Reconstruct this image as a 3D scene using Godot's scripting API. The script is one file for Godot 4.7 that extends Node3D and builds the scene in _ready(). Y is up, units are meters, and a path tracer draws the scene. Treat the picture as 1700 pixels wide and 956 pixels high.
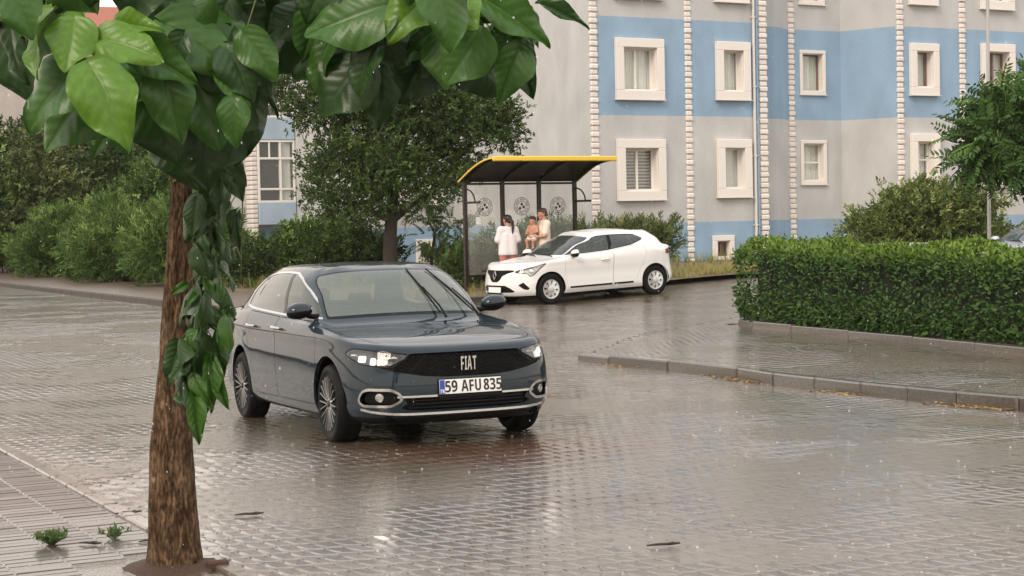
extends Node3D

func _ready() -> void:
	# camera, sky, light, exposure
	var cam := Camera3D.new()
	cam.name = "camera"
	cam.fov = 18.73
	cam.near = 0.1
	cam.far = 900.0
	cam.position = Vector3(0, 1.75, 0)
	cam.rotation = Vector3(-atan(116.0 / 2900.0), 0, 0)
	cam.rotate_object_local(Vector3(0, 0, 1), deg_to_rad(-1.2))
	add_child(cam)
	var we := WorldEnvironment.new()
	we.name = "environment"
	var e := Environment.new()
	we.environment = e
	e.tonemap_mode = Environment.TONE_MAPPER_LINEAR
	e.tonemap_exposure = 1.6
	e.background_mode = Environment.BG_SKY
	e.sdfgi_enabled = true
	e.ssao_enabled = true
	e.ssil_enabled = true
	e.fog_enabled = true
	e.fog_density = 0.0002
	e.fog_light_color = Color(0.80, 0.78, 0.75)
	var sky := ProceduralSkyMaterial.new()
	sky.sky_top_color = Color(0.86, 0.86, 0.87)
	sky.sky_horizon_color = Color(0.95, 0.885, 0.81)
	sky.sky_curve = 0.25
	sky.sky_energy_multiplier = 1.12
	sky.ground_bottom_color = Color(0.25, 0.24, 0.22)
	sky.ground_horizon_color = Color(0.45, 0.43, 0.40)
	e.sky = Sky.new()
	e.sky.sky_material = sky
	add_child(we)
	var sun := DirectionalLight3D.new()
	sun.name = "sun"
	sun.light_energy = 0.5
	sun.light_angular_distance = 24.0
	sun.light_color = Color(1.0, 0.95, 0.89)
	sun.rotation = Vector3(deg_to_rad(-38), deg_to_rad(-30), 0)
	sun.shadow_enabled = true
	add_child(sun)
	rng.seed = 7
	make_materials()
	make_ground()
	make_buildings()
	make_far_plants()
	make_shelter()
	make_cars()
	make_people()
	make_hedge()
	make_street_things()
	make_near_tree()
	make_rain()

func make_cars() -> void:
	var a := make_dark_car()
	a.position = Vector3(-1.227, ground_at(-1.227, -15.579) - 0.012, -15.579)
	a.rotation = Vector3(-0.022, 0.417, 0)
	for s in [1.0, -1.0]:
		var l := SpotLight3D.new()
		l.name = "headlight_beam" if s > 0.0 else "headlight_beam_001"
		l.light_energy = 0.02
		l.spot_range = 60.0
		l.spot_angle = 32.0
		l.spot_angle_attenuation = 1.0
		l.spot_attenuation = 2.0
		l.light_size = 0.07
		l.light_color = Color(1.0, 0.96, 0.9)
		l.shadow_enabled = true
		l.position = Vector3(-s * 0.72, 0.69, 2.1)
		l.rotation = Vector3(deg_to_rad(-5), PI, 0)
		a.add_child(l)
	var b := make_white_car("white hatchback car parked beside the bus shelter", M.white_paint)
	b.position = Vector3(1.475, ground_at(1.475, -36.698) + 0.004, -36.698)
	b.rotation = Vector3(0.037, -1.034, 0)
	var c := make_white_car("pale silver parked car mostly hidden behind the clipped hedge at the frame edge", M.silver_paint)
	c.position = Vector3(11.75, 0.05, -38.2)
	c.rotation = Vector3(0, -1.25, 0)

# ---------------------------------------------------------------- materials
var M := {}

func make_materials() -> void:
	M.dark_paint = mat(Color(0.014, 0.024, 0.033), 0.4, 0.0, 0.1)
	M.dark_paint.clearcoat_enabled = true
	M.dark_paint.clearcoat = 0.8
	M.dark_paint.clearcoat_roughness = 0.03
	M.white_paint = mat(Color(0.68, 0.67, 0.655), 0.35)
	M.white_paint.clearcoat_enabled = true
	M.white_paint.clearcoat = 0.8
	M.white_paint.clearcoat_roughness = 0.04
	M.windscreen = glass(Color(0.26, 0.31, 0.28), 0.3, 0.02)
	M.car_glass = glass(Color(0.06, 0.075, 0.07), 0.55)
	M.lamp_glass = glass(Color(0.9, 0.92, 0.92), 0.05)
	M.chrome = mat(Color(0.5, 0.5, 0.49), 0.16, 1.0)
	M.alloy = mat(Color(0.30, 0.295, 0.29), 0.3, 0.9)
	M.hubcap = mat(Color(0.55, 0.55, 0.54), 0.4, 0.5)
	M.rim_dark = mat(Color(0.006, 0.006, 0.006), 0.5, 0.0, 0.25)
	M.rim_steel = mat(Color(0.03, 0.03, 0.03), 0.5, 0.3)
	M.tyre = mat(Color(0.006, 0.006, 0.006), 0.6, 0.0, 0.25)
	M.rubber = mat(Color(0.005, 0.005, 0.005), 0.5, 0.0, 0.25)
	M.black_gloss = mat(Color(0.003, 0.003, 0.004), 0.2, 0.0, 0.3)
	M.black_plastic = mat(Color(0.006, 0.006, 0.006), 0.5, 0.0, 0.25)
	M.underbody = mat(Color(0.004, 0.004, 0.004), 0.9, 0.0, 0.1)
	M.seat = mat(Color(0.03, 0.03, 0.032), 0.8)
	M.mirror = mat(Color(0.8, 0.8, 0.8), 0.02, 1.0)
	M.plate_white = mat(Color(0.72, 0.72, 0.70), 0.4)
	M.plate_blue = mat(Color(0.02, 0.06, 0.30), 0.4)
	M.ink = mat(Color(0.01, 0.01, 0.012), 0.5)
	M.lamp_lens = mat(Color(0.45, 0.45, 0.44), 0.1, 0.8)
	M.lamp_dark = mat(Color(0.02, 0.02, 0.022), 0.25, 0.3)
	M.lamp_chrome = mat(Color(0.7, 0.7, 0.7), 0.15, 0.9)
	M.lamp_lit = mat(Color(0.8, 0.8, 0.8), 0.3)
	M.lamp_lit.emission_enabled = true
	M.lamp_lit.emission = Color(1.0, 0.97, 0.9)
	M.lamp_lit.emission_energy_multiplier = 0.75
	M.lamp_dim = mat(Color(0.8, 0.8, 0.8), 0.3)
	M.lamp_dim.emission_enabled = true
	M.lamp_dim.emission = Color(1.0, 0.97, 0.9)
	M.lamp_dim.emission_energy_multiplier = 0.35
	M.tail = mat(Color(0.25, 0.01, 0.01), 0.15)
	M.lamp_silver = mat(Color(0.45, 0.45, 0.44), 0.25, 0.7)
	M.lamp_amber = mat(Color(0.75, 0.6, 0.35), 0.2, 0.7)
	M.silver_paint = mat(Color(0.5, 0.53, 0.55), 0.3, 0.4)
	M.silver_paint.clearcoat_enabled = true
	M.silver_paint.clearcoat = 1.0
	var grain := noise_tex(512, 0.02, 3, Color(0.62, 0.6, 0.58), Color(1.0, 1.0, 1.0), 5)
	var coarse := noise_tex(512, 0.006, 9, Color(0.74, 0.72, 0.70), Color(1.0, 1.0, 1.0), 4)
	M.paver = wet(Color(0.128, 0.098, 0.07), grain, 3.0)
	M.paver_warm = wet(Color(0.135, 0.092, 0.067), grain, 3.0)
	M.paver_dark = wet(Color(0.115, 0.086, 0.066), grain, 3.0)
	M.paver_many = wet(Color(0.124, 0.096, 0.068), grain, 3.0)
	M.paver_many.vertex_color_use_as_albedo = true
	M.bed = wet(Color(0.035, 0.028, 0.022), grain, 2.0)
	M.slab_a = wet(Color(0.115, 0.094, 0.075), grain, 4.0)
	M.slab_b = wet(Color(0.10, 0.08, 0.064), grain, 4.0)
	M.slab_c = wet(Color(0.09, 0.07, 0.055), grain, 4.0)
	M.kerb_pale = wet(Color(0.2, 0.165, 0.13), grain, 2.0)
	M.kerb = wet(Color(0.105, 0.084, 0.066), grain, 2.0)
	M.kerb_b = wet(Color(0.085, 0.068, 0.053), grain, 2.0)
	M.kerb_dark = mat(Color(0.06, 0.05, 0.042), 0.7)
	M.footway = wet(Color(0.165, 0.118, 0.086), coarse, 0.8)
	M.footway.clearcoat = 0.25
	M.footway.clearcoat_roughness = 0.35
	M.far_paving = wet(Color(0.115, 0.085, 0.064), coarse, 0.6)
	M.far_paving.normal_enabled = true
	M.far_paving.normal_texture = normal_noise(512, 0.06, 4, 6.0)
	M.far_paving.normal_scale = 0.4
	M.far_paving.clearcoat_roughness = 0.2
	M.slab_a.clearcoat = 0.55
	M.slab_b.clearcoat = 0.55
	M.slab_c.clearcoat = 0.55
	M.soil = mat(Color(0.075, 0.055, 0.038), 0.9)
	M.soil_red = mat(Color(0.085, 0.042, 0.026), 0.85)
	M.soil_red.albedo_texture = grain
	M.soil_red.uv1_triplanar = true
	M.soil_red.uv1_scale = Vector3.ONE * 4.0
	M.dry_ground = mat(Color(0.27, 0.19, 0.11), 0.95)
	M.dry_ground.albedo_texture = noise_tex(512, 0.012, 13, Color(0.45, 0.5, 0.4), Color(1, 1, 1), 5)
	M.dry_ground.uv1_triplanar = true
	M.dry_ground.uv1_world_triplanar = true
	M.dry_ground.uv1_scale = Vector3.ONE * 0.5
	M.water = glass(Color(0.33, 0.245, 0.145), 0.17, 0.07)
	M.water.normal_enabled = true
	M.water.normal_texture = normal_noise(1024, 0.03, 21, 8.0)
	M.water.normal_scale = 0.32
	M.water.uv1_triplanar = true
	M.water.uv1_world_triplanar = true
	M.water.uv1_scale = Vector3.ONE * 1.5
	var stain := noise_tex(1024, 0.008, 17, Color(0.87, 0.865, 0.86), Color(1.0, 1.0, 1.0), 5)
	M.grey_wall = plaster(Color(0.605, 0.605, 0.605), stain)
	M.blue_wall = plaster(Color(0.325, 0.475, 0.64), stain)
	M.blue_light = plaster(Color(0.46, 0.58, 0.70), stain)
	M.far_wall = plaster(Color(0.55, 0.5, 0.46), stain)
	M.trim = mat(Color(0.74, 0.69, 0.645), 0.7)
	M.trim_b = mat(Color(0.69, 0.63, 0.585), 0.75)
	M.sash_white = mat(Color(0.75, 0.72, 0.68), 0.4)
	M.sash_brown = mat(Color(0.20, 0.11, 0.07), 0.5)
	M.window_glass = glass(Color(0.35, 0.38, 0.37), 0.08)
	M.window_far = mat(Color(0.05, 0.06, 0.065), 0.1)
	M.room = mat(Color(0.09, 0.085, 0.08), 0.9)
	M.curtain = mat(Color(0.74, 0.76, 0.70), 0.9)
	M.blind = mat(Color(0.5, 0.5, 0.47), 0.6)
	M.pipe = mat(Color(0.6, 0.58, 0.55), 0.5)
	M.pipe_blue = mat(Color(0.22, 0.33, 0.46), 0.5)
	M.roof_tile = mat(Color(0.30, 0.105, 0.065), 0.8)
	M.bronze = mat(Color(0.022, 0.015, 0.011), 0.35, 0.3)
	M.bronze_dark = mat(Color(0.03, 0.019, 0.015), 0.3, 0.2)
	M.yellow = mat(Color(0.72, 0.47, 0.035), 0.3)
	M.yellow.clearcoat_enabled = true
	M.yellow.clearcoat = 0.6
	M.shelter_glass = glass(Color(0.6, 0.63, 0.61), 0.12)
	M.print_grey = mat(Color(0.03, 0.03, 0.03), 0.6)
	M.print_soft = mat(Color(0.13, 0.13, 0.125), 0.6)
	M.leaf_many = mat(Color(0.93, 1, 0.86), 0.55, 0.0, 0.3)
	M.leaf_many.vertex_color_use_as_albedo = true
	M.leaf_many.backlight_enabled = true
	M.leaf_many.backlight = Color(0.32, 0.36, 0.18)
	M.bark_dark = mat(Color(0.035, 0.026, 0.02), 0.85)
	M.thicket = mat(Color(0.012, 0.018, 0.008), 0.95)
	M.skin = mat(Color(0.48, 0.24, 0.16), 0.5)
	M.lips = mat(Color(0.35, 0.10, 0.09), 0.5)
	M.hair = mat(Color(0.018, 0.011, 0.008), 0.45)
	M.hair_brown = mat(Color(0.05, 0.025, 0.014), 0.45)
	M.shirt_white = mat(Color(0.72, 0.67, 0.68), 0.85)
	M.shirt_cream = mat(Color(0.70, 0.60, 0.50), 0.85)
	M.shorts_pink = mat(Color(0.50, 0.20, 0.15), 0.85)
	M.shorts_grey = mat(Color(0.12, 0.12, 0.13), 0.85)
	M.pole = mat(Color(0.42, 0.41, 0.39), 0.5, 0.3)
	M.concrete = mat(Color(0.27, 0.25, 0.22), 0.85)
	M.concrete_dark = mat(Color(0.12, 0.115, 0.105), 0.9)
	M.weed_stem = mat(Color(0.10, 0.14, 0.04), 0.6)
	M.weed_leaf = mat(Color(0.024, 0.05, 0.016), 0.6)
	M.weed_leaf.backlight_enabled = true
	M.weed_leaf.backlight = Color(0.4, 0.5, 0.2)
	M.drop = glass(Color(0.8, 0.8, 0.8), 0.3, 0.05)
	M.stalk = mat(Color(0.09, 0.11, 0.03), 0.5)
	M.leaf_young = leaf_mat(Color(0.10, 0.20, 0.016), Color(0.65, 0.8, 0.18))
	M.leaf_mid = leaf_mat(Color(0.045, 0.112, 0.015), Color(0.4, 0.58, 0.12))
	M.leaf_shaded = leaf_mat(Color(0.022, 0.058, 0.010), Color(0.2, 0.3, 0.07))  # darker copy of leaf_mid: shade inside the crown put into the colour
	M.bark_near = mat(Color(0.50, 0.385, 0.28), 0.8, 0.0, 0.25)
	M.bark_near.albedo_texture = noise_tex(1024, 0.016, 27, Color(0.16, 0.145, 0.135), Color(1.0, 0.95, 0.88), 6)
	M.bark_near.uv1_triplanar = true
	M.bark_near.uv1_scale = Vector3(3.4, 0.9, 3.4)
	M.bark_near.detail_enabled = true
	M.bark_near.detail_blend_mode = BaseMaterial3D.BLEND_MODE_MUL
	M.bark_near.detail_albedo = noise_tex(512, 0.016, 44, Color(0.42, 0.36, 0.33), Color(1.0, 0.98, 0.95), 3)
	M.bark_near.detail_uv_layer = BaseMaterial3D.DETAIL_UV_2
	M.bark_near.uv2_triplanar = true
	M.bark_near.uv2_scale = Vector3(1.7, 0.42, 1.7)
	M.bark_near.normal_enabled = true
	M.bark_near.normal_texture = normal_noise(512, 0.03, 28, 12.0)
	M.bark_near.normal_scale = 0.6

func normal_noise(size: int, freq: float, seed_: int, strength: float) -> NoiseTexture2D:
	var n := FastNoiseLite.new()
	n.seed = seed_
	n.frequency = freq
	n.fractal_octaves = 3
	var t := NoiseTexture2D.new()
	t.width = size
	t.height = size
	t.seamless = true
	t.as_normal_map = true
	t.bump_strength = strength
	t.noise = n
	return t

func wet(c: Color, tex: Texture2D, scale_: float) -> StandardMaterial3D:
	var m := mat(c, 0.42)
	m.albedo_texture = tex
	m.uv1_triplanar = true
	m.uv1_world_triplanar = true
	m.uv1_scale = Vector3.ONE * scale_
	m.clearcoat_enabled = true
	m.clearcoat = 0.9
	m.clearcoat_roughness = 0.1
	return m

func plaster(c: Color, tex: Texture2D) -> StandardMaterial3D:
	var m := mat(c, 0.92)
	m.albedo_texture = tex
	m.uv1_triplanar = true
	m.uv1_world_triplanar = true
	m.uv1_scale = Vector3(0.16, 0.06, 0.16)
	m.detail_enabled = true
	m.detail_blend_mode = BaseMaterial3D.BLEND_MODE_MUL
	m.detail_albedo = noise_tex(512, 0.05, 23, Color(0.93, 0.93, 0.93), Color(1, 1, 1), 3)
	m.detail_uv_layer = BaseMaterial3D.DETAIL_UV_2
	m.uv2_triplanar = true
	m.uv2_world_triplanar = true
	m.uv2_scale = Vector3(0.7, 0.7, 0.7)
	return m

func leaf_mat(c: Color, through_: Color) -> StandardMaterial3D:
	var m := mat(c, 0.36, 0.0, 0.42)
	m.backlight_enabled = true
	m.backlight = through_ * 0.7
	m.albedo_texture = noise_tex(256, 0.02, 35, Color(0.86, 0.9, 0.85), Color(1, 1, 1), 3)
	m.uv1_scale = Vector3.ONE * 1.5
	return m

# ---------------------------------------------------------------- helpers
var used_names := {}
var rng := RandomNumberGenerator.new()

func numbered(called: String) -> String:
	var k: int = used_names.get(called, 0)
	used_names[called] = k + 1
	return called if k == 0 else "%s_%03d" % [called, k]

func tag(o: Node, label: String, category: String, group := "") -> Node:
	o.set_meta("label", label)
	o.set_meta("category", category)
	if group != "":
		o.set_meta("group", group)
	return o

func thing(called: String, label: String, category: String, at := Vector3.ZERO, turn := 0.0, group := "") -> Node3D:
	var o := Node3D.new()
	o.name = numbered(called)
	add_child(o)
	o.position = at
	o.rotation.y = turn
	tag(o, label, category, group)
	return o

func part(called: String, mesh: Mesh, mat: Material, parent: Node = null, xf := Transform3D.IDENTITY, kind := "") -> MeshInstance3D:
	var o := MeshInstance3D.new()
	o.mesh = mesh
	if mat:
		o.material_override = mat
	if parent == null or parent == self:
		o.name = numbered(called)
		add_child(o)
	else:
		var d: Dictionary = parent.get_meta("_kids") if parent.has_meta("_kids") else {}
		var k: int = d.get(called, 0)
		d[called] = k + 1
		parent.set_meta("_kids", d)
		o.name = called if k == 0 else "%s_%03d" % [called, k]
		parent.add_child(o)
	o.transform = xf
	if kind != "":
		o.set_meta("kind", kind)
	return o

func group_part(called: String, parent: Node, xf := Transform3D.IDENTITY) -> Node3D:
	var o := Node3D.new()
	var d: Dictionary = parent.get_meta("_kids") if parent.has_meta("_kids") else {}
	var k: int = d.get(called, 0)
	d[called] = k + 1
	parent.set_meta("_kids", d)
	o.name = called if k == 0 else "%s_%03d" % [called, k]
	parent.add_child(o)
	o.transform = xf
	return o

func many(called: String, mesh: Mesh, mat: Material, xfs: Array, cols: Array, parent: Node = null) -> MultiMeshInstance3D:
	var mm := MultiMesh.new()
	mm.transform_format = MultiMesh.TRANSFORM_3D
	mm.use_colors = cols.size() > 0
	mm.mesh = mesh
	mm.instance_count = xfs.size()
	for k in xfs.size():
		mm.set_instance_transform(k, xfs[k])
		if cols.size() > 0:
			mm.set_instance_color(k, cols[k])
	var o := MultiMeshInstance3D.new()
	o.multimesh = mm
	o.material_override = mat
	if parent == null:
		o.name = numbered(called)
		add_child(o)
	else:
		o.name = called
		parent.add_child(o, true)
	o.set_meta("kind", "stuff")
	return o

func mat(c: Color, rough := 0.6, metal := 0.0, spec := 0.5) -> StandardMaterial3D:
	# c: linear base colour
	var m := StandardMaterial3D.new()
	m.albedo_color = c.linear_to_srgb()
	m.roughness = rough
	m.metallic = metal
	m.metallic_specular = spec
	return m

func glass(c: Color, alpha: float, rough := 0.02) -> StandardMaterial3D:
	var m := mat(c, rough)
	m.albedo_color.a = alpha
	m.transparency = BaseMaterial3D.TRANSPARENCY_ALPHA
	return m

func noise_tex(size: int, freq: float, seed_: int, lo: Color, hi: Color, octaves := 4, kind := FastNoiseLite.TYPE_SIMPLEX_SMOOTH) -> NoiseTexture2D:
	var n := FastNoiseLite.new()
	n.seed = seed_
	n.frequency = freq
	n.fractal_octaves = octaves
	n.noise_type = kind
	var t := NoiseTexture2D.new()
	t.width = size
	t.height = size
	t.seamless = true
	t.noise = n
	var g := Gradient.new()
	g.set_color(0, lo)
	g.set_color(1, hi)
	t.color_ramp = g
	return t

# a bag of triangles; faces are turned so that they look along their normals
class Bag:
	var v := PackedVector3Array()
	var n := PackedVector3Array()
	var c := PackedColorArray()
	var uv := PackedVector2Array()
	var t := PackedInt32Array()
	var col := Color.WHITE

	func vert(p: Vector3, nn: Vector3, u := Vector2.ZERO) -> int:
		v.append(p)
		n.append(nn)
		c.append(col)
		uv.append(u)
		return v.size() - 1

	func tri(a: int, b: int, d: int) -> void:
		var g := (v[b] - v[a]).cross(v[d] - v[a])
		if g.dot(n[a] + n[b] + n[d]) > 0.0:
			t.append(a); t.append(d); t.append(b)
		else:
			t.append(a); t.append(b); t.append(d)

	func quad(a: int, b: int, d: int, e: int) -> void:
		tri(a, b, d)
		tri(a, d, e)

	# a flat face through the points in order
	func face(ps: Array, out := Vector3.ZERO) -> void:
		var nn: Vector3 = (ps[1] - ps[0]).cross(ps[2] - ps[0])
		if nn.length_squared() < 1e-16 and ps.size() > 3:
			nn = (ps[2] - ps[0]).cross(ps[3] - ps[0])
		nn = nn.normalized()
		if out != Vector3.ZERO and nn.dot(out) < 0.0:
			nn = -nn
		var i0 := v.size()
		for p in ps:
			vert(p, nn, Vector2(p.x, p.y))
		for k in range(1, ps.size() - 1):
			tri(i0, i0 + k, i0 + k + 1)

	func box(x: Transform3D, size: Vector3, bev := 0.0) -> void:
		var h := size * 0.5
		var b := minf(bev, minf(h.x, minf(h.y, h.z)) * 0.9)
		for ax in 3:
			var a1 := (ax + 1) % 3
			var a2 := (ax + 2) % 3
			for s in [-1.0, 1.0]:
				var nn := Vector3.ZERO
				nn[ax] = s
				var q := []
				for k in [[-1, -1], [1, -1], [1, 1], [-1, 1]]:
					var p := Vector3.ZERO
					p[ax] = s * h[ax]
					p[a1] = k[0] * (h[a1] - b)
					p[a2] = k[1] * (h[a2] - b)
					q.append(x * p)
				face(q, x.basis * nn)
		if b > 0.0:
			for ax in 3:
				var a1 := (ax + 1) % 3
				var a2 := (ax + 2) % 3
				for s1 in [-1.0, 1.0]:
					for s2 in [-1.0, 1.0]:
						var q := []
						for k in [[0, -1], [0, 1], [1, 1], [1, -1]]:
							var p := Vector3.ZERO
							p[ax] = k[1] * (h[ax] - b)
							p[a1] = s1 * (h[a1] - (b if k[0] == 0 else 0.0))
							p[a2] = s2 * (h[a2] - (0.0 if k[0] == 0 else b))
							q.append(x * p)
						var nn := Vector3.ZERO
						nn[a1] = s1
						nn[a2] = s2
						face(q, x.basis * nn)
			for s0 in [-1.0, 1.0]:
				for s1 in [-1.0, 1.0]:
					for s2 in [-1.0, 1.0]:
						var s := Vector3(s0, s1, s2)
						face([x * (s * Vector3(h.x, h.y - b, h.z - b)), x * (s * Vector3(h.x - b, h.y, h.z - b)), x * (s * Vector3(h.x - b, h.y - b, h.z))], x.basis * s)

	func bx(cx: float, cy: float, cz: float, sx: float, sy: float, sz: float, bev := 0.0) -> void:
		box(Transform3D(Basis.IDENTITY, Vector3(cx, cy, cz)), Vector3(sx, sy, sz), bev)

	# a round bar through points with a radius at each
	func tube(ps: Array, rs: Array, sides := 8, caps := true, bump := 0.0, seed_ := 0) -> void:
		var up := Vector3.UP
		var first := v.size()
		var total := 0.0
		var last_dir := Vector3.ZERO
		var side := Vector3.ZERO
		for k in ps.size():
			var d: Vector3 = (ps[mini(k + 1, ps.size() - 1)] - ps[maxi(k - 1, 0)]).normalized()
			if k == 0:
				side = d.cross(Vector3.FORWARD if absf(d.y) > 0.8 else up).normalized()
			else:
				side = (side - d * side.dot(d)).normalized()
				total += (ps[k] - ps[k - 1]).length()
			var oth := d.cross(side)
			var r: float = rs[k] if k < rs.size() else rs[rs.size() - 1]
			for q in sides + 1:
				var a := TAU * q / sides
				var nn := side * cos(a) + oth * sin(a)
				var rr := r
				if bump > 0.0:
					rr *= 1.0 + bump * (sin(a * 2.0 + k * 0.7 + seed_) * 0.5 + sin(a * 5.0 + k * 1.9 + seed_ * 2.0) * 0.3 + sin(a * 3.0 - k * 1.1) * 0.3)
				vert(ps[k] + nn * rr, nn, Vector2(float(q) / sides, total))
		for k in ps.size() - 1:
			for q in sides:
				var a := first + k * (sides + 1) + q
				quad(a, a + 1, a + sides + 2, a + sides + 1)
		if caps:
			for e in [0, ps.size() - 1]:
				var d: Vector3 = (ps[0] - ps[1]).normalized() if e == 0 else (ps[e] - ps[e - 1]).normalized()
				var m := vert(ps[e], d)
				for q in sides:
					var i1 := vert(v[first + e * (sides + 1) + q], d)
					var i2 := vert(v[first + e * (sides + 1) + q + 1], d)
					tri(m, i1, i2)

	# profile of (radius, height) turned round the axis of x (its y)
	func lathe(prof: Array, sides := 24, x := Transform3D.IDENTITY) -> void:
		var first := v.size()
		for k in prof.size():
			var d: Vector2 = prof[mini(k + 1, prof.size() - 1)] - prof[maxi(k - 1, 0)]
			var nn2 := Vector2(d.y, -d.x).normalized()
			for q in sides + 1:
				var a := TAU * q / sides
				var e := Vector3(cos(a), 0, sin(a))
				vert(x * (e * prof[k].x + Vector3.UP * prof[k].y), (x.basis * (e * nn2.x + Vector3.UP * nn2.y)).normalized(), Vector2(float(q) / sides, float(k)))
		for k in prof.size() - 1:
			for q in sides:
				var a := first + k * (sides + 1) + q
				quad(a, a + 1, a + sides + 2, a + sides + 1)

	# an outline in x and y, thick along z, with a chamfered front (+z)
	func slab(outline: PackedVector2Array, z0: float, z1: float, bev := 0.0, x := Transform3D.IDENTITY) -> void:
		var tris := Geometry2D.triangulate_polygon(outline)
		var inner := outline
		if bev > 0.0:
			inner = PackedVector2Array()
			var m := outline.size()
			var cw := Geometry2D.is_polygon_clockwise(outline)
			for k in m:
				var e1 := (outline[k] - outline[(k + m - 1) % m]).normalized()
				var e2 := (outline[(k + 1) % m] - outline[k]).normalized()
				var n1 := Vector2(-e1.y, e1.x) * (-1.0 if cw else 1.0)
				var n2 := Vector2(-e2.y, e2.x) * (-1.0 if cw else 1.0)
				inner.append(outline[k] + (n1 + n2) * bev / maxf(0.4, 1.0 + n1.dot(n2)))
		for back in [true, false]:
			var i0 := v.size()
			var nn := (x.basis * Vector3(0, 0, -1.0 if back else 1.0)).normalized()
			for p in (outline if back else inner):
				vert(x * Vector3(p.x, p.y, z0 if back else z1), nn, p)
			for k in range(0, tris.size(), 3):
				tri(i0 + tris[k], i0 + tris[k + 1], i0 + tris[k + 2])
		var cen := Vector2.ZERO
		for p in outline:
			cen += p / outline.size()
		var m2 := outline.size()
		for k in m2:
			var a := outline[k]
			var b := outline[(k + 1) % m2]
			var e := (b - a).normalized()
			var o := Vector2(e.y, -e.x)
			if Geometry2D.is_polygon_clockwise(outline):
				o = -o
			var zt := z1 - bev
			face([x * Vector3(a.x, a.y, z0), x * Vector3(b.x, b.y, z0), x * Vector3(b.x, b.y, zt), x * Vector3(a.x, a.y, zt)], x.basis * Vector3(o.x, o.y, 0))
			if bev > 0.0:
				var ia := inner[k]
				var ib := inner[(k + 1) % m2]
				face([x * Vector3(a.x, a.y, zt), x * Vector3(b.x, b.y, zt), x * Vector3(ib.x, ib.y, z1), x * Vector3(ia.x, ia.y, z1)], x.basis * Vector3(o.x, o.y, 1))

	func add(o: Bag, x := Transform3D.IDENTITY) -> void:
		var i0 := v.size()
		var nb := x.basis.inverse().transposed()
		var flip := x.basis.determinant() < 0.0
		for k in o.v.size():
			v.append(x * o.v[k])
			n.append((nb * o.n[k]).normalized())
			c.append(o.c[k])
			uv.append(o.uv[k])
		for k in range(0, o.t.size(), 3):
			t.append(i0 + o.t[k])
			t.append(i0 + o.t[k + (2 if flip else 1)])
			t.append(i0 + o.t[k + (1 if flip else 2)])

	func done(tint := false) -> ArrayMesh:
		var m := ArrayMesh.new()
		if t.size() == 0:
			return m
		var a := []
		a.resize(Mesh.ARRAY_MAX)
		a[Mesh.ARRAY_VERTEX] = v
		a[Mesh.ARRAY_NORMAL] = n
		a[Mesh.ARRAY_TEX_UV] = uv
		if tint:
			a[Mesh.ARRAY_COLOR] = c
		a[Mesh.ARRAY_INDEX] = t
		m.add_surface_from_arrays(Mesh.PRIMITIVE_TRIANGLES, a)
		return m

func v3(a: Array) -> Vector3:
	return Vector3(a[0], a[1], a[2])

func rot(deg_x: float, deg_y: float, deg_z: float) -> Basis:
	return Basis.from_euler(Vector3(deg_to_rad(deg_x), deg_to_rad(deg_y), deg_to_rad(deg_z)))

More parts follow.
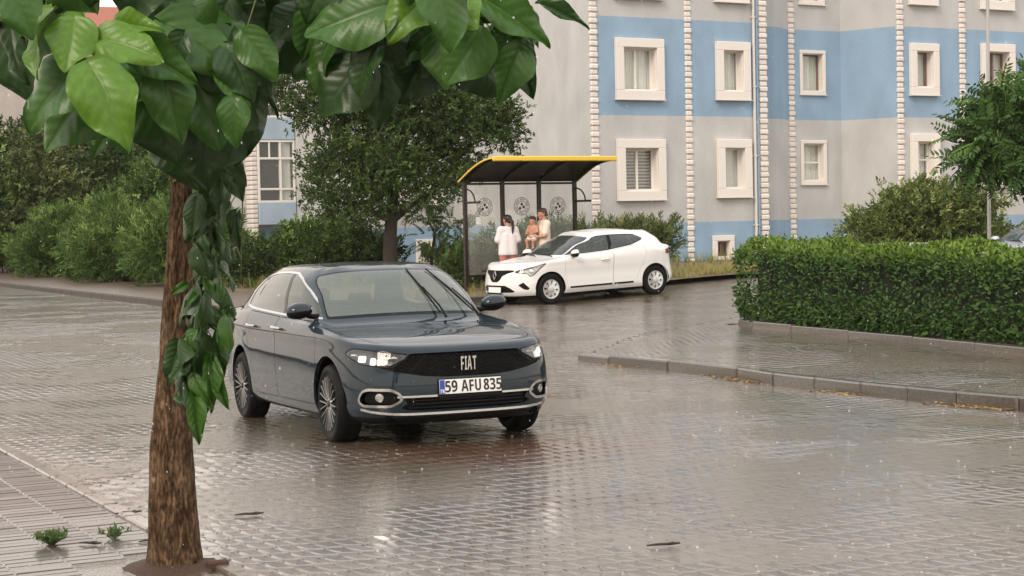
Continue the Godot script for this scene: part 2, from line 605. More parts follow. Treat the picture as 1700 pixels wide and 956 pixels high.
# ---------------------------------------------------------------- car bodies
# A skin is the half of a car with R >= 0: p = (F forward, R to its right, h up), n = normal, q = (arc length round the plan, column, ring)
class CarSkin:
	var p := PackedVector3Array()
	var n := PackedVector3Array()
	var q := PackedVector3Array()
	var t := PackedInt32Array()

	func cut(f: PackedFloat32Array) -> Array:
		var neg := CarSkin.new()
		var pos := CarSkin.new()
		var remap := [PackedInt32Array(), PackedInt32Array()]
		for k in 2:
			remap[k].resize(p.size())
			remap[k].fill(-1)
		for k in range(0, t.size(), 3):
			var a := t[k]
			var b := t[k + 1]
			var c := t[k + 2]
			var fa := f[a]
			var fb := f[b]
			var fc := f[c]
			if fa >= 0.0 and fb >= 0.0 and fc >= 0.0:
				for i in [a, b, c]:
					if remap[1][i] < 0:
						remap[1][i] = pos.push(self, i)
					pos.t.append(remap[1][i])
			elif fa < 0.0 and fb < 0.0 and fc < 0.0:
				for i in [a, b, c]:
					if remap[0][i] < 0:
						remap[0][i] = neg.push(self, i)
					neg.t.append(remap[0][i])
			else:
				var ids := [a, b, c]
				for side in 2:
					var s: CarSkin = neg if side == 0 else pos
					var poly := []
					for e in 3:
						var i: int = ids[e]
						var j: int = ids[(e + 1) % 3]
						if (f[i] < 0.0) == (side == 0):
							if remap[side][i] < 0:
								remap[side][i] = s.push(self, i)
							poly.append(remap[side][i])
						if (f[i] < 0.0) != (f[j] < 0.0):
							poly.append(s.between(self, i, j, f[i] / (f[i] - f[j])))
					for e in range(1, poly.size() - 1):
						s.t.append(poly[0]); s.t.append(poly[e]); s.t.append(poly[e + 1])
		return [neg, pos]

	func push(o: CarSkin, i: int) -> int:
		p.append(o.p[i]); n.append(o.n[i]); q.append(o.q[i])
		return p.size() - 1

	func between(o: CarSkin, i: int, j: int, w: float) -> int:
		p.append(o.p[i].lerp(o.p[j], w)); n.append(o.n[i].lerp(o.n[j], w).normalized()); q.append(o.q[i].lerp(o.q[j], w))
		return p.size() - 1

	# into a bag in the car's own axes (x = -R, y = h, z = F), side 1 = right, -1 = left
	func into(b: Bag, side: float, off := 0.0) -> void:
		var i0 := b.v.size()
		for k in p.size():
			var a := p[k] + n[k] * off
			b.vert(Vector3(-a.y * side, a.z, a.x), Vector3(-n[k].y * side, n[k].z, n[k].x), Vector2(q[k].x, p[k].z))
		for k in range(0, t.size(), 3):
			b.tri(i0 + t[k], i0 + t[k + 1], i0 + t[k + 2])

	func mesh(sides: Array, off := 0.0, thick := 0.0) -> ArrayMesh:
		var b := Bag.new()
		for s in sides:
			into(b, s, off)
			if thick > 0.0:
				rim(b, s, off, thick)
		return b.done()

	# walls from the open edges inwards, so that a panel has a thickness
	func rim(b: Bag, side: float, off: float, thick: float) -> void:
		var count := {}
		for k in range(0, t.size(), 3):
			for e in 3:
				var i := t[k + e]
				var j := t[k + (e + 1) % 3]
				var key := key_of(i, j)
				count[key] = [i, j, count[key][2] + 1] if count.has(key) else [i, j, 1]
		for key in count:
			var e: Array = count[key]
			if e[2] != 1:
				continue
			var ps := []
			for w in [[e[0], off], [e[1], off], [e[1], off - thick], [e[0], off - thick]]:
				var a: Vector3 = p[w[0]] + n[w[0]] * w[1]
				if absf(p[e[0]].y) < 1e-4 and absf(p[e[1]].y) < 1e-4:
					continue
				ps.append(Vector3(-a.y * side, a.z, a.x))
			if ps.size() == 4 and (ps[1] - ps[0]).length_squared() > 1e-10:
				b.face(ps)

	func key_of(i: int, j: int) -> String:
		var a := p[i].snapped(Vector3.ONE * 1e-5)
		var c := p[j].snapped(Vector3.ONE * 1e-5)
		return str(a) + str(c) if (a.x < c.x or (a.x == c.x and (a.y < c.y or (a.y == c.y and a.z < c.z)))) else str(c) + str(a)

	func measure(fun: Callable) -> PackedFloat32Array:
		var f := PackedFloat32Array()
		f.resize(p.size())
		for k in p.size():
			f[k] = fun.call(p[k], q[k])
		return f

static func poly_dist(a: Vector2, poly: PackedVector2Array) -> float:
	var d := 1e9
	var inside := false
	var m := poly.size()
	var j := m - 1
	for i in m:
		var e := poly[j] - poly[i]
		var w := a - poly[i]
		var g := w - e * clampf(w.dot(e) / e.length_squared(), 0.0, 1.0)
		d = minf(d, g.length_squared())
		if (poly[i].y > a.y) != (poly[j].y > a.y) and a.x < (poly[j].x - poly[i].x) * (a.y - poly[i].y) / (poly[j].y - poly[i].y) + poly[i].x:
			inside = not inside
		j = i
	return -sqrt(d) if inside else sqrt(d)

func poly(a: Array) -> PackedVector2Array:
	var r := PackedVector2Array()
	for k in range(0, a.size(), 2):
		r.append(Vector2(a[k], a[k + 1]))
	return r

# corners of a polygon rounded with little arcs
func rounded(a: PackedVector2Array, r: float, steps := 3) -> PackedVector2Array:
	var o := PackedVector2Array()
	var m := a.size()
	for k in m:
		var p0 := a[(k + m - 1) % m]
		var p1 := a[k]
		var p2 := a[(k + 1) % m]
		var l := minf(r, minf((p0 - p1).length(), (p2 - p1).length()) * 0.45)
		var b0 := p1 + (p0 - p1).normalized() * l
		var b2 := p1 + (p2 - p1).normalized() * l
		for s in steps + 1:
			var w := float(s) / steps
			o.append(b0.lerp(p1, w).lerp(p1.lerp(b2, w), w))
	return o

# a smooth curve through the points, sub[k] steps on each span; ends mirrored across R = 0 where asked
func through(ps: Array, sub: Array, mirror_start: bool, mirror_end: bool) -> PackedVector3Array:
	var m := ps.size()
	var o := PackedVector3Array()
	for k in m - 1:
		var p1: Vector3 = ps[k]
		var p2: Vector3 = ps[k + 1]
		var p0: Vector3
		var p3: Vector3
		if k > 0:
			p0 = ps[k - 1]
		else:
			p0 = Vector3(p2.x, -p2.y, p2.z) if mirror_start else p1 * 2.0 - p2
		if k < m - 2:
			p3 = ps[k + 2]
		else:
			p3 = Vector3(p1.x, -p1.y, p1.z) if mirror_end else p2 * 2.0 - p1
		var d0 := maxf(p0.distance_to(p1), 1e-4)
		var d1 := maxf(p1.distance_to(p2), 1e-4)
		var d2 := maxf(p2.distance_to(p3), 1e-4)
		var m1 := ((p1 - p0) / d0 * d1 + (p2 - p1) / d1 * d0) / (d0 + d1) * d1
		var m2 := ((p2 - p1) / d1 * d2 + (p3 - p2) / d2 * d1) / (d1 + d2) * d1
		var steps: int = sub[k]
		for s in steps + (1 if k == m - 2 else 0):
			var w := float(s) / steps
			var w2 := w * w
			var w3 := w2 * w
			o.append(p1 * (2.0 * w3 - 3.0 * w2 + 1.0) + m1 * (w3 - 2.0 * w2 + w) + p2 * (3.0 * w2 - 2.0 * w3) + m2 * (w3 - w2))
	return o

func skin_of(net: Array, sub_i: Array, sub_j: Array) -> CarSkin:
	# net[column][ring]
	var cols := []
	for c in net:
		cols.append(through(c, sub_j, false, true))
	var nj: int = cols[0].size()
	var rows := []
	for j in nj:
		var r := []
		for c in cols:
			r.append(c[j])
		rows.append(through(r, sub_i, true, true))
	var ni: int = rows[0].size()
	var at_i := PackedFloat32Array()
	var at_j := PackedFloat32Array()
	for k in sub_i.size():
		for s in sub_i[k]:
			at_i.append(k + float(s) / sub_i[k])
	at_i.append(sub_i.size())
	for k in sub_j.size():
		for s in sub_j[k]:
			at_j.append(k + float(s) / sub_j[k])
	at_j.append(sub_j.size())
	var o := CarSkin.new()
	for j in nj:
		var s := 0.0
		for i in ni:
			var a: Vector3 = rows[j][i]
			a.y = maxf(a.y, 0.0)
			if i > 0:
				var b: Vector3 = rows[j][i - 1]
				s += Vector2(a.x - b.x, a.y - b.y).length()
			var di: Vector3 = rows[j][mini(i + 1, ni - 1)] - rows[j][maxi(i - 1, 0)]
			if i == 0 or i == ni - 1:
				di = Vector3(0, 1 if i == 0 else -1, 0)
			var dj: Vector3 = rows[mini(j + 1, nj - 1)][i] - rows[maxi(j - 1, 0)][i]
			if j == nj - 1:
				dj = Vector3(0, -1, 0)
			var nn := di.cross(dj)
			if nn.length_squared() < 1e-14 or (j == nj - 1):
				nn = Vector3(0, 0, 1)
			nn = nn.normalized()
			var out := Vector3(a.x * 0.15, a.y, a.z - 0.6)
			if nn.dot(out) < 0.0:
				nn = -nn
			o.p.append(a)
			o.n.append(nn)
			o.q.append(Vector3(s, at_i[i], at_j[j]))
	for j in nj - 1:
		for i in ni - 1:
			var a := j * ni + i
			o.t.append_array(PackedInt32Array([a, a + 1, a + ni + 1, a, a + ni + 1, a + ni]))
	return o

# the net of a car from its lines, see make_dark_car for what they hold
func car_net(d: Dictionary) -> Array:
	var net := []
	var m: int = d.plan.size()
	for i in m:
		var pl: Vector2 = d.plan[i]
		var before: Vector2 = d.plan[i - 1] if i > 0 else Vector2(pl.x, -d.plan[1].y)
		var after: Vector2 = d.plan[i + 1] if i < m - 1 else Vector2(pl.x, -d.plan[m - 2].y)
		var e := (after - before).normalized()
		var inw := Vector2(-e.y, e.x)
		if inw.dot(Vector2(clampf(pl.x, -1.2, 1.2), 0) - pl) < 0.0:
			inw = -inw
		if i == 0 or i == m - 1:
			inw = Vector2(-1 if i == 0 else 1, 0)
		var front: float = d.front_share[i]
		var rear: float = d.rear_share[i]
		var c := []
		for j in 7:
			var ins: float = lerpf(lerpf(d.side_in[j], d.front_in[j], front), d.rear_in[j], rear)
			var h: float = lerpf(lerpf(d.side_h[j], d.front_h[j], front), d.rear_h[j], rear)
			if j == 6:
				h = d.h6[i]
			elif j == 5:
				h = lerpf(h, (h + d.h6[i] - 0.11) * 0.5, 0.5)
			var p := pl + inw * ins
			c.append(Vector3(p.x, maxf(p.y, 0.0) if i > 0 and i < m - 1 else 0.0, h))
		var j9: Vector3 = d.belt[i]
		var j11: Vector3 = d.top[i]
		if d.r7[i] != null:
			c.append(d.r7[i])
			c.append(d.r8[i])
		else:
			c.append(Vector3(c[6].x * 0.7 + j9.x * 0.3, lerpf(c[6].y, j9.y, 0.45), lerpf(c[6].z, j9.z, 0.6)))
			c.append(Vector3(j9.x, j9.y + 0.014, j9.z - 0.016))
		c.append(j9)
		var mid := j9.lerp(j11, 0.5)
		var outw := Vector3(mid.x - d.mid_f, mid.y * 2.0, 0.0).normalized()
		c.append(mid + (outw * 0.6 + Vector3(0, 0, 0.5)) * d.bulge)
		c.append(j11)
		var fc: float = clampf(j11.x, d.roof_rear, d.roof_front)
		var spine := Vector3(fc, 0, d.roof_h - d.roof_bend * pow((fc - d.roof_mid) / 0.55, 2.0))
		c.append(Vector3(lerpf(j11.x, fc, 0.45), j11.y * 0.9, j11.z + (float(d.rail) if j11.y > 0.3 else 0.032 * d.rail / 0.045)))
		c.append(Vector3(lerpf(j11.x, fc, 0.8), j11.y * 0.5, lerpf(spine.z, j11.z + 0.045, 0.25)))
		c.append(spine)
		net.append(c)
	return net

func wheel_meshes(r: float, w: float, rim: float, style: int) -> Dictionary:
	# axis along x, outer face towards -x
	var turn := Transform3D(Basis(Vector3(0, 0, 1), PI / 2), Vector3.ZERO)  # y -> -x
	var ty := Bag.new()
	var hw := w * 0.5
	ty.lathe([Vector2(rim - 0.01, -hw + 0.03), Vector2(rim + 0.004, -hw + 0.012), Vector2(rim + (r - rim) * 0.5, -hw), Vector2(r - 0.02, -hw + 0.01), Vector2(r - 0.004, -hw + 0.03), Vector2(r, -hw + 0.06), Vector2(r, hw - 0.06), Vector2(r - 0.004, hw - 0.03), Vector2(r - 0.02, hw - 0.01), Vector2(rim + (r - rim) * 0.5, hw), Vector2(rim + 0.004, hw - 0.012), Vector2(rim - 0.01, hw - 0.03)], 48, turn)
	# tread grooves: shallow ribs
	for g in 3:
		var y := (g - 1) * 0.045
		ty.lathe([Vector2(r + 0.0, y - 0.016), Vector2(r + 0.003, y - 0.013), Vector2(r + 0.003, y + 0.013), Vector2(r, y + 0.016)], 48, turn)
	var ba := Bag.new()
	ba.lathe([Vector2(rim + 0.004, hw - 0.016), Vector2(rim - 0.012, hw - 0.012), Vector2(rim - 0.022, hw - 0.022), Vector2(rim - 0.028, hw - 0.06), Vector2(rim - 0.05, -hw + 0.03)], 48, turn)
	var back := Bag.new()
	back.lathe([Vector2(rim - 0.03, hw - 0.085), Vector2(0.02, hw - 0.075), Vector2(0.001, hw - 0.075)], 32, turn)
	var sp := Bag.new()
	if style == 0:
		for k in 20:
			var pair := k / 2
			var a0 := TAU * pair / 10.0 + (0.055 if k % 2 else -0.055)
			var a1 := TAU * pair / 10.0 + (0.16 if k % 2 else -0.16)
			var i0 := Vector3(0, cos(a0), sin(a0)) * 0.05 + Vector3(-hw + 0.022, 0, 0)
			var i1 := Vector3(0, cos(a1), sin(a1)) * (rim - 0.012) + Vector3(-hw + 0.012, 0, 0)
			var d := (i1 - i0)
			var y := d.normalized()
			var x := Vector3(1, 0, 0)
			var z := x.cross(y).normalized()
			x = y.cross(z)
			sp.box(Transform3D(Basis(x, y, z), (i0 + i1) * 0.5), Vector3(0.03, d.length(), 0.0095), 0.002)
		sp.lathe([Vector2(0.062, hw - 0.05), Vector2(0.06, hw - 0.018), Vector2(0.045, hw - 0.01), Vector2(0.001, hw - 0.01)], 24, turn)
	else:
		for k in 8:
			var a := TAU * k / 8.0
			var dir := Vector3(0, cos(a), sin(a))
			var sd := Vector3(0, -sin(a), cos(a))
			var q := []
			for w2 in [[0.05, -0.034], [0.12, -0.026], [rim - 0.03, -0.05], [rim - 0.03, 0.05], [0.12, 0.026], [0.05, 0.034]]:
				q.append(dir * w2[0] + sd * w2[1] + Vector3(-hw + 0.006 + (0.012 if w2[0] > 0.13 else 0.0), 0, 0))
			sp.face(q, Vector3(-1, 0, 0))
			for e in 6:
				sp.face([q[e], q[(e + 1) % 6], q[(e + 1) % 6] + Vector3(0.02, 0, 0), q[e] + Vector3(0.02, 0, 0)])
		sp.lathe([Vector2(0.075, hw - 0.03), Vector2(0.07, hw - 0.006), Vector2(0.03, hw), Vector2(0.001, hw)], 24, turn)
		sp.lathe([Vector2(rim - 0.002, hw - 0.02), Vector2(rim - 0.012, hw - 0.012), Vector2(rim - 0.036, hw - 0.018), Vector2(rim - 0.04, hw - 0.04)], 48, turn)
	var cap := Bag.new()
	cap.lathe([Vector2(0.03, hw - 0.012), Vector2(0.028, hw - 0.004), Vector2(0.001, hw - 0.003)], 20, turn)
	return {"tyre": ty.done(), "barrel": ba.done(), "disc": back.done(), "spokes": sp.done(), "cap": cap.done()}

func put_wheels(o: Node3D, wb: float, track: float, r: float, w: float, rim: float, style: int, front_turn := 0.0) -> void:
	var wm := wheel_meshes(r, w, rim, style)
	var k := 0
	for f in [wb * 0.5, -wb * 0.5]:
		for s in [1.0, -1.0]:
			var b := Basis.IDENTITY if s > 0.0 else Basis(Vector3.UP, PI)
			if f > 0.0:
				b = Basis(Vector3.UP, front_turn) * b
			b = b * Basis(Vector3(1, 0, 0), 0.37 * k + 0.2)
			var g := group_part("wheel", o, Transform3D(b, Vector3(-s * (track * 0.5), r, f)))
			part("tyre", wm.tyre, M.tyre, g)
			part("rim", wm.spokes, M.alloy if style == 0 else M.hubcap, g)
			part("rim_barrel", wm.barrel, M.rim_dark if style == 0 else M.rim_steel, g)
			part("brake_disc", wm.disc, M.rim_dark, g)
			part("hub_cap", wm.cap, M.black_gloss if style == 0 else M.chrome, g)
			k += 1

func plan2(a: Array) -> Array:
	var r := []
	for k in range(0, a.size(), 2):
		r.append(Vector2(a[k], a[k + 1]))
	return r

func pts3(a: Array) -> Array:
	var r := []
	for k in range(0, a.size(), 3):
		r.append(Vector3(a[k], a[k + 1], a[k + 2]))
	return r

func box2(p: PackedVector2Array) -> Rect2:
	var r := Rect2(p[0], Vector2.ZERO)
	for a in p:
		r = r.expand(a)
	return r

# distance to a polygon in (F, h) on the flanks only
func flank(p: PackedVector2Array, from_col: float, to_ring: float) -> Callable:
	var bb := box2(p).grow(0.06)
	return func(a: Vector3, q: Vector3) -> float:
		var b := Vector2(a.x, a.z)
		if not bb.has_point(b) or q.y < from_col or q.z > to_ring or a.y < 0.3:
			return 0.06
		return poly_dist(b, p)

# distance to a polygon in (arc length from the middle of the nose, h)
func fascia(p: PackedVector2Array, to_col: float, to_ring := 6.9) -> Callable:
	var bb := box2(p).grow(0.06)
	return func(a: Vector3, q: Vector3) -> float:
		var b := Vector2(q.x, a.z)
		if not bb.has_point(b) or q.y > to_col or q.z > to_ring:
			return 0.06
		return poly_dist(b, p)

# distance to a polygon in (F, R) seen from above
func from_above(p: PackedVector2Array, from_ring: float, to_ring: float) -> Callable:
	var bb := box2(p).grow(0.06)
	return func(a: Vector3, q: Vector3) -> float:
		var b := Vector2(a.x, a.y)
		if not bb.has_point(b) or q.z < from_ring or q.z > to_ring:
			return 0.06
		return poly_dist(b, p)

func in_net(p: PackedVector2Array, scale_: Vector2) -> Callable:
	return func(a: Vector3, q: Vector3) -> float:
		return clampf(poly_dist(Vector2(q.y, q.z) * scale_, p), -0.3, 0.3)

func shifted(f: PackedFloat32Array, d: float) -> PackedFloat32Array:
	var o := f.duplicate()
	for k in o.size():
		o[k] += d
	return o

# takes a panel out of the skin: [panel, rest], with a gap between
func take(s: CarSkin, fun: Callable, gap := 0.0) -> Array:
	var f := s.measure(fun)
	if gap == 0.0:
		return s.cut(f)
	var a := s.cut(shifted(f, gap))
	var b := s.cut(shifted(f, -gap))
	return [a[0], b[1]]

func sides_part(called: String, s: CarSkin, m: Material, o: Node3D, off := 0.0, thick := 0.0) -> Array:
	var r := []
	for sd in [1.0, -1.0]:
		r.append(part(called, s.mesh([sd], off, thick), m, o))
	return r

func car_seats(o: Node3D, z0: float, base: float, wide: float) -> void:
	for s in [1.0, -1.0]:
		var b := Bag.new()
		b.box(Transform3D(rot(-8, 0, 0), Vector3(s * wide, base + 0.10, z0)), Vector3(0.5, 0.16, 0.5), 0.05)
		b.box(Transform3D(rot(-16, 0, 0), Vector3(s * wide, base + 0.42, z0 - 0.32)), Vector3(0.48, 0.62, 0.13), 0.05)
		b.box(Transform3D(rot(-12, 0, 0), Vector3(s * wide, base + 0.82, z0 - 0.42)), Vector3(0.26, 0.17, 0.09), 0.035)
		b.tube([Vector3(s * wide - 0.06, base + 0.7, z0 - 0.4), Vector3(s * wide - 0.06, base + 0.8, z0 - 0.42)], [0.008], 6)
		b.tube([Vector3(s * wide + 0.06, base + 0.7, z0 - 0.4), Vector3(s * wide + 0.06, base + 0.8, z0 - 0.42)], [0.008], 6)
		part("seat", b.done(), M.seat, o)
	var r := Bag.new()
	r.box(Transform3D(rot(-16, 0, 0), Vector3(0, base + 0.42, z0 - 1.2)), Vector3(1.25, 0.6, 0.14), 0.05)
	r.bx(0, base + 0.08, z0 - 0.95, 1.25, 0.16, 0.5, 0.05)
	for x in [-0.36, 0.36]:
		r.box(Transform3D(rot(-12, 0, 0), Vector3(x, base + 0.76, z0 - 1.29)), Vector3(0.24, 0.13, 0.08), 0.03)
	part("rear_seat", r.done(), M.seat, o)

func steering(o: Node3D, at: Vector3) -> void:
	var b := Bag.new()
	var ps := []
	for k in 25:
		var a := TAU * k / 24.0
		ps.append(Vector3(cos(a) * 0.18, sin(a) * 0.18, 0))
	b.tube(ps, [0.014], 6, false)
	b.bx(0, 0, 0.0, 0.12, 0.1, 0.04, 0.02)
	b.bx(0, 0.0, 0.0, 0.34, 0.03, 0.02, 0.005)
	part("steering_wheel", b.done(), M.rubber, o, Transform3D(rot(-24, 0, 0), at))

func mirror_mesh() -> Array:
	# housing hanging out along -x (to the right of the car), reflecting face towards -z
	var up := Bag.new()
	var low := Bag.new()
	var gl := Bag.new()
	var rows := 12
	for half in 2:
		var b: Bag = up if half == 0 else low
		var first := b.v.size()
		for j in 9:
			var th := (PI * 0.5) * j / 8.0 * (1.0 if half == 0 else -1.0)
			for i in 13:
				var ph := PI * i / 12.0
				# half ellipsoid, flattened to the rear
				var e := Vector3(-cos(ph) * 1.0, sin(th), sin(ph) * cos(th))
				var x := signf(e.x) * pow(absf(e.x), 0.8) * cos(th) * 0.125
				var y := signf(sin(th)) * pow(absf(sin(th)), 0.85) * (0.082 if half == 0 else 0.075) + 0.012 * (-cos(ph)) * cos(th)
				var z := pow(maxf(sin(ph), 0.0), 0.7) * pow(cos(th), 0.6) * 0.105
				b.vert(Vector3(x, y, z), Vector3(e.x * cos(th) / 0.125, sin(th) / 0.08, e.z / 0.105).normalized())
		for j in 8:
			for i in 12:
				var a := first + j * 13 + i
				b.quad(a, a + 1, a + 14, a + 13)
	var ps := []
	for k in 20:
		var a := TAU * k / 20.0
		ps.append(Vector3(cos(a) * 0.117, sin(a) * 0.072, 0.004))
	gl.face(ps, Vector3(0, 0, -1))
	return [up.done(), low.done(), gl.done()]

func put_mirrors(o: Node3D, at: Vector3, upper: Material, size := 1.0) -> void:
	var mm := mirror_mesh()
	for s in [1.0, -1.0]:
		var g := group_part("door_mirror", o, Transform3D(Basis(Vector3.UP, s * 0.12).scaled(Vector3.ONE * size), Vector3(-s * at.x, at.y, at.z)))
		part("mirror_housing", mm[0], upper, g)
		part("mirror_base", mm[1], M.black_plastic, g)
		part("mirror_glass", mm[2], M.mirror, g)
		var b := Bag.new()
		b.tube([Vector3(s * 0.05, -0.035, 0.03), Vector3(s * 0.12, -0.055, 0.035), Vector3(s * 0.2, -0.06, 0.03)], [0.028, 0.024, 0.03], 8)
		part("mirror_arm", b.done(), M.black_plastic, g)

func text_mesh(s: String, size: float, depth: float, bold := true) -> TextMesh:
	var t := TextMesh.new()
	var f := SystemFont.new()
	f.font_names = PackedStringArray(["Droid Sans"])
	f.font_weight = 700 if bold else 400
	t.font = f
	t.text = s
	t.font_size = 64
	t.pixel_size = size / 46.0
	t.depth = depth
	t.curve_step = 2.0
	return t

func number_plate(o: Node3D, groups: Array, x: Transform3D) -> void:
	var g := group_part("number_plate", o, x)
	var b := Bag.new()
	b.bx(0, 0, 0.003, 0.52, 0.112, 0.006, 0.002)
	part("plate", b.done(), M.plate_white, g)
	var f := Bag.new()
	f.bx(0, 0.0, -0.004, 0.535, 0.128, 0.008, 0.003)
	f.bx(0, -0.074, 0.0, 0.535, 0.024, 0.016, 0.003)
	part("plate_holder", f.done(), M.black_plastic, g)
	var st := Bag.new()
	st.bx(-0.238, 0, 0.0075, 0.042, 0.108, 0.001)
	part("country_strip", st.done(), M.plate_blue, g)
	part("country_code", text_mesh("TR", 0.028, 0.001), M.plate_white, g, Transform3D(Basis.from_scale(Vector3(0.8, 1, 1)), Vector3(-0.238, -0.034, 0.0085)))
	for e in groups:
		part("plate_number", text_mesh(e[0], 0.088, 0.0015), M.ink, g, Transform3D(Basis.from_scale(Vector3(e[2], 1, 1)), Vector3(e[1], 0, 0.0075)))

func ribbon(ps: Array, ns: Array, w: float, thick: float) -> Bag:
	# a raised strip along the points, across each normal
	var b := Bag.new()
	var m := ps.size()
	for k in m - 1:
		var d: Vector3 = (ps[k + 1] - ps[k]).normalized()
		var s0: Vector3 = d.cross(ns[k]).normalized() * w * 0.5
		var s1: Vector3 = d.cross(ns[k + 1]).normalized() * w * 0.5
		var u0: Vector3 = ns[k] * thick
		var u1: Vector3 = ns[k + 1] * thick
		b.face([ps[k] - s0 + u0, ps[k + 1] - s1 + u1, ps[k + 1] + s1 + u1, ps[k] + s0 + u0], u0)
		b.face([ps[k] - s0, ps[k + 1] - s1, ps[k + 1] - s1 + u1, ps[k] - s0 + u0], -s0)
		b.face([ps[k] + s0, ps[k + 1] + s1, ps[k + 1] + s1 + u1, ps[k] + s0 + u0], s0)
	return b

func skin_at(s: CarSkin, arc: float, h: float, to_col: float) -> Array:
	# nearest point of the nose to (arc length, height)
	var best := 1e9
	var at := 0
	for k in s.p.size():
		if s.q[k].y > to_col or s.q[k].z > 6.9:
			continue
		var d := Vector2(s.q[k].x - arc, s.p[k].z - h).length_squared()
		if d < best:
			best = d
			at = k
	var p := s.p[at]
	var n := s.n[at]
	return [Vector3(-p.y, p.z, p.x), Vector3(-n.y, n.z, n.x)]

func wiper(o: Node3D, a: Vector3, mid: Vector3, b0: Vector3, b1: Vector3, up: Vector3) -> void:
	var g := group_part("wiper", o)
	var arm := Bag.new()
	arm.tube([a, a.lerp(mid, 0.3) + up * 0.03, mid + up * 0.025], [0.011, 0.008, 0.005], 6)
	part("wiper_arm", arm.done(), M.black_plastic, g)
	var bl := Bag.new()
	bl.tube([b0 + up * 0.008, b0.lerp(b1, 0.5) + up * 0.016, b1 + up * 0.008], [0.006, 0.011, 0.006], 6)
	part("wiper_blade", bl.done(), M.rubber, g)

func car_bottom(o: Node3D, axle: float, hub: float, arch: float, wide: float, long: float, mid: float) -> void:
	var ub := Bag.new()
	ub.bx(0, 0.235, mid, 1.3, 0.06, long, 0.02)
	ub.bx(0, 0.47, axle, 1.1, 0.5, 0.9, 0.02)
	ub.bx(0, 0.5, -axle - 0.2, 1.1, 0.5, 0.8, 0.02)
	for f in [axle, -axle]:
		for s in [1.0, -1.0]:
			var first := ub.v.size()
			for k in 25:
				var a := PI * k / 24.0
				for x in 2:
					ub.vert(Vector3(s * (0.55 if x == 0 else wide), hub + sin(a) * arch, f + cos(a) * arch), Vector3(0, -sin(a), -cos(a)))
			for k in 24:
				ub.quad(first + k * 2, first + k * 2 + 1, first + k * 2 + 3, first + k * 2 + 2)
	part("underbody", ub.done(), M.underbody, o)
	var pan := Bag.new()
	pan.bx(0, 0.38, -0.3, 1.45, 0.05, 2.1, 0.01)
	part("cabin_floor", pan.done(), M.underbody, o)

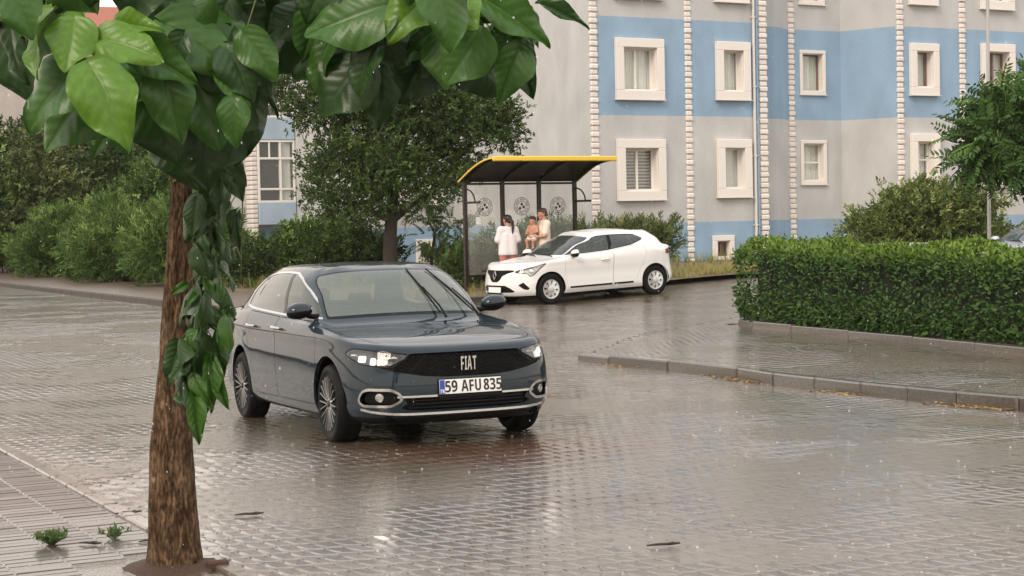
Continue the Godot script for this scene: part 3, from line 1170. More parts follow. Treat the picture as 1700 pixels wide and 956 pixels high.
func make_dark_car() -> Node3D:
	var o := thing("saloon_car", "dark blue grey saloon car with lit headlights driving on the wet street", "car")
	var d := {}
	d.plan = plan2([2.19, 0, 2.176, 0.30, 2.115, 0.56, 2.0, 0.735, 1.80, 0.832, 1.58, 0.872, 1.319, 0.888, 1.02, 0.893, 0.75, 0.896, 0.35, 0.897, -0.15, 0.897, -0.75, 0.895, -1.319, 0.888, -1.75, 0.868, -2.08, 0.80, -2.25, 0.60, -2.32, 0.32, -2.335, 0])
	d.front_share = [1, 1, 1, 1, 0.6, 0.2, 0, 0, 0, 0, 0, 0, 0, 0, 0, 0, 0, 0]
	d.rear_share = [0, 0, 0, 0, 0, 0, 0, 0, 0, 0, 0, 0, 0, 0.3, 0.8, 1, 1, 1]
	d.front_in = [0.17, 0.075, 0.03, 0.004, 0.0, 0.025, 0.075]
	d.front_h = [0.18, 0.205, 0.27, 0.38, 0.53, 0.665, 0.76]
	d.side_in = [0.15, 0.07, 0.026, 0.006, 0.0, 0.006, 0.016]
	d.side_h = [0.18, 0.20, 0.275, 0.42, 0.60, 0.77, 0.88]
	d.rear_in = [0.15, 0.06, 0.02, 0.0, 0.02, 0.05, 0.07]
	d.rear_h = [0.22, 0.25, 0.33, 0.48, 0.62, 0.80, 0.95]
	d.h6 = [0.763, 0.766, 0.777, 0.79, 0.80, 0.835, 0.862, 0.88, 0.885, 0.892, 0.898, 0.905, 0.92, 0.935, 0.95, 0.95, 0.95, 0.95]
	d.belt = pts3([0.98, 0, 0.95, 0.975, 0.30, 0.948, 0.945, 0.50, 0.943, 0.905, 0.62, 0.94, 0.875, 0.67, 0.94, 0.845, 0.70, 0.942, 0.80, 0.725, 0.95, 0.74, 0.75, 0.962, 0.62, 0.775, 0.972, 0.30, 0.805, 0.985, -0.15, 0.82, 1.0, -0.75, 0.82, 1.025, -1.25, 0.80, 1.045, -1.60, 0.765, 1.055, -1.80, 0.68, 1.06, -1.86, 0.5, 1.06, -1.89, 0.27, 1.06, -1.90, 0, 1.06])
	d.top = pts3([0.33, 0, 1.39, 0.32, 0.28, 1.386, 0.28, 0.45, 1.377, 0.24, 0.535, 1.363, 0.21, 0.565, 1.358, 0.18, 0.585, 1.357, 0.13, 0.60, 1.36, 0.07, 0.61, 1.364, -0.01, 0.617, 1.368, -0.14, 0.623, 1.375, -0.38, 0.627, 1.382, -0.75, 0.62, 1.382, -1.05, 0.605, 1.372, -1.25, 0.58, 1.355, -1.36, 0.52, 1.345, -1.40, 0.40, 1.36, -1.43, 0.22, 1.37, -1.44, 0, 1.375])
	d.r7 = [Vector3(1.97, 0, 0.808), Vector3(1.96, 0.30, 0.808), Vector3(1.92, 0.53, 0.812), Vector3(1.82, 0.685, 0.822), Vector3(1.66, 0.772, 0.832), Vector3(1.48, 0.815, 0.858), Vector3(1.27, 0.838, 0.885), Vector3(1.0, 0.852, 0.905), Vector3(0.75, 0.862, 0.92), null, null, null, null, null, Vector3(-2.03, 0.755, 1.01), Vector3(-2.18, 0.57, 1.035), Vector3(-2.245, 0.30, 1.045), Vector3(-2.26, 0, 1.047)]
	d.r8 = [Vector3(1.47, 0, 0.885), Vector3(1.46, 0.30, 0.885), Vector3(1.42, 0.51, 0.888), Vector3(1.35, 0.645, 0.888), Vector3(1.25, 0.718, 0.886), Vector3(1.15, 0.762, 0.9), Vector3(1.04, 0.79, 0.915), Vector3(0.87, 0.805, 0.935), Vector3(0.68, 0.818, 0.955), null, null, null, null, null, Vector3(-1.92, 0.715, 1.048), Vector3(-2.05, 0.54, 1.062), Vector3(-2.1, 0.29, 1.067), Vector3(-2.11, 0, 1.069)]
	d.bulge = 0.03
	d.mid_f = -0.5
	d.rail = 0.034
	d.roof_front = 0.12
	d.roof_rear = -1.12
	d.roof_mid = -0.5
	d.roof_h = 1.452
	d.roof_bend = 0.03
	var skin := skin_of(car_net(d), [14, 14, 14, 14, 12, 10, 9, 8, 9, 9, 9, 9, 9, 8, 6, 6, 6], [3, 5, 7, 9, 8, 9, 6, 9, 5, 9, 9, 4, 5, 4])
	var whole := skin
	# wheel arches
	for f in [1.319, -1.319]:
		var r := take(skin, func(a: Vector3, q: Vector3) -> float: return clampf(Vector2(a.x - f, (a.z - 0.335) * 0.98).length() - 0.363, -0.3, 0.3) if a.y > 0.45 and a.z < 0.8 else 0.3)
		skin = r[1]
	# windscreen and rear window
	var ws := take(skin, in_net(poly([-0.8, 1.845, 0.99, 1.845, 1.02, 1.86, 0.95, 2.1, 0.86, 2.185, 0.8, 2.19, -0.8, 2.19]), Vector2(0.2, 0.2)))
	skin = ws[1]
	var glass_in: Array = ws[0].cut(ws[0].measure(in_net(rounded(poly([-0.8, 1.87, 0.87, 1.865, 0.93, 1.88, 0.885, 2.08, 0.8, 2.16, 0.72, 2.175, -0.8, 2.175]), 0.03), Vector2(0.2, 0.2))))
	part("windscreen", glass_in[0].mesh([1.0, -1.0]), M.windscreen, o)
	part("windscreen_seal", glass_in[1].mesh([1.0, -1.0]), M.black_gloss, o)
	var rw := take(skin, in_net(poly([2.86, 1.83, 3.6, 1.83, 3.6, 2.18, 2.84, 2.17]), Vector2(0.2, 0.2)))
	skin = rw[1]
	part("rear_window", rw[0].mesh([1.0, -1.0]), M.car_glass, o)
	# side windows
	var dlo := rounded(poly([0.80, 0.992, 0.30, 1.006, -0.15, 1.02, -0.75, 1.045, -1.12, 1.062, -1.36, 1.085, -1.30, 1.165, -1.18, 1.27, -1.03, 1.335, -0.80, 1.362, -0.40, 1.366, -0.15, 1.357, 0.06, 1.312, 0.36, 1.20, 0.64, 1.075]), 0.03)
	var grown: PackedVector2Array = Geometry2D.offset_polygon(dlo, 0.016)[0]
	var trim := take(skin, flank(grown, 6.0, 12.0))
	skin = trim[1]
	var inside: Array = trim[0].cut(trim[0].measure(flank(dlo, 6.0, 12.0)))
	sides_part("window_trim", inside[1], M.chrome, o, 0.004, 0.004)
	var bars := [[-0.10, -0.235, 0.035], [-1.06, -1.0, 0.014]]
	var dist := func(a: Vector3, q: Vector3) -> float:
		var b := 1e9
		for e in bars:
			b = minf(b, absf(a.x - lerpf(e[0], e[1], clampf((a.z - 1.02) / 0.33, 0.0, 1.0))) - e[2])
		return b
	var fr: Array = inside[0].cut(inside[0].measure(dist))
	sides_part("window_pillar", fr[0], M.black_gloss, o, 0.002)
	var fg: Array = fr[1].cut(fr[1].measure(func(a: Vector3, q: Vector3) -> float: return -0.25 - a.x if a.x > -0.6 else 0.3))
	sides_part("front_side_window", fg[0], M.car_glass, o)
	sides_part("rear_side_window", fg[1], M.car_glass, o)
	# doors
	var fd := rounded(poly([0.985, 0.95, 1.03, 0.82, 1.03, 0.62, 0.99, 0.42, 0.955, 0.292, -0.09, 0.292, -0.11, 0.6, -0.14, 0.9, -0.125, 0.99, 0.3, 0.978, 0.80, 0.963]), 0.03)
	var rd := rounded(poly([-0.10, 0.292, -0.78, 0.292, -0.85, 0.38, -0.905, 0.52, -0.965, 0.64, -1.06, 0.76, -1.11, 0.88, -1.10, 1.028, -0.75, 1.017, -0.135, 0.99, -0.15, 0.9, -0.12, 0.6]), 0.02)
	for e in [[fd, "front_door", 0.35], [rd, "rear_door", -0.42]]:
		var r := take(skin, flank(e[0], 5.5, 9.0), 0.0025)
		skin = r[1]
		var ds := sides_part(e[1], r[0], M.dark_paint, o, 0.0, 0.02)
		for k in 2:
			var s := 1.0 if k == 0 else -1.0
			var hb := Bag.new()
			var z0: float = -0.06 if e[1] == "front_door" else -0.88
			hb.tube([Vector3(-s * 0.893, 0.892, z0 + 0.11), Vector3(-s * 0.925, 0.897, z0 + 0.08), Vector3(-s * 0.93, 0.9, z0), Vector3(-s * 0.925, 0.901, z0 - 0.07), Vector3(-s * 0.89, 0.9, z0 - 0.1)], [0.012, 0.015, 0.016, 0.015, 0.012], 8)
			part("door_handle", hb.done(), M.chrome, ds[k])
	# bonnet
	var bon := take(skin, from_above(poly([2.03, -0.5, 2.03, 0.25, 1.995, 0.45, 1.93, 0.60, 1.83, 0.672, 1.6, 0.722, 1.3, 0.765, 1.06, 0.79, 1.0, 0.78, 1.02, 0.6, 1.035, 0.3, 1.04, -0.5]), 6.25, 9.05), 0.0028)
	skin = bon[1]
	part("bonnet", bon[0].mesh([1.0, -1.0], 0.0, 0.02), M.dark_paint, o)
	# lamps, grille, lower intake, fog lamp nests
	var lamp_poly := rounded(poly([1.10, 0.732, 1.035, 0.768, 0.95, 0.782, 0.82, 0.772, 0.66, 0.755, 0.47, 0.732, 0.50, 0.692, 0.62, 0.638, 0.75, 0.642, 0.88, 0.652, 0.99, 0.69]), 0.015)
	var lamp := take(skin, fascia(lamp_poly, 5.6, 7.2), 0.0)
	skin = lamp[1]
	var gr := take(skin, fascia(rounded(poly([-0.5, 0.737, 0.30, 0.735, 0.466, 0.7335, 0.50, 0.6915, 0.62, 0.6375, 0.74, 0.640, 0.66, 0.612, 0.55, 0.59, 0.37, 0.558, 0.2, 0.546, -0.5, 0.54]), 0.012), 3.5), 0.0)
	skin = gr[1]
	var lo := take(skin, fascia(rounded(poly([-0.5, 0.398, 0.50, 0.402, 0.53, 0.39, 0.50, 0.345, 0.56, 0.318, 0.50, 0.295, 0.4, 0.288, -0.5, 0.288]), 0.008), 3.5), 0.0)
	skin = lo[1]
	var fog_poly := rounded(poly([0.62, 0.468, 0.83, 0.475, 0.90, 0.45, 0.945, 0.37, 0.88, 0.325, 0.62, 0.322, 0.535, 0.372, 0.55, 0.43]), 0.03)
	var fo := take(skin, fascia(fog_poly, 5.2), 0.0)
	skin = fo[1]
	var tl := take(skin, func(a: Vector3, q: Vector3) -> float: return maxf(maxf(13.4 - q.y, q.y - 16.3), maxf(0.78 - a.z, a.z - 0.95 + (16.3 - q.y) * 0.01)) * 0.2, 0.0)
	skin = tl[1]
	sides_part("tail_light", tl[0], M.tail, o)
	var lip := take(skin, func(a: Vector3, q: Vector3) -> float: return maxf(a.z - 0.243, q.y - 5.4))
	skin = lip[1]
	part("front_lip", lip[0].mesh([1.0, -1.0]), M.black_plastic, o)
	# chrome line under the intake, body left over
	part("body", skin.mesh([1.0, -1.0], 0.0, 0.018), M.dark_paint, o)
	part("grille", gr[0].mesh([1.0, -1.0], -0.028), M.black_plastic, o)
	part("lower_intake", lo[0].mesh([1.0, -1.0], -0.03), M.black_plastic, o)
	# grille mesh: little dark bars
	var gm := Bag.new()
	for row in 10:
		for k in 30:
			var arc := (k - 14.5) * 0.04 + (0.02 if row % 2 else 0.0)
			var h := 0.562 + row * 0.0175
			if absf(arc) > 0.62 or (absf(arc) > 0.36 and h < 0.565 + (absf(arc) - 0.36) * 0.2) or h > 0.728 - maxf(absf(arc) - 0.44, 0.0) * 0.52:
				continue
			var a := skin_at(whole, absf(arc), h, 3.6)
			var p: Vector3 = a[0]
			var n: Vector3 = a[1]
			if arc < 0.0:
				p.x = -p.x
				n.x = -n.x
			p.y = h
			var x := Vector3.UP.cross(n).normalized()
			gm.box(Transform3D(Basis(x, n.cross(x).normalized(), n), p - n * 0.012), Vector3(0.026, 0.0065, 0.014), 0.002)
	part("grille_mesh", gm.done(), M.black_gloss, o, Transform3D.IDENTITY, "stuff")
	for h in [0.315, 0.345, 0.372]:
		var ps := []
		var ns := []
		for k in 25:
			var arc := (k - 12) * 0.04
			var a := skin_at(whole, absf(arc), h, 3.5)
			var p: Vector3 = a[0]
			if arc < 0.0:
				p.x = -p.x
			ps.append(Vector3(p.x, h, p.z - 0.02))
			ns.append(Vector3(0, 0, 1))
		part("intake_slat", ribbon(ps, ns, 0.009, 0.01).done(), M.black_gloss, o)
	for line in [[0.403, 0.016, 0.585, 0.0], [0.266, 0.018, 0.90, 0.04]]:
		var ps := []
		var ns := []
		for k in 49:
			var w := (k - 24) / 24.0
			var arc: float = absf(w) * line[2]
			var h: float = line[0] + line[3] * pow(maxf(absf(w) - 0.5, 0.0) * 2.0, 2.0)
			var a := skin_at(whole, arc, h, 4.9)
			var p: Vector3 = a[0]
			var n: Vector3 = a[1]
			if w < 0.0:
				p.x = -p.x
				n.x = -n.x
			p.y = h
			n.y = 0
			ps.append(p - n.normalized() * 0.002)
			ns.append(n.normalized())
		part("chrome_strip", ribbon(ps, ns, line[1], 0.009).done(), M.chrome, o)
	# fog lamp nests with chrome rims
	var fin := Geometry2D.offset_polygon(fog_poly, -0.021)[0]
	var fc: Array = fo[0].cut(fo[0].measure(fascia(fin, 5.2)))
	for s in [1.0, -1.0]:
		var g := group_part("fog_lamp", o)
		part("fog_lamp_rim", fc[1].mesh([s], 0.007, 0.012), M.chrome, g)
		part("fog_lamp_nest", fc[0].mesh([s], -0.035), M.black_plastic, g)
		var a := skin_at(whole, 0.74, 0.393, 5.0)
		var p: Vector3 = a[0]
		var n: Vector3 = a[1]
		p.x *= s
		n.x *= s
		var lb := Bag.new()
		lb.lathe([Vector2(0.036, -0.01), Vector2(0.036, 0.006), Vector2(0.03, 0.01), Vector2(0.0, 0.012)], 20, Transform3D(Basis(Vector3.UP.cross(n).normalized(), n, Vector3.UP).orthonormalized(), p - n * 0.03))
		part("fog_lamp_lens", lb.done(), M.lamp_lens, g)
	# headlamps
	for s in [1.0, -1.0]:
		var g := group_part("headlight", o)
		part("lamp_lens", lamp[0].mesh([s]), M.lamp_glass, g)
		part("lamp_bucket", lamp[0].mesh([s], -0.055), M.lamp_dark, g)
		part("lamp_edge", lamp[0].cut(lamp[0].measure(fascia(Geometry2D.offset_polygon(lamp_poly, -0.008)[0], 5.6, 7.2)))[1].mesh([s], 0.0012), M.black_gloss, g)
		for e in [[0.90, 0.70, 0.036, 0.03, 1], [0.79, 0.693, 0.022, 0.034, 1], [0.725, 0.688, 0.012, 0.03, 1], [0.985, 0.725, 0.034, 0.014, 0], [0.62, 0.706, 0.06, 0.010, 0]]:
			var a := skin_at(whole, e[0], e[1], 5.6)
			var p: Vector3 = a[0]
			var n: Vector3 = a[1]
			p.x *= s
			n.x *= s
			n = n.normalized()
			var x := Vector3.UP.cross(n).normalized()
			var b := Bag.new()
			b.box(Transform3D(Basis(x, n.cross(x), n), p - n * (0.038 if e[4] else 0.022)), Vector3(e[2] * 2.0, e[3] * 1.7, 0.03), 0.008)
			part("lamp_projector" if e[4] else "lamp_light_bar", b.done(), (M.lamp_lit if s > 0.0 else M.lamp_dim) if e[4] else M.lamp_chrome, g)
	# nose lettering and plate
	var c := 0
	for ch in "FIAT":
		var hx: float = (0.056 - [0.0, 0.030, 0.062, 0.104][c])
		var tm := text_mesh(ch, 0.082, 0.008)
		part("nose_letter", tm, M.chrome, o, Transform3D(Basis.from_scale(Vector3(0.5, 1.3, 1)), Vector3(-hx, 0.642, skin_at(whole, absf(hx), 0.63, 3.0)[0].z + 0.006)))
		c += 1
	number_plate(o, [["59", -0.163, 0.82], ["AFU", 0.008, 0.74], ["835", 0.187, 0.79]], Transform3D(rot(-4, 0, 0), Vector3(0.0, 0.468, 2.2)))
	# mirrors, wipers, wheels, inside
	put_mirrors(o, Vector3(0.89, 1.055, 0.62), M.dark_paint, 0.9)
	var nn := Vector3(0, 0.89, 0.45).normalized()
	wiper(o, Vector3(0.30, 0.965, 0.985), Vector3(0.215, 1.2, 0.65), Vector3(0.26, 1.0, 0.94), Vector3(0.165, 1.375, 0.385), nn)
	wiper(o, Vector3(0.63, 0.96, 0.915), Vector3(0.50, 1.18, 0.62), Vector3(0.59, 1.0, 0.88), Vector3(0.36, 1.368, 0.365), nn)
	put_wheels(o, 2.638, 1.555, 0.318, 0.215, 0.232, 0, -0.03)
	car_bottom(o, 1.319, 0.335, 0.368, 0.862, 4.1, 0.0)
	var ds := Bag.new()
	ds.box(Transform3D(rot(6, 0, 0), Vector3(0, 0.86, 0.68)), Vector3(1.36, 0.14, 0.5), 0.05)
	ds.bx(0.36, 0.94, 0.5, 0.4, 0.08, 0.2, 0.04)
	part("dashboard", ds.done(), M.seat, o)
	steering(o, Vector3(0.36, 0.9, 0.33))
	car_seats(o, -0.15, 0.32, 0.36)
	var rm := Bag.new()
	rm.box(Transform3D(rot(8, 0, 0), Vector3(0, 1.30, 0.34)), Vector3(0.22, 0.06, 0.03), 0.012)
	part("rear_view_mirror", rm.done(), M.black_plastic, o)
	return o

func make_white_car(label: String, paint: Material, group := "") -> Node3D:
	var o := thing("hatchback_car", label, "car", Vector3.ZERO, 0.0, group)
	var d := {}
	d.plan = plan2([2.12, 0, 2.10, 0.30, 2.02, 0.56, 1.89, 0.72, 1.68, 0.825, 1.48, 0.865, 1.2915, 0.885, 1.0, 0.888, 0.72, 0.885, 0.3, 0.88, -0.2, 0.88, -0.75, 0.885, -1.2915, 0.888, -1.55, 0.865, -1.78, 0.76, -1.88, 0.58, -1.92, 0.30, -1.93, 0])
	d.front_share = [1, 1, 1, 1, 0.6, 0.2, 0, 0, 0, 0, 0, 0, 0, 0, 0, 0, 0, 0]
	d.rear_share = [0, 0, 0, 0, 0, 0, 0, 0, 0, 0, 0, 0, 0, 0.3, 0.8, 1, 1, 1]
	d.front_in = [0.18, 0.07, 0.02, 0.0, 0.015, 0.04, 0.08]
	d.front_h = [0.18, 0.20, 0.27, 0.38, 0.53, 0.65, 0.735]
	d.side_in = [0.15, 0.07, 0.02, 0.012, 0.014, 0.003, 0.012]
	d.side_h = [0.17, 0.19, 0.27, 0.40, 0.58, 0.76, 0.88]
	d.rear_in = [0.15, 0.06, 0.0, 0.0, 0.02, 0.04, 0.05]
	d.rear_h = [0.24, 0.27, 0.36, 0.50, 0.64, 0.80, 0.92]
	d.h6 = [0.738, 0.742, 0.757, 0.78, 0.815, 0.85, 0.875, 0.885, 0.89, 0.895, 0.905, 0.92, 0.94, 0.945, 0.935, 0.92, 0.92, 0.92]
	d.belt = pts3([1.12, 0, 0.945, 1.115, 0.30, 0.943, 1.08, 0.50, 0.938, 1.04, 0.60, 0.935, 1.0, 0.65, 0.935, 0.97, 0.68, 0.937, 0.93, 0.71, 0.943, 0.86, 0.735, 0.95, 0.70, 0.76, 0.96, 0.3, 0.79, 0.975, -0.2, 0.80, 1.005, -0.75, 0.795, 1.075, -1.2, 0.76, 1.125, -1.48, 0.70, 1.09, -1.68, 0.62, 1.05, -1.76, 0.48, 1.04, -1.80, 0.25, 1.04, -1.81, 0, 1.04])
	d.top = pts3([0.30, 0, 1.35, 0.29, 0.28, 1.345, 0.25, 0.45, 1.33, 0.21, 0.53, 1.315, 0.18, 0.56, 1.31, 0.15, 0.58, 1.308, 0.11, 0.595, 1.31, 0.05, 0.605, 1.315, -0.02, 0.61, 1.322, -0.15, 0.615, 1.332, -0.4, 0.615, 1.332, -0.8, 0.60, 1.318, -1.1, 0.58, 1.30, -1.28, 0.555, 1.29, -1.40, 0.51, 1.29, -1.46, 0.40, 1.31, -1.49, 0.22, 1.325, -1.50, 0, 1.33])
	d.r7 = [Vector3(2.03, 0, 0.79), Vector3(2.01, 0.30, 0.79), Vector3(1.94, 0.53, 0.80), Vector3(1.80, 0.67, 0.82), Vector3(1.60, 0.77, 0.843), Vector3(1.42, 0.81, 0.87), Vector3(1.25, 0.835, 0.893), Vector3(1.0, 0.845, 0.91), Vector3(0.72, 0.85, 0.92), null, null, null, null, null, Vector3(-1.77, 0.72, 0.995), Vector3(-1.85, 0.56, 0.98), Vector3(-1.885, 0.30, 0.98), Vector3(-1.89, 0, 0.98)]
	d.r8 = [Vector3(1.60, 0, 0.89), Vector3(1.59, 0.30, 0.888), Vector3(1.54, 0.50, 0.884), Vector3(1.46, 0.63, 0.884), Vector3(1.36, 0.70, 0.892), Vector3(1.25, 0.745, 0.902), Vector3(1.12, 0.775, 0.915), Vector3(0.95, 0.79, 0.93), Vector3(0.74, 0.805, 0.945), null, null, null, null, null, Vector3(-1.73, 0.67, 1.03), Vector3(-1.81, 0.52, 1.02), Vector3(-1.85, 0.27, 1.02), Vector3(-1.86, 0, 1.02)]
	d.bulge = 0.03
	d.mid_f = -0.3
	d.rail = 0.045
	d.roof_front = 0.1
	d.roof_rear = -1.3
	d.roof_mid = -0.35
	d.roof_h = 1.438
	d.roof_bend = 0.028
	var skin := skin_of(car_net(d), [9, 9, 9, 9, 8, 8, 7, 6, 7, 7, 7, 7, 8, 6, 5, 5, 5], [3, 5, 6, 7, 6, 7, 5, 6, 4, 6, 6, 3, 4, 3])
	var whole := skin
	for f in [1.2915, -1.2915]:
		var r := take(skin, func(a: Vector3, q: Vector3) -> float: return clampf(Vector2(a.x - f, a.z - 0.32).length() - 0.348, -0.3, 0.3) if a.y > 0.45 and a.z < 0.8 else 0.3)
		skin = r[1]
	var ws := take(skin, in_net(poly([-0.8, 1.845, 0.99, 1.845, 1.05, 1.86, 0.95, 2.1, 0.86, 2.185, 0.8, 2.19, -0.8, 2.19]), Vector2(0.2, 0.2)))
	skin = ws[1]
	part("windscreen", ws[0].mesh([1.0, -1.0]), M.car_glass, o)
	var rw := take(skin, in_net(poly([2.9, 1.83, 3.6, 1.83, 3.6, 2.17, 2.9, 2.16]), Vector2(0.2, 0.2)))
	skin = rw[1]
	part("rear_window", rw[0].mesh([1.0, -1.0]), M.car_glass, o)
	var dlo := rounded(poly([0.93, 0.965, 0.3, 0.985, -0.2, 1.012, -0.75, 1.08, -1.03, 1.16, -1.10, 1.20, -0.93, 1.296, -0.7, 1.312, -0.3, 1.322, 0.0, 1.312, 0.2, 1.265, 0.45, 1.175, 0.72, 1.055]), 0.03)
	var win := take(skin, flank(dlo, 6.0, 12.0))
	skin = win[1]
	var bars := [[-0.235, -0.275, 0.04], [-0.80, -0.72, 0.012], [0.62, 0.62, 0.012]]
	var dist := func(a: Vector3, q: Vector3) -> float:
		var b := 1e9
		for e in bars:
			b = minf(b, absf(a.x - lerpf(e[0], e[1], clampf((a.z - 1.0) / 0.33, 0.0, 1.0))) - e[2])
		return b
	var rimmed: Array = win[0].cut(win[0].measure(flank(Geometry2D.offset_polygon(dlo, -0.014)[0], 6.0, 12.0)))
	sides_part("window_seal", rimmed[1], M.black_plastic, o, 0.002)
	var fr: Array = rimmed[0].cut(rimmed[0].measure(dist))
	sides_part("window_pillar", fr[0], M.black_gloss, o, 0.002)
	var fg: Array = fr[1].cut(fr[1].measure(func(a: Vector3, q: Vector3) -> float: return -0.25 - a.x))
	sides_part("front_side_window", fg[0], M.car_glass, o)
	sides_part("rear_side_window", fg[1], M.car_glass, o)
	var fd := rounded(poly([0.91, 0.935, 0.95, 0.80, 0.94, 0.58, 0.90, 0.36, 0.86, 0.245, -0.20, 0.245, -0.235, 0.6, -0.26, 0.9, -0.25, 1.0, 0.3, 0.972, 0.70, 0.958]), 0.03)
	var rd := rounded(poly([-0.21, 0.245, -0.70, 0.245, -0.80, 0.36, -0.88, 0.53, -0.98, 0.68, -1.06, 0.86, -1.06, 1.15, -1.02, 1.148, -0.75, 1.066, -0.26, 1.0, -0.27, 0.9, -0.245, 0.6]), 0.02)
	for e in [[fd, "front_door"], [rd, "rear_door"]]:
		var r := take(skin, flank(e[0], 5.5, 9.0), 0.003)
		skin = r[1]
		var ds := sides_part(e[1], r[0], paint, o, 0.0, 0.02)
		for k in 2:
			var s := 1.0 if k == 0 else -1.0
			if e[1] == "front_door":
				var hb := Bag.new()
				hb.tube([Vector3(-s * 0.87, 0.823, 0.06), Vector3(-s * 0.912, 0.828, 0.03), Vector3(-s * 0.916, 0.83, -0.05), Vector3(-s * 0.91, 0.83, -0.11), Vector3(-s * 0.87, 0.83, -0.14)], [0.013, 0.017, 0.018, 0.017, 0.013], 8)
				part("door_handle", hb.done(), paint, ds[k])
			var fold := Bag.new()
			var z0 := 0.84 if e[1] == "front_door" else -0.24
			var z1 := -0.19 if e[1] == "front_door" else -0.72
			var bx0 := (z0 + z1) * 0.5
			fold.box(Transform3D(rot(0, 0, 0), Vector3(-s * 0.876, 0.315, bx0)), Vector3(0.024, 0.036, z0 - z1), 0.008)
			part("rubbing_strip", fold.done(), M.black_plastic, ds[k])
	var bon := take(skin, from_above(poly([2.06, -0.5, 2.05, 0.25, 1.99, 0.5, 1.86, 0.645, 1.65, 0.74, 1.35, 0.775, 1.1, 0.79, 1.0, 0.775, 1.15, 0.5, 1.18, -0.5]), 6.2, 9.05), 0.003)
	skin = bon[1]
	part("bonnet", bon[0].mesh([1.0, -1.0], 0.0, 0.02), paint, o)
	var lamp_poly := rounded(poly([0.56, 0.70, 0.70, 0.745, 0.98, 0.79, 1.20, 0.845, 1.24, 0.835, 1.12, 0.72, 0.99, 0.60, 0.92, 0.59, 0.87, 0.645, 0.74, 0.66, 0.62, 0.672]), 0.015)
	var lamp := take(skin, fascia(lamp_poly, 6.0, 7.2))
	skin = lamp[1]
	var grille_poly := rounded(poly([-0.6, 0.72, 0.42, 0.735, 0.55, 0.728, 0.56, 0.70, 0.40, 0.665, 0.27, 0.62, 0.19, 0.53, 0.10, 0.488, -0.6, 0.485]), 0.015)
	var gr := take(skin, fascia(grille_poly, 4.0, 7.0))
	skin = gr[1]
	var lo := take(skin, fascia(rounded(poly([-0.6, 0.425, 0.37, 0.425, 0.50, 0.375, 0.62, 0.30, 0.52, 0.272, -0.6, 0.268]), 0.012), 4.0))
	skin = lo[1]
	var fo := take(skin, fascia(rounded(poly([0.80, 0.485, 0.69, 0.43, 0.82, 0.335, 0.90, 0.325, 0.935, 0.36]), 0.015), 5.4))
	skin = fo[1]
	sides_part("bumper_vent", fo[0], M.black_plastic, o, -0.02)
	var lip := take(skin, func(a: Vector3, q: Vector3) -> float: return a.z - 0.205)
	skin = lip[1]
	part("sill", lip[0].mesh([1.0, -1.0]), M.black_plastic, o)
	var tl := take(skin, func(a: Vector3, q: Vector3) -> float: return maxf(a.x + 1.60, maxf(maxf(0.845 - a.z, a.z - 0.945), (q.y - 15.2) * 0.1)) if a.x < -1.40 else 0.3)
	skin = tl[1]
	sides_part("tail_light", tl[0], M.tail, o, 0.003)
	part("body", skin.mesh([1.0, -1.0], 0.0, 0.018), paint, o)
	part("grille", gr[0].mesh([1.0, -1.0], -0.015), M.black_plastic, o)
	part("lower_intake", lo[0].mesh([1.0, -1.0], -0.03), M.black_plastic, o)
	for h in [0.53, 0.565, 0.60, 0.635, 0.67, 0.70]:
		var ps := []
		var ns := []
		var reach: float = 0.16 + maxf(h - 0.53, 0.0) * 1.9
		for k in 17:
			var arc: float = (k - 8) / 8.0 * reach
			var p: Vector3 = skin_at(whole, absf(arc), h, 3.5)[0]
			if arc < 0.0:
				p.x = -p.x
			ps.append(Vector3(p.x, h, p.z - 0.01))
			ns.append(Vector3(0, 0, 1))
		part("grille_bar", ribbon(ps, ns, 0.008, 0.008).done(), M.black_gloss, o)
	# diamond badge
	var bd := Bag.new()
	var q0: Vector3 = skin_at(whole, 0.0, 0.635, 3.0)[0]
	for k in 4:
		var a := [Vector2(0, 0.085), Vector2(0.058, 0), Vector2(0, -0.085), Vector2(-0.058, 0)]
		var pa: Vector2 = a[k]
		var pb: Vector2 = a[(k + 1) % 4]
		bd.tube([Vector3(pa.x, pa.y, 0.012), Vector3(pb.x, pb.y, 0.012)], [0.0115], 6)
	part("nose_badge", bd.done(), M.chrome, o, Transform3D(rot(-8, 0, 0), q0))
	for s in [1.0, -1.0]:
		var g := group_part("headlight", o)
		part("lamp_lens", lamp[0].mesh([s]), M.lamp_glass, g)
		part("lamp_bucket", lamp[0].mesh([s], -0.05), M.lamp_silver, g)
		var inner: Array = lamp[0].cut(lamp[0].measure(fascia(Geometry2D.offset_polygon(lamp_poly, -0.012)[0], 6.0, 7.2)))
		part("lamp_edge", inner[1].mesh([s], 0.001), M.lamp_dark, g)
		for e in [[0.93, 0.70, 0.045, 0.05], [0.76, 0.705, 0.05, 0.035]]:
			var a := skin_at(whole, e[0], e[1], 5.6)
			var p: Vector3 = a[0]
			var n: Vector3 = a[1]
			p.x *= s
			n.x *= s
			n = n.normalized()
			var x := Vector3.UP.cross(n).normalized()
			var b := Bag.new()
			b.lathe([Vector2(e[3], -0.02), Vector2(e[3], 0.01), Vector2(e[3] * 0.6, 0.016), Vector2(0.001, 0.018)], 16, Transform3D(Basis(x, n, x.cross(n)), p - n * 0.035))
			part("lamp_reflector", b.done(), M.lamp_amber if e[2] == 0.05 else M.lamp_chrome, g)
	number_plate(o, [], Transform3D(rot(-4, 0, 0), Vector3(0.0, 0.335, 2.125)))
	put_mirrors(o, Vector3(0.945, 0.995, 0.70), paint)
	var nn := Vector3(0, 0.89, 0.45).normalized()
	wiper(o, Vector3(0.02, 0.955, 1.12), Vector3(-0.3, 0.985, 1.06), Vector3(-0.08, 0.96, 1.10), Vector3(-0.58, 0.97, 0.98), nn)
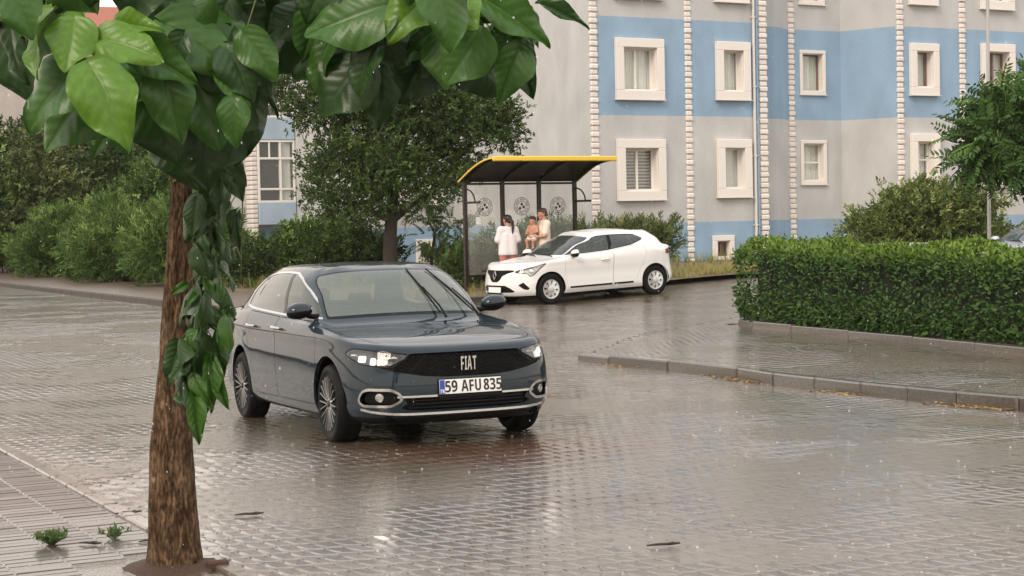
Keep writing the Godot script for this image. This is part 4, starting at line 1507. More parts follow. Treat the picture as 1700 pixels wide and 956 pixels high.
	wiper(o, Vector3(0.56, 0.95, 1.05), Vector3(0.3, 0.985, 1.06), Vector3(0.50, 0.96, 1.04), Vector3(-0.05, 0.985, 1.05), nn)
	put_wheels(o, 2.583, 1.56, 0.31, 0.19, 0.205, 1)
	car_bottom(o, 1.2915, 0.32, 0.352, 0.862, 3.3, 0.0)
	var ds := Bag.new()
	ds.box(Transform3D(rot(6, 0, 0), Vector3(0, 0.85, 0.78)), Vector3(1.3, 0.14, 0.5), 0.05)
	part("dashboard", ds.done(), M.seat, o)
	steering(o, Vector3(0.34, 0.9, 0.43))
	car_seats(o, -0.05, 0.30, 0.34)
	return o

# ---------------------------------------------------------------- ground
const ROAD_U := Vector2(0.47, 0.883)
const ROAD_V := Vector2(0.883, -0.47)
const CORNER := Vector2(-5.33, -33.8)
var kerb_line := [Vector2(0.83, -22.78), Vector2(1.204, -22.13), Vector2(1.86, -21.09), Vector2(2.535, -19.82), Vector2(2.83, -19.04), Vector2(3.149, -18.265), Vector2(3.469, -17.46), Vector2(3.78, -16.79), Vector2(4.09, -16.15), Vector2(4.465, -15.44), Vector2(4.9, -14.6), Vector2(5.4, -13.65)]
var island: PackedVector2Array
var pave_a := Vector2(-4.137, -13.967)
var pave_b := Vector2(-1.694, -9.223)

func step01(a: float, b: float, x: float) -> float:
	var t := clampf((x - a) / (b - a), 0.0, 1.0)
	return t * t * (3.0 - 2.0 * t)

func ground_at(x: float, z: float) -> float:
	var w := -z
	var h := -0.022 * clampf(w - 13.3, 0.0, 5.7) + 0.125 * step01(22.0, 35.0, w)
	var a := (x - 1.475) * 0.857 + (z + 36.7) * -0.515
	return h + 0.26 * step01(-1.6, 5.5, a) * step01(24.0, 33.0, w)

func island_h(p: Vector2) -> float:
	# height of the pavement round the hedge above the road
	var d := absf((p - Vector2(0.83, -22.78)).dot(Vector2(0.92, 0.39)))
	return 0.03 + 0.08 * step01(0.0, 1.5, d)

func verge_ab(p: Vector2) -> Vector2:
	var d := p - CORNER
	return Vector2((d.x * -0.515 - 0.857 * d.y) / 0.999, (-0.47 * d.y + 0.883 * d.x) / 0.999)

func verge_h(p: Vector2) -> float:
	var ab := verge_ab(p)
	return ground_at(p.x, p.y) + 0.1 + 0.012 * clampf(minf(ab.x, ab.y), 0.0, 6.0)

func sheet(x0: float, x1: float, z0: float, z1: float, step_: float, fun: Callable) -> ArrayMesh:
	var b := Bag.new()
	var nx := int((x1 - x0) / step_)
	var nz := int((z1 - z0) / step_)
	for j in nz + 1:
		for i in nx + 1:
			var x := x0 + (x1 - x0) * i / nx
			var z := z0 + (z1 - z0) * j / nz
			var h: float = fun.call(x, z)
			var n := Vector3(h - fun.call(x + 0.1, z), 0.1, h - fun.call(x, z + 0.1)).normalized()
			b.vert(Vector3(x, h, z), n, Vector2(x, z))
	for j in nz:
		for i in nx:
			var a := j * (nx + 1) + i
			b.quad(a, a + 1, a + nx + 2, a + nx + 1)
	return b.done()

func structure(called: String, mesh: Mesh, m: Material) -> MeshInstance3D:
	return part(called, mesh, m, null, Transform3D.IDENTITY, "structure")

func paver_shape(kind: int) -> ArrayMesh:
	var o := PackedVector2Array()
	var wob: float = [0.0, 0.0012, -0.001, 0.0006][kind]
	var a := 0.012 + wob
	var c := 0.008 - wob
	for e in [[-0.055, -0.1], [-0.028, -0.1 + a], [0.028, -0.1 - a], [0.055, -0.1], [0.055 + c, -0.05], [0.055 - c, 0.05], [0.055, 0.1], [0.028, 0.1 - a], [-0.028, 0.1 + a], [-0.055, 0.1], [-0.055 - c, 0.05], [-0.055 + c, -0.05]]:
		o.append(Vector2(e[0], e[1]))
	# a worn pillow: flat middle, rounded shoulders, steep sides
	var rings := []
	for e in [[0.0028, -0.045], [0.0028, -0.011], [0.006, -0.0045], [0.014, -0.0014], [0.026, 0.0]]:
		var ring := PackedVector2Array()
		var m := o.size()
		for q in m:
			var e1 := (o[q] - o[(q + m - 1) % m]).normalized()
			var e2 := (o[(q + 1) % m] - o[q]).normalized()
			var n1 := Vector2(-e1.y, e1.x)
			var n2 := Vector2(-e2.y, e2.x)
			ring.append(o[q] + (n1 + n2) * e[0] / maxf(0.4, 1.0 + n1.dot(n2)))
		rings.append(ring)
	var b := Bag.new()
	var m := o.size()
	var hs := [-0.045, -0.011, -0.0045, -0.0014, 0.0]
	var slope := [0.0, 0.5, 0.93, 0.985, 1.0]
	for k in 5:
		for q in m:
			var p: Vector2 = rings[k][q]
			var out := (o[q] * Vector2(1.0, 0.55)).normalized()
			b.vert(Vector3(p.x, p.y, hs[k]), Vector3(out.x * sqrt(1.0 - slope[k] * slope[k]), out.y * sqrt(1.0 - slope[k] * slope[k]), slope[k]).normalized(), p)
	for k in 4:
		for q in m:
			b.quad(k * m + q, k * m + (q + 1) % m, (k + 1) * m + (q + 1) % m, (k + 1) * m + q)
	var mid := b.vert(Vector3.ZERO, Vector3(0, 0, 1))
	for q in m:
		b.tri(mid, 4 * m + q, 4 * m + (q + 1) % m)
	return b.done()

func make_ground() -> void:
	island = PackedVector2Array()
	for p in kerb_line:
		island.append(p)
	island.append_array(PackedVector2Array([Vector2(9.5, -13.0), Vector2(9.0, -33.0), Vector2(5.6, -33.0), Vector2(3.725, -29.64), Vector2(1.897, -26.37)]))
	var big := Bag.new()
	big.face([Vector3(-500, -0.6, 200), Vector3(500, -0.6, 200), Vector3(500, -0.6, -700), Vector3(-500, -0.6, -700)], Vector3.UP)
	structure("ground", big.done(), M.soil)
	var road := structure("road", sheet(-32, 34, -78, 6, 0.6, func(x: float, z: float) -> float: return ground_at(x, z) - (0.016 if z > -45.0 else 0.016 - 0.012 * step01(45.0, 46.5, -z))), M.bed)
	# zigzag pavers; the nearest ones are pieces of their own
	var shapes := []
	for k in 4:
		shapes.append(paver_shape(k))
	var noise := FastNoiseLite.new()
	noise.seed = 5
	noise.frequency = 0.42
	noise.fractal_octaves = 3
	var spots := []
	var basis := Basis(Vector3(ROAD_V.x, 0, ROAD_V.y), Vector3(-ROAD_U.x, 0, -ROAD_U.y), Vector3.UP)
	for iu in range(-260, 40):
		for iv in range(-190, 480):
			var p := ROAD_U * (iu * 0.2) + ROAD_V * (iv * 0.11)
			var w := -p.y
			if w < 7.6 or w > 46.0 or absf(p.x) > w * 0.305 + 0.35 or (w > 30.0 and p.x > 6.2):
				continue
			var side := (p - pave_a).dot(Vector2(0.889, -0.458))
			if side < 0.07:
				continue
			var h := ground_at(p.x, p.y)
			if Geometry2D.is_point_in_polygon(p, island):
				if (p - Vector2(3.3, -27.7)).dot(Vector2(0.906, -0.424)) > 0.24 and w < 28.2:
					continue
				var near_kerb := 1e9
				for k in kerb_line.size() - 1:
					near_kerb = minf(near_kerb, p.distance_to(Geometry2D.get_closest_point_to_segment(p, kerb_line[k], kerb_line[k + 1])))
				if near_kerb < 0.2:
					continue
				h += island_h(p)
			elif w < 26.0:
				var near_kerb := 1e9
				for k in kerb_line.size() - 1:
					near_kerb = minf(near_kerb, p.distance_to(Geometry2D.get_closest_point_to_segment(p, kerb_line[k], kerb_line[k + 1])))
				if near_kerb < 0.05:
					continue
			var ab := verge_ab(p)
			if ab.x > -0.1 and ab.y > -0.1:
				continue
			spots.append([w, p, h])
	spots.sort_custom(func(a: Array, b: Array) -> bool: return a[0] < b[0])
	var xfs := [[], [], [], []]
	var cols := [[], [], [], []]
	var tones := [M.paver, M.paver_warm, M.paver_dark, M.paver]
	var pieces := 0
	for e in spots:
		var p: Vector2 = e[1]
		var lift := noise.get_noise_2d(p.x, p.y) * 0.0095 + rng.randf_range(-0.0009, 0.0009) - 0.0004
		var k := rng.randi() % 4
		var x := Transform3D(basis * Basis.from_euler(Vector3(rng.randf_range(-0.014, 0.014), rng.randf_range(-0.012, 0.012), rng.randf_range(-0.014, 0.014))), Vector3(p.x, e[2] + lift, p.y))
		if pieces < 300 and e[0] > 8.9 and absf(p.x) < e[0] * 0.297:
			part("paver", shapes[k], tones[k], road, x)
			pieces += 1
		else:
			xfs[k].append(x)
			var red := clampf(step01(0.15, 0.5, noise.get_noise_2d(p.x * 0.5 + 40.0, p.y * 0.5)) + 1.6 * exp(-pow((p.x + 0.25) / 0.8, 2.0) - pow((p.y + 13.0) / 1.0, 2.0)), 0.0, 1.5)
			var t := rng.randf_range(0.8, 1.15)
			cols[k].append(Color(t * (1.0 + 0.15 * red), t * lerpf(1.0, 0.82, red), t * lerpf(1.0, 0.74, red)))
	for k in 4:
		many("paver_rows", shapes[k], M.paver_many, xfs[k], cols[k], road)
	# the far street beyond the laid pavers
	structure("street", sheet(-30, 32, -76, -45.9, 0.5, func(x: float, z: float) -> float: return ground_at(x, z) - 0.001), M.far_paving)
	# film of rain water lying in the low places
	structure("rain_water", sheet(-15, 15, -46, -7.4, 0.4, func(x: float, z: float) -> float: return ground_at(x, z) - 0.0012), M.water)
	var wet_top := Bag.new()
	var seen := {}
	for i in range(0, 60):
		for j in range(0, 110):
			var c := Vector2(0.4 + i * 0.15, -30.0 + j * 0.15)
			var ok := true
			for q in [Vector2(0, 0), Vector2(0.15, 0), Vector2(0.15, 0.15), Vector2(0, 0.15)]:
				var p: Vector2 = c + q
				if not Geometry2D.is_point_in_polygon(p, island) or (p - Vector2(3.3, -27.7)).dot(Vector2(0.906, -0.424)) > 0.26 and p.y > -28.2:
					ok = false
					break
				for k in kerb_line.size() - 1:
					if p.distance_to(Geometry2D.get_closest_point_to_segment(p, kerb_line[k], kerb_line[k + 1])) < 0.12:
						ok = false
			if not ok:
				continue
			var ids := []
			for q in [Vector2i(0, 0), Vector2i(1, 0), Vector2i(1, 1), Vector2i(0, 1)]:
				var key: Vector2i = Vector2i(i, j) + q
				if not seen.has(key):
					var p := Vector2(0.4 + key.x * 0.15, -30.0 + key.y * 0.15)
					seen[key] = wet_top.vert(Vector3(p.x, ground_at(p.x, p.y) + island_h(p) - 0.001, p.y), Vector3.UP, p)
				ids.append(seen[key])
			wet_top.quad(ids[0], ids[1], ids[2], ids[3])
	structure("rain_water", wet_top.done(), M.water)
	make_left_pavement()
	make_kerbs()
	make_verge()

func make_left_pavement() -> void:
	var dir := (pave_b - pave_a).normalized()
	var out := Vector2(-dir.y, dir.x) # towards the road or away
	if out.x > 0.0:
		out = -out
	var b := Bag.new()
	var far_ := pave_a - dir * 30.0
	var near_ := pave_b + dir * 9.0
	var q := []
	for p in [far_, near_, near_ + out * 12.0, far_ + out * 12.0]:
		q.append(Vector3(p.x, -0.03, p.y))
	b.face(q, Vector3.UP)
	var pave := structure("pavement", b.done(), M.bed)
	# flush edging stones along the road
	var n := 0
	for k in range(-8, 16):
		var l := 0.5
		var c := pave_a + dir * (k * l + 0.25 * 1.0)
		if c.y > -7.6 or c.y < -16.0:
			continue
		var s := Bag.new()
		s.box(Transform3D.IDENTITY, Vector3(0.1, 0.1, l - 0.008), 0.01)
		part("edging_stone", s.done(), M.kerb_pale, pave, Transform3D(Basis(Vector3.UP, atan2(dir.x, dir.y) + rng.randf_range(-0.008, 0.008)), Vector3(c.x, -0.03 + rng.randf_range(-0.004, 0.003), c.y)))
	var shapes := []
	for k in 3:
		var s := Bag.new()
		s.box(Transform3D.IDENTITY, Vector3(0.296, 0.06, 0.094), 0.008)
		shapes.append(s.done())
	var pits := Rect2(-1.76 - 0.42, -8.9 - 0.42, 0.84, 0.84)
	for i in range(0, 14):
		for j in range(-40, 90):
			var c := pave_a + out * (0.21 + i * 0.3) + dir * (j * 0.1 + 0.0)
			if c.y > -7.9 or c.y < -14.6 or c.x < c.y * 0.31 - 0.3 or pits.has_point(c):
				continue
			var k := rng.randi() % 3
			part("paving_block", shapes[k], [M.slab_a, M.slab_b, M.slab_c][rng.randi() % 3], pave, Transform3D(Basis(Vector3.UP, atan2(dir.x, dir.y)) * Basis.from_euler(Vector3(rng.randf_range(-0.008, 0.008), 0, rng.randf_range(-0.006, 0.006))), Vector3(c.x, -0.028 + rng.randf_range(-0.0025, 0.0025), c.y)))
	# soil round the tree
	var soil := Bag.new()
	var ring := 24
	soil.vert(Vector3(-1.76, 0.05, -8.9), Vector3.UP)
	for r in 4:
		for k in ring:
			var a := TAU * k / ring
			var rr := 0.07 * (r + 1) * (1.0 + 0.12 * sin(a * 3.0 + r))
			soil.vert(Vector3(-1.76 + cos(a) * rr, 0.05 - 0.018 * r + 0.006 * sin(a * 5.0 + r * 2.0), -8.9 + sin(a) * rr), Vector3(cos(a) * 0.2, 1, sin(a) * 0.2).normalized())
	for k in ring:
		soil.tri(0, 1 + k, 1 + (k + 1) % ring)
		for r in 3:
			soil.quad(1 + r * ring + k, 1 + r * ring + (k + 1) % ring, 1 + (r + 1) * ring + (k + 1) % ring, 1 + (r + 1) * ring + k)
	structure("tree_pit_soil", soil.done(), M.soil_red)
	var bi := -1
	for e in [[-1.53, -8.84, 0.3]]:
		bi += 1
		var br := Bag.new()
		br.box(Transform3D.IDENTITY, Vector3(0.11, 0.04, 0.06), 0.008)
		var bo := thing("brick", ["loose red brick just right of the trunk foot", "red brick at the far right of the tree pit", "half buried brick left of the trunk foot", "half buried brick in front of the trunk"][bi], "brick", Vector3(e[0], 0.018, e[1]), e[2])
		part("brick_body", br.done(), M.soil_red, bo)

func make_kerbs() -> void:
	# raised kerb of the island, stone by stone
	var root := thing("kerb", "grey concrete kerb of chipped stones along the paved island by the clipped hedge", "kerb")
	for k in kerb_line.size() - 1:
		var p: Vector2 = kerb_line[k]
		var q: Vector2 = kerb_line[k + 1]
		var d := q - p
		var m := (p + q) * 0.5
		var inward := Vector2(d.y, -d.x).normalized()
		if inward.x < 0.0:
			inward = -inward
		m += inward * 0.075
		var h := island_h(m) + 0.012
		if k == 0:
			h = 0.085
		var s := Bag.new()
		s.box(Transform3D.IDENTITY, Vector3(0.15, h + 0.2, d.length() - 0.014), 0.018)
		var y0 := ground_at(p.x, p.y)
		var y1 := ground_at(q.x, q.y)
		part("kerb_stone", s.done(), [M.kerb, M.kerb_b][k % 2], root, Transform3D(Basis(Vector3.UP, atan2(d.x, d.y)) * Basis(Vector3.RIGHT, -atan2(y1 - y0, d.length()) + rng.randf_range(-0.004, 0.004)), Vector3(m.x, (y0 + y1) * 0.5 + (h - 0.2) * 0.5, m.y)))
	# low edging of the hedge bed
	var bed := thing("bed_edging", "low concrete edging under the front of the clipped hedge", "edging")
	var line := [Vector2(4.3, -29.0), Vector2(3.78, -28.3), Vector2(3.62, -27.6), Vector2(3.72, -26.75), Vector2(4.15, -25.75), Vector2(4.75, -24.5), Vector2(5.35, -23.2), Vector2(5.85, -21.95), Vector2(6.35, -20.65), Vector2(6.9, -19.2)]
	for k in line.size() - 1:
		var p: Vector2 = line[k]
		var q: Vector2 = line[k + 1]
		var d := q - p
		var m := (p + q) * 0.5
		var s := Bag.new()
		s.box(Transform3D.IDENTITY, Vector3(0.1, 0.25, d.length() - 0.006), 0.012)
		part("edging_stone", s.done(), M.kerb, bed, Transform3D(Basis(Vector3.UP, atan2(d.x, d.y)), Vector3(m.x, ground_at(m.x, m.y) + island_h(m) - 0.05, m.y)))
	var soil := Bag.new()
	var ps := []
	for p in line:
		ps.append(Vector3(p.x, ground_at(p.x, p.y) + island_h(p) + 0.03, p.y))
	ps.append(Vector3(9.4, 0.0, -19.2))
	ps.append(Vector3(8.0, 0.03, -29.0))
	soil.face(ps, Vector3.UP)
	structure("hedge_bed", soil.done(), M.soil)
	# ground behind the hedge
	var back := Bag.new()
	back.face([Vector3(6.5, 0.04, -29), Vector3(40, 0.04, -20), Vector3(40, 0.2, -62), Vector3(9.5, 0.2, -42)], Vector3.UP)
	structure("parking_ground", back.done(), M.far_paving)

func make_verge() -> void:
	var b := Bag.new()
	var na := 70
	var nb := 60
	for i in na + 1:
		for j in nb + 1:
			var a := 62.0 * i / na
			var c := 46.0 * pow(float(j) / nb, 1.2)
			var p := CORNER + Vector2(-0.47, -0.883) * a + Vector2(0.857, -0.515) * c
			var bump := 0.02 * sin(p.x * 2.3 + p.y) * sin(p.y * 1.7) if a > 0.3 and c > 2.9 else 0.0
			b.vert(Vector3(p.x, verge_h(p) + bump, p.y), Vector3.UP, p)
	for i in na:
		for j in nb:
			var a := i * (nb + 1) + j
			b.quad(a, a + 1, a + nb + 2, a + nb + 1)
	structure("verge", b.done(), M.dry_ground)
	# paved footway along the left edge of the verge
	var f := Bag.new()
	var prev := []
	for i in 60:
		var row := []
		for j in 6:
			var p := CORNER + Vector2(-0.47, -0.883) * float(i) + Vector2(0.857, -0.515) * (0.16 + 0.52 * j)
			row.append(f.vert(Vector3(p.x, verge_h(p) + 0.006, p.y), Vector3.UP, p))
		if i > 0:
			for j in 5:
				f.quad(prev[j], prev[j + 1], row[j + 1], row[j])
		prev = row
	structure("footway", f.done(), M.footway)
	var root := thing("kerb", "dark wet kerb edging the footway in front of the green shrubs", "kerb")
	for k in 46:
		var s := Bag.new()
		s.box(Transform3D.IDENTITY, Vector3(0.16, 0.3, 0.985), 0.02)
		var p := CORNER + Vector2(-0.47, -0.883) * (k + 0.5) + Vector2(0.857, -0.515) * 0.08
		part("kerb_stone", s.done(), M.kerb_dark, root, Transform3D(Basis(Vector3.UP, atan2(0.47, 0.883)), Vector3(p.x, verge_h(p) - 0.135, p.y)))
	var root2 := thing("kerb", "low kerb between the street and the bus shelter verge", "kerb")
	for k in 9:
		var s := Bag.new()
		s.box(Transform3D.IDENTITY, Vector3(0.985, 0.3, 0.16), 0.02)
		var p := CORNER + Vector2(-0.47, -0.883) * 0.08 + Vector2(0.857, -0.515) * (k + 0.5)
		part("kerb_stone", s.done(), M.kerb_dark, root2, Transform3D(Basis(Vector3.UP, 0.541), Vector3(p.x, verge_h(p) - 0.135, p.y)))

# ---------------------------------------------------------------- buildings
# a wall runs from P along D (level, unit); out is its outer side; s along, h up
func wall_xf(p: Vector3, d: Vector3, out: Vector3) -> Transform3D:
	return Transform3D(Basis(d, Vector3.UP, out), p)

# one painted band with openings, 0.25 deep reveals
func wall_band(root: Node3D, x: Transform3D, s0: float, s1: float, h0: float, h1: float, holes: Array, m: Material, called := "wall") -> void:
	var b := Bag.new()
	var xs := [s0, s1]
	var ys := [h0, h1]
	var mine := []
	for o in holes:
		if o[0] < s1 and o[2] > s0 and o[1] < h1 and o[3] > h0:
			mine.append([maxf(o[0], s0), maxf(o[1], h0), minf(o[2], s1), minf(o[3], h1)])
	for o in mine:
		xs.append(o[0]); xs.append(o[2])
		ys.append(o[1]); ys.append(o[3])
	xs.sort()
	ys.sort()
	for i in xs.size() - 1:
		for j in ys.size() - 1:
			if xs[i + 1] - xs[i] < 1e-4 or ys[j + 1] - ys[j] < 1e-4:
				continue
			var cx: float = (xs[i] + xs[i + 1]) * 0.5
			var cy: float = (ys[j] + ys[j + 1]) * 0.5
			var open := false
			for o in mine:
				if cx > o[0] and cx < o[2] and cy > o[1] and cy < o[3]:
					open = true
			if not open:
				b.face([x * Vector3(xs[i], ys[j], 0), x * Vector3(xs[i + 1], ys[j], 0), x * Vector3(xs[i + 1], ys[j + 1], 0), x * Vector3(xs[i], ys[j + 1], 0)], x.basis.z)
	for o in mine:
		var dd := -0.3
		b.face([x * Vector3(o[0], o[1], 0), x * Vector3(o[2], o[1], 0), x * Vector3(o[2], o[1], dd), x * Vector3(o[0], o[1], dd)], x.basis.y)
		b.face([x * Vector3(o[0], o[3], 0), x * Vector3(o[2], o[3], 0), x * Vector3(o[2], o[3], dd), x * Vector3(o[0], o[3], dd)], -x.basis.y)
		b.face([x * Vector3(o[0], o[1], 0), x * Vector3(o[0], o[3], 0), x * Vector3(o[0], o[3], dd), x * Vector3(o[0], o[1], dd)], x.basis.x)
		b.face([x * Vector3(o[2], o[1], 0), x * Vector3(o[2], o[3], 0), x * Vector3(o[2], o[3], dd), x * Vector3(o[2], o[1], dd)], -x.basis.x)
	# back of the wall
	b.face([x * Vector3(s0, h0, -0.62), x * Vector3(s1, h0, -0.62), x * Vector3(s1, h1, -0.62), x * Vector3(s0, h1, -0.62)], -x.basis.z)
	part(called, b.done(), m, root)

const BASE_TOP := 1.53
const GREY_TOP := 4.53
const BLUE_TOP := 7.25

func wall_stack(root: Node3D, x: Transform3D, s0: float, s1: float, holes: Array, blue := true, top := 12.9) -> void:
	wall_band(root, x, s0, s1, -0.3, BASE_TOP, holes, M.blue_wall)
	if blue:
		wall_band(root, x, s0, s1, BASE_TOP, GREY_TOP, holes, M.grey_wall)
		wall_band(root, x, s0, s1, GREY_TOP, BLUE_TOP, holes, M.blue_wall)
		wall_band(root, x, s0, s1, BLUE_TOP, 10.1, holes, M.grey_wall)
		wall_band(root, x, s0, s1, 10.1, top, holes, M.blue_wall)
	else:
		wall_band(root, x, s0, s1, BASE_TOP, top, holes, M.grey_wall)

# a window in a hole: surround standing proud, sash, panes, curtains and a dark room
func window_at(root: Node3D, x: Transform3D, o: Array, border: float, proud: float, leaves: int, sash_mat: Material, curtain: int, seed_: int, deep := 0.2) -> void:
	var w: float = o[2] - o[0]
	var h: float = o[3] - o[1]
	var g := group_part("window", root, x * Transform3D(Basis.IDENTITY, Vector3((o[0] + o[2]) * 0.5, (o[1] + o[3]) * 0.5, 0)))
	var b := Bag.new()
	if border > 0.0:
		var bw := border
		for s in [-1.0, 1.0]:
			b.bx(s * (w * 0.5 + bw * 0.5), 0, proud * 0.5 - 0.0, bw, h + 0.002, proud, 0.012)
		b.bx(0, h * 0.5 + bw * 0.5, proud * 0.5, w + bw * 2.0, bw, proud, 0.012)
		b.bx(0, -h * 0.5 - bw * 0.5, proud * 0.5, w + bw * 2.0, bw, proud, 0.012)
		# thin outer lip and a sill drip
		b.bx(0, -h * 0.5 - bw - 0.012, proud * 0.5 + 0.012, w + bw * 2.0 + 0.05, 0.024, proud + 0.024, 0.005)
		b.bx(0, -h * 0.5 + 0.016, -0.06, w - 0.004, 0.03, 0.2, 0.006)
		for s in [-1.0, 1.0]:
			b.bx(s * (w * 0.5 - 0.008), 0.01, -deep * 0.5 + 0.02, 0.016, h - 0.02, deep + 0.02)
		b.bx(0, h * 0.5 - 0.008, -deep * 0.5 + 0.02, w - 0.034, 0.016, deep + 0.02)
		part("surround", b.done(), M.trim, g)
	var f := Bag.new()
	var t := 0.055
	var z := -deep
	for s in [-1.0, 1.0]:
		f.bx(s * (w * 0.5 - t * 0.5), 0, z, t, h, 0.06, 0.006)
	f.bx(0, h * 0.5 - t * 0.5, z, w - 2.0 * t, t, 0.06, 0.006)
	f.bx(0, -h * 0.5 + t * 0.5, z, w - 2.0 * t, t, 0.06, 0.006)
	if leaves == 2:
		f.bx(0, 0, z + 0.003, 0.07, h - 2.0 * t, 0.06, 0.006)
	elif leaves == -2:
		f.bx(0, 0, z + 0.003, w - 2.0 * t, 0.05, 0.06, 0.006)
	part("sash", f.done(), sash_mat, g)
	var n := absi(leaves)
	for k in n:
		var p := Bag.new()
		if leaves >= 0:
			p.bx((k - (n - 1) * 0.5) * (w - 2.0 * t) / n, 0, z - 0.004, (w - 2.0 * t) / n - 0.02, h - 2.0 * t + 0.01, 0.006)
		else:
			p.bx(0, (k - (n - 1) * 0.5) * (h - 2.0 * t) / n, z - 0.004, w - 2.0 * t + 0.01, (h - 2.0 * t) / n - 0.02, 0.006)
		part("pane", p.done(), M.window_glass, g)
	# room and curtains
	var r := Bag.new()
	var zr := z - 0.42
	r.face([Vector3(-w * 0.5, -h * 0.5, zr), Vector3(w * 0.5, -h * 0.5, zr), Vector3(w * 0.5, h * 0.5, zr), Vector3(-w * 0.5, h * 0.5, zr)], Vector3(0, 0, 1))
	for s in [-1.0, 1.0]:
		r.face([Vector3(s * w * 0.5, -h * 0.5, zr), Vector3(s * w * 0.5, h * 0.5, zr), Vector3(s * w * 0.5, h * 0.5, -0.3), Vector3(s * w * 0.5, -h * 0.5, -0.3)], Vector3(-s, 0, 0))
		r.face([Vector3(-w * 0.5, s * h * 0.5, zr), Vector3(w * 0.5, s * h * 0.5, zr), Vector3(w * 0.5, s * h * 0.5, -0.3), Vector3(-w * 0.5, s * h * 0.5, -0.3)], Vector3(0, -s, 0))
	part("room", r.done(), M.room, g)
	if curtain > 0:
		var rr := RandomNumberGenerator.new()
		rr.seed = seed_
		var c := Bag.new()
		var folds := int(w / 0.012)
		var spans := [[-0.5, 0.5]] if curtain == 1 else [[-0.5, rr.randf_range(-0.22, -0.1)], [rr.randf_range(0.1, 0.25), 0.5]]
		if curtain == 3:
			# slatted blind drawn part way
			for k in int(h / 0.045):
				c.box(Transform3D(rot(35, 0, 0), Vector3(0, h * 0.5 - t - k * 0.09, z - 0.09)), Vector3(w - 0.1, 0.05, 0.004))
			part("blind", c.done(), M.blind, g)
		else:
			for sp in spans:
				var last := []
				var m := int(folds * (sp[1] - sp[0])) + 2
				for k in m:
					var u: float = lerpf(sp[0], sp[1], float(k) / (m - 1))
					var zz := z - 0.12 + 0.022 * sin(u * w * 62.0 + seed_) + 0.008 * sin(u * w * 151.0)
					var ps := [Vector3(u * w, -h * 0.5 + 0.03, zz), Vector3(u * w, h * 0.5, zz)]
					if last.size() > 0:
						c.face([last[0], ps[0], ps[1], last[1]], Vector3(0, 0, 1))
					last = ps
			part("curtain", c.done(), M.curtain, g)

func quoin(root: Node3D, x: Transform3D, s: float, wide: float, h0: float, h1: float, proud := 0.05, left := 0.0, single := true) -> void:
	# a column of moulded plaster blocks
	var g := group_part("quoin", root, x)
	var step_ := 0.155
	h1 = minf(h1, 8.1)
	var shapes := []
	for k in 2:
		var b := Bag.new()
		var w := wide + (0.014 if k == 0 else -0.014)
		b.bx(0, 0, 0, w, step_ - 0.012, proud * 2.0 + (0.02 if k == 0 else -0.02), 0.03)
		shapes.append(b.done())
	var n := int((h1 - h0) / step_)
	var rest := Bag.new()
	for k in n:
		var at := Transform3D(Basis.IDENTITY, Vector3(s, h0 + (k + 0.5) * step_, left))
		if single:
			part("block", shapes[k % 2], M.trim_b if k % 3 else M.trim, g, at)
		else:
			rest.box(at, Vector3(wide, step_ - 0.012, proud * 2.0), 0.03)
	rest.box(Transform3D(Basis.IDENTITY, Vector3(s, (h1 + 12.9) * 0.5, left)), Vector3(wide, 12.9 - h1, proud * 2.0), 0.01)
	part("plaster_blocks", rest.done(), M.trim_b, g, Transform3D.IDENTITY, "stuff")

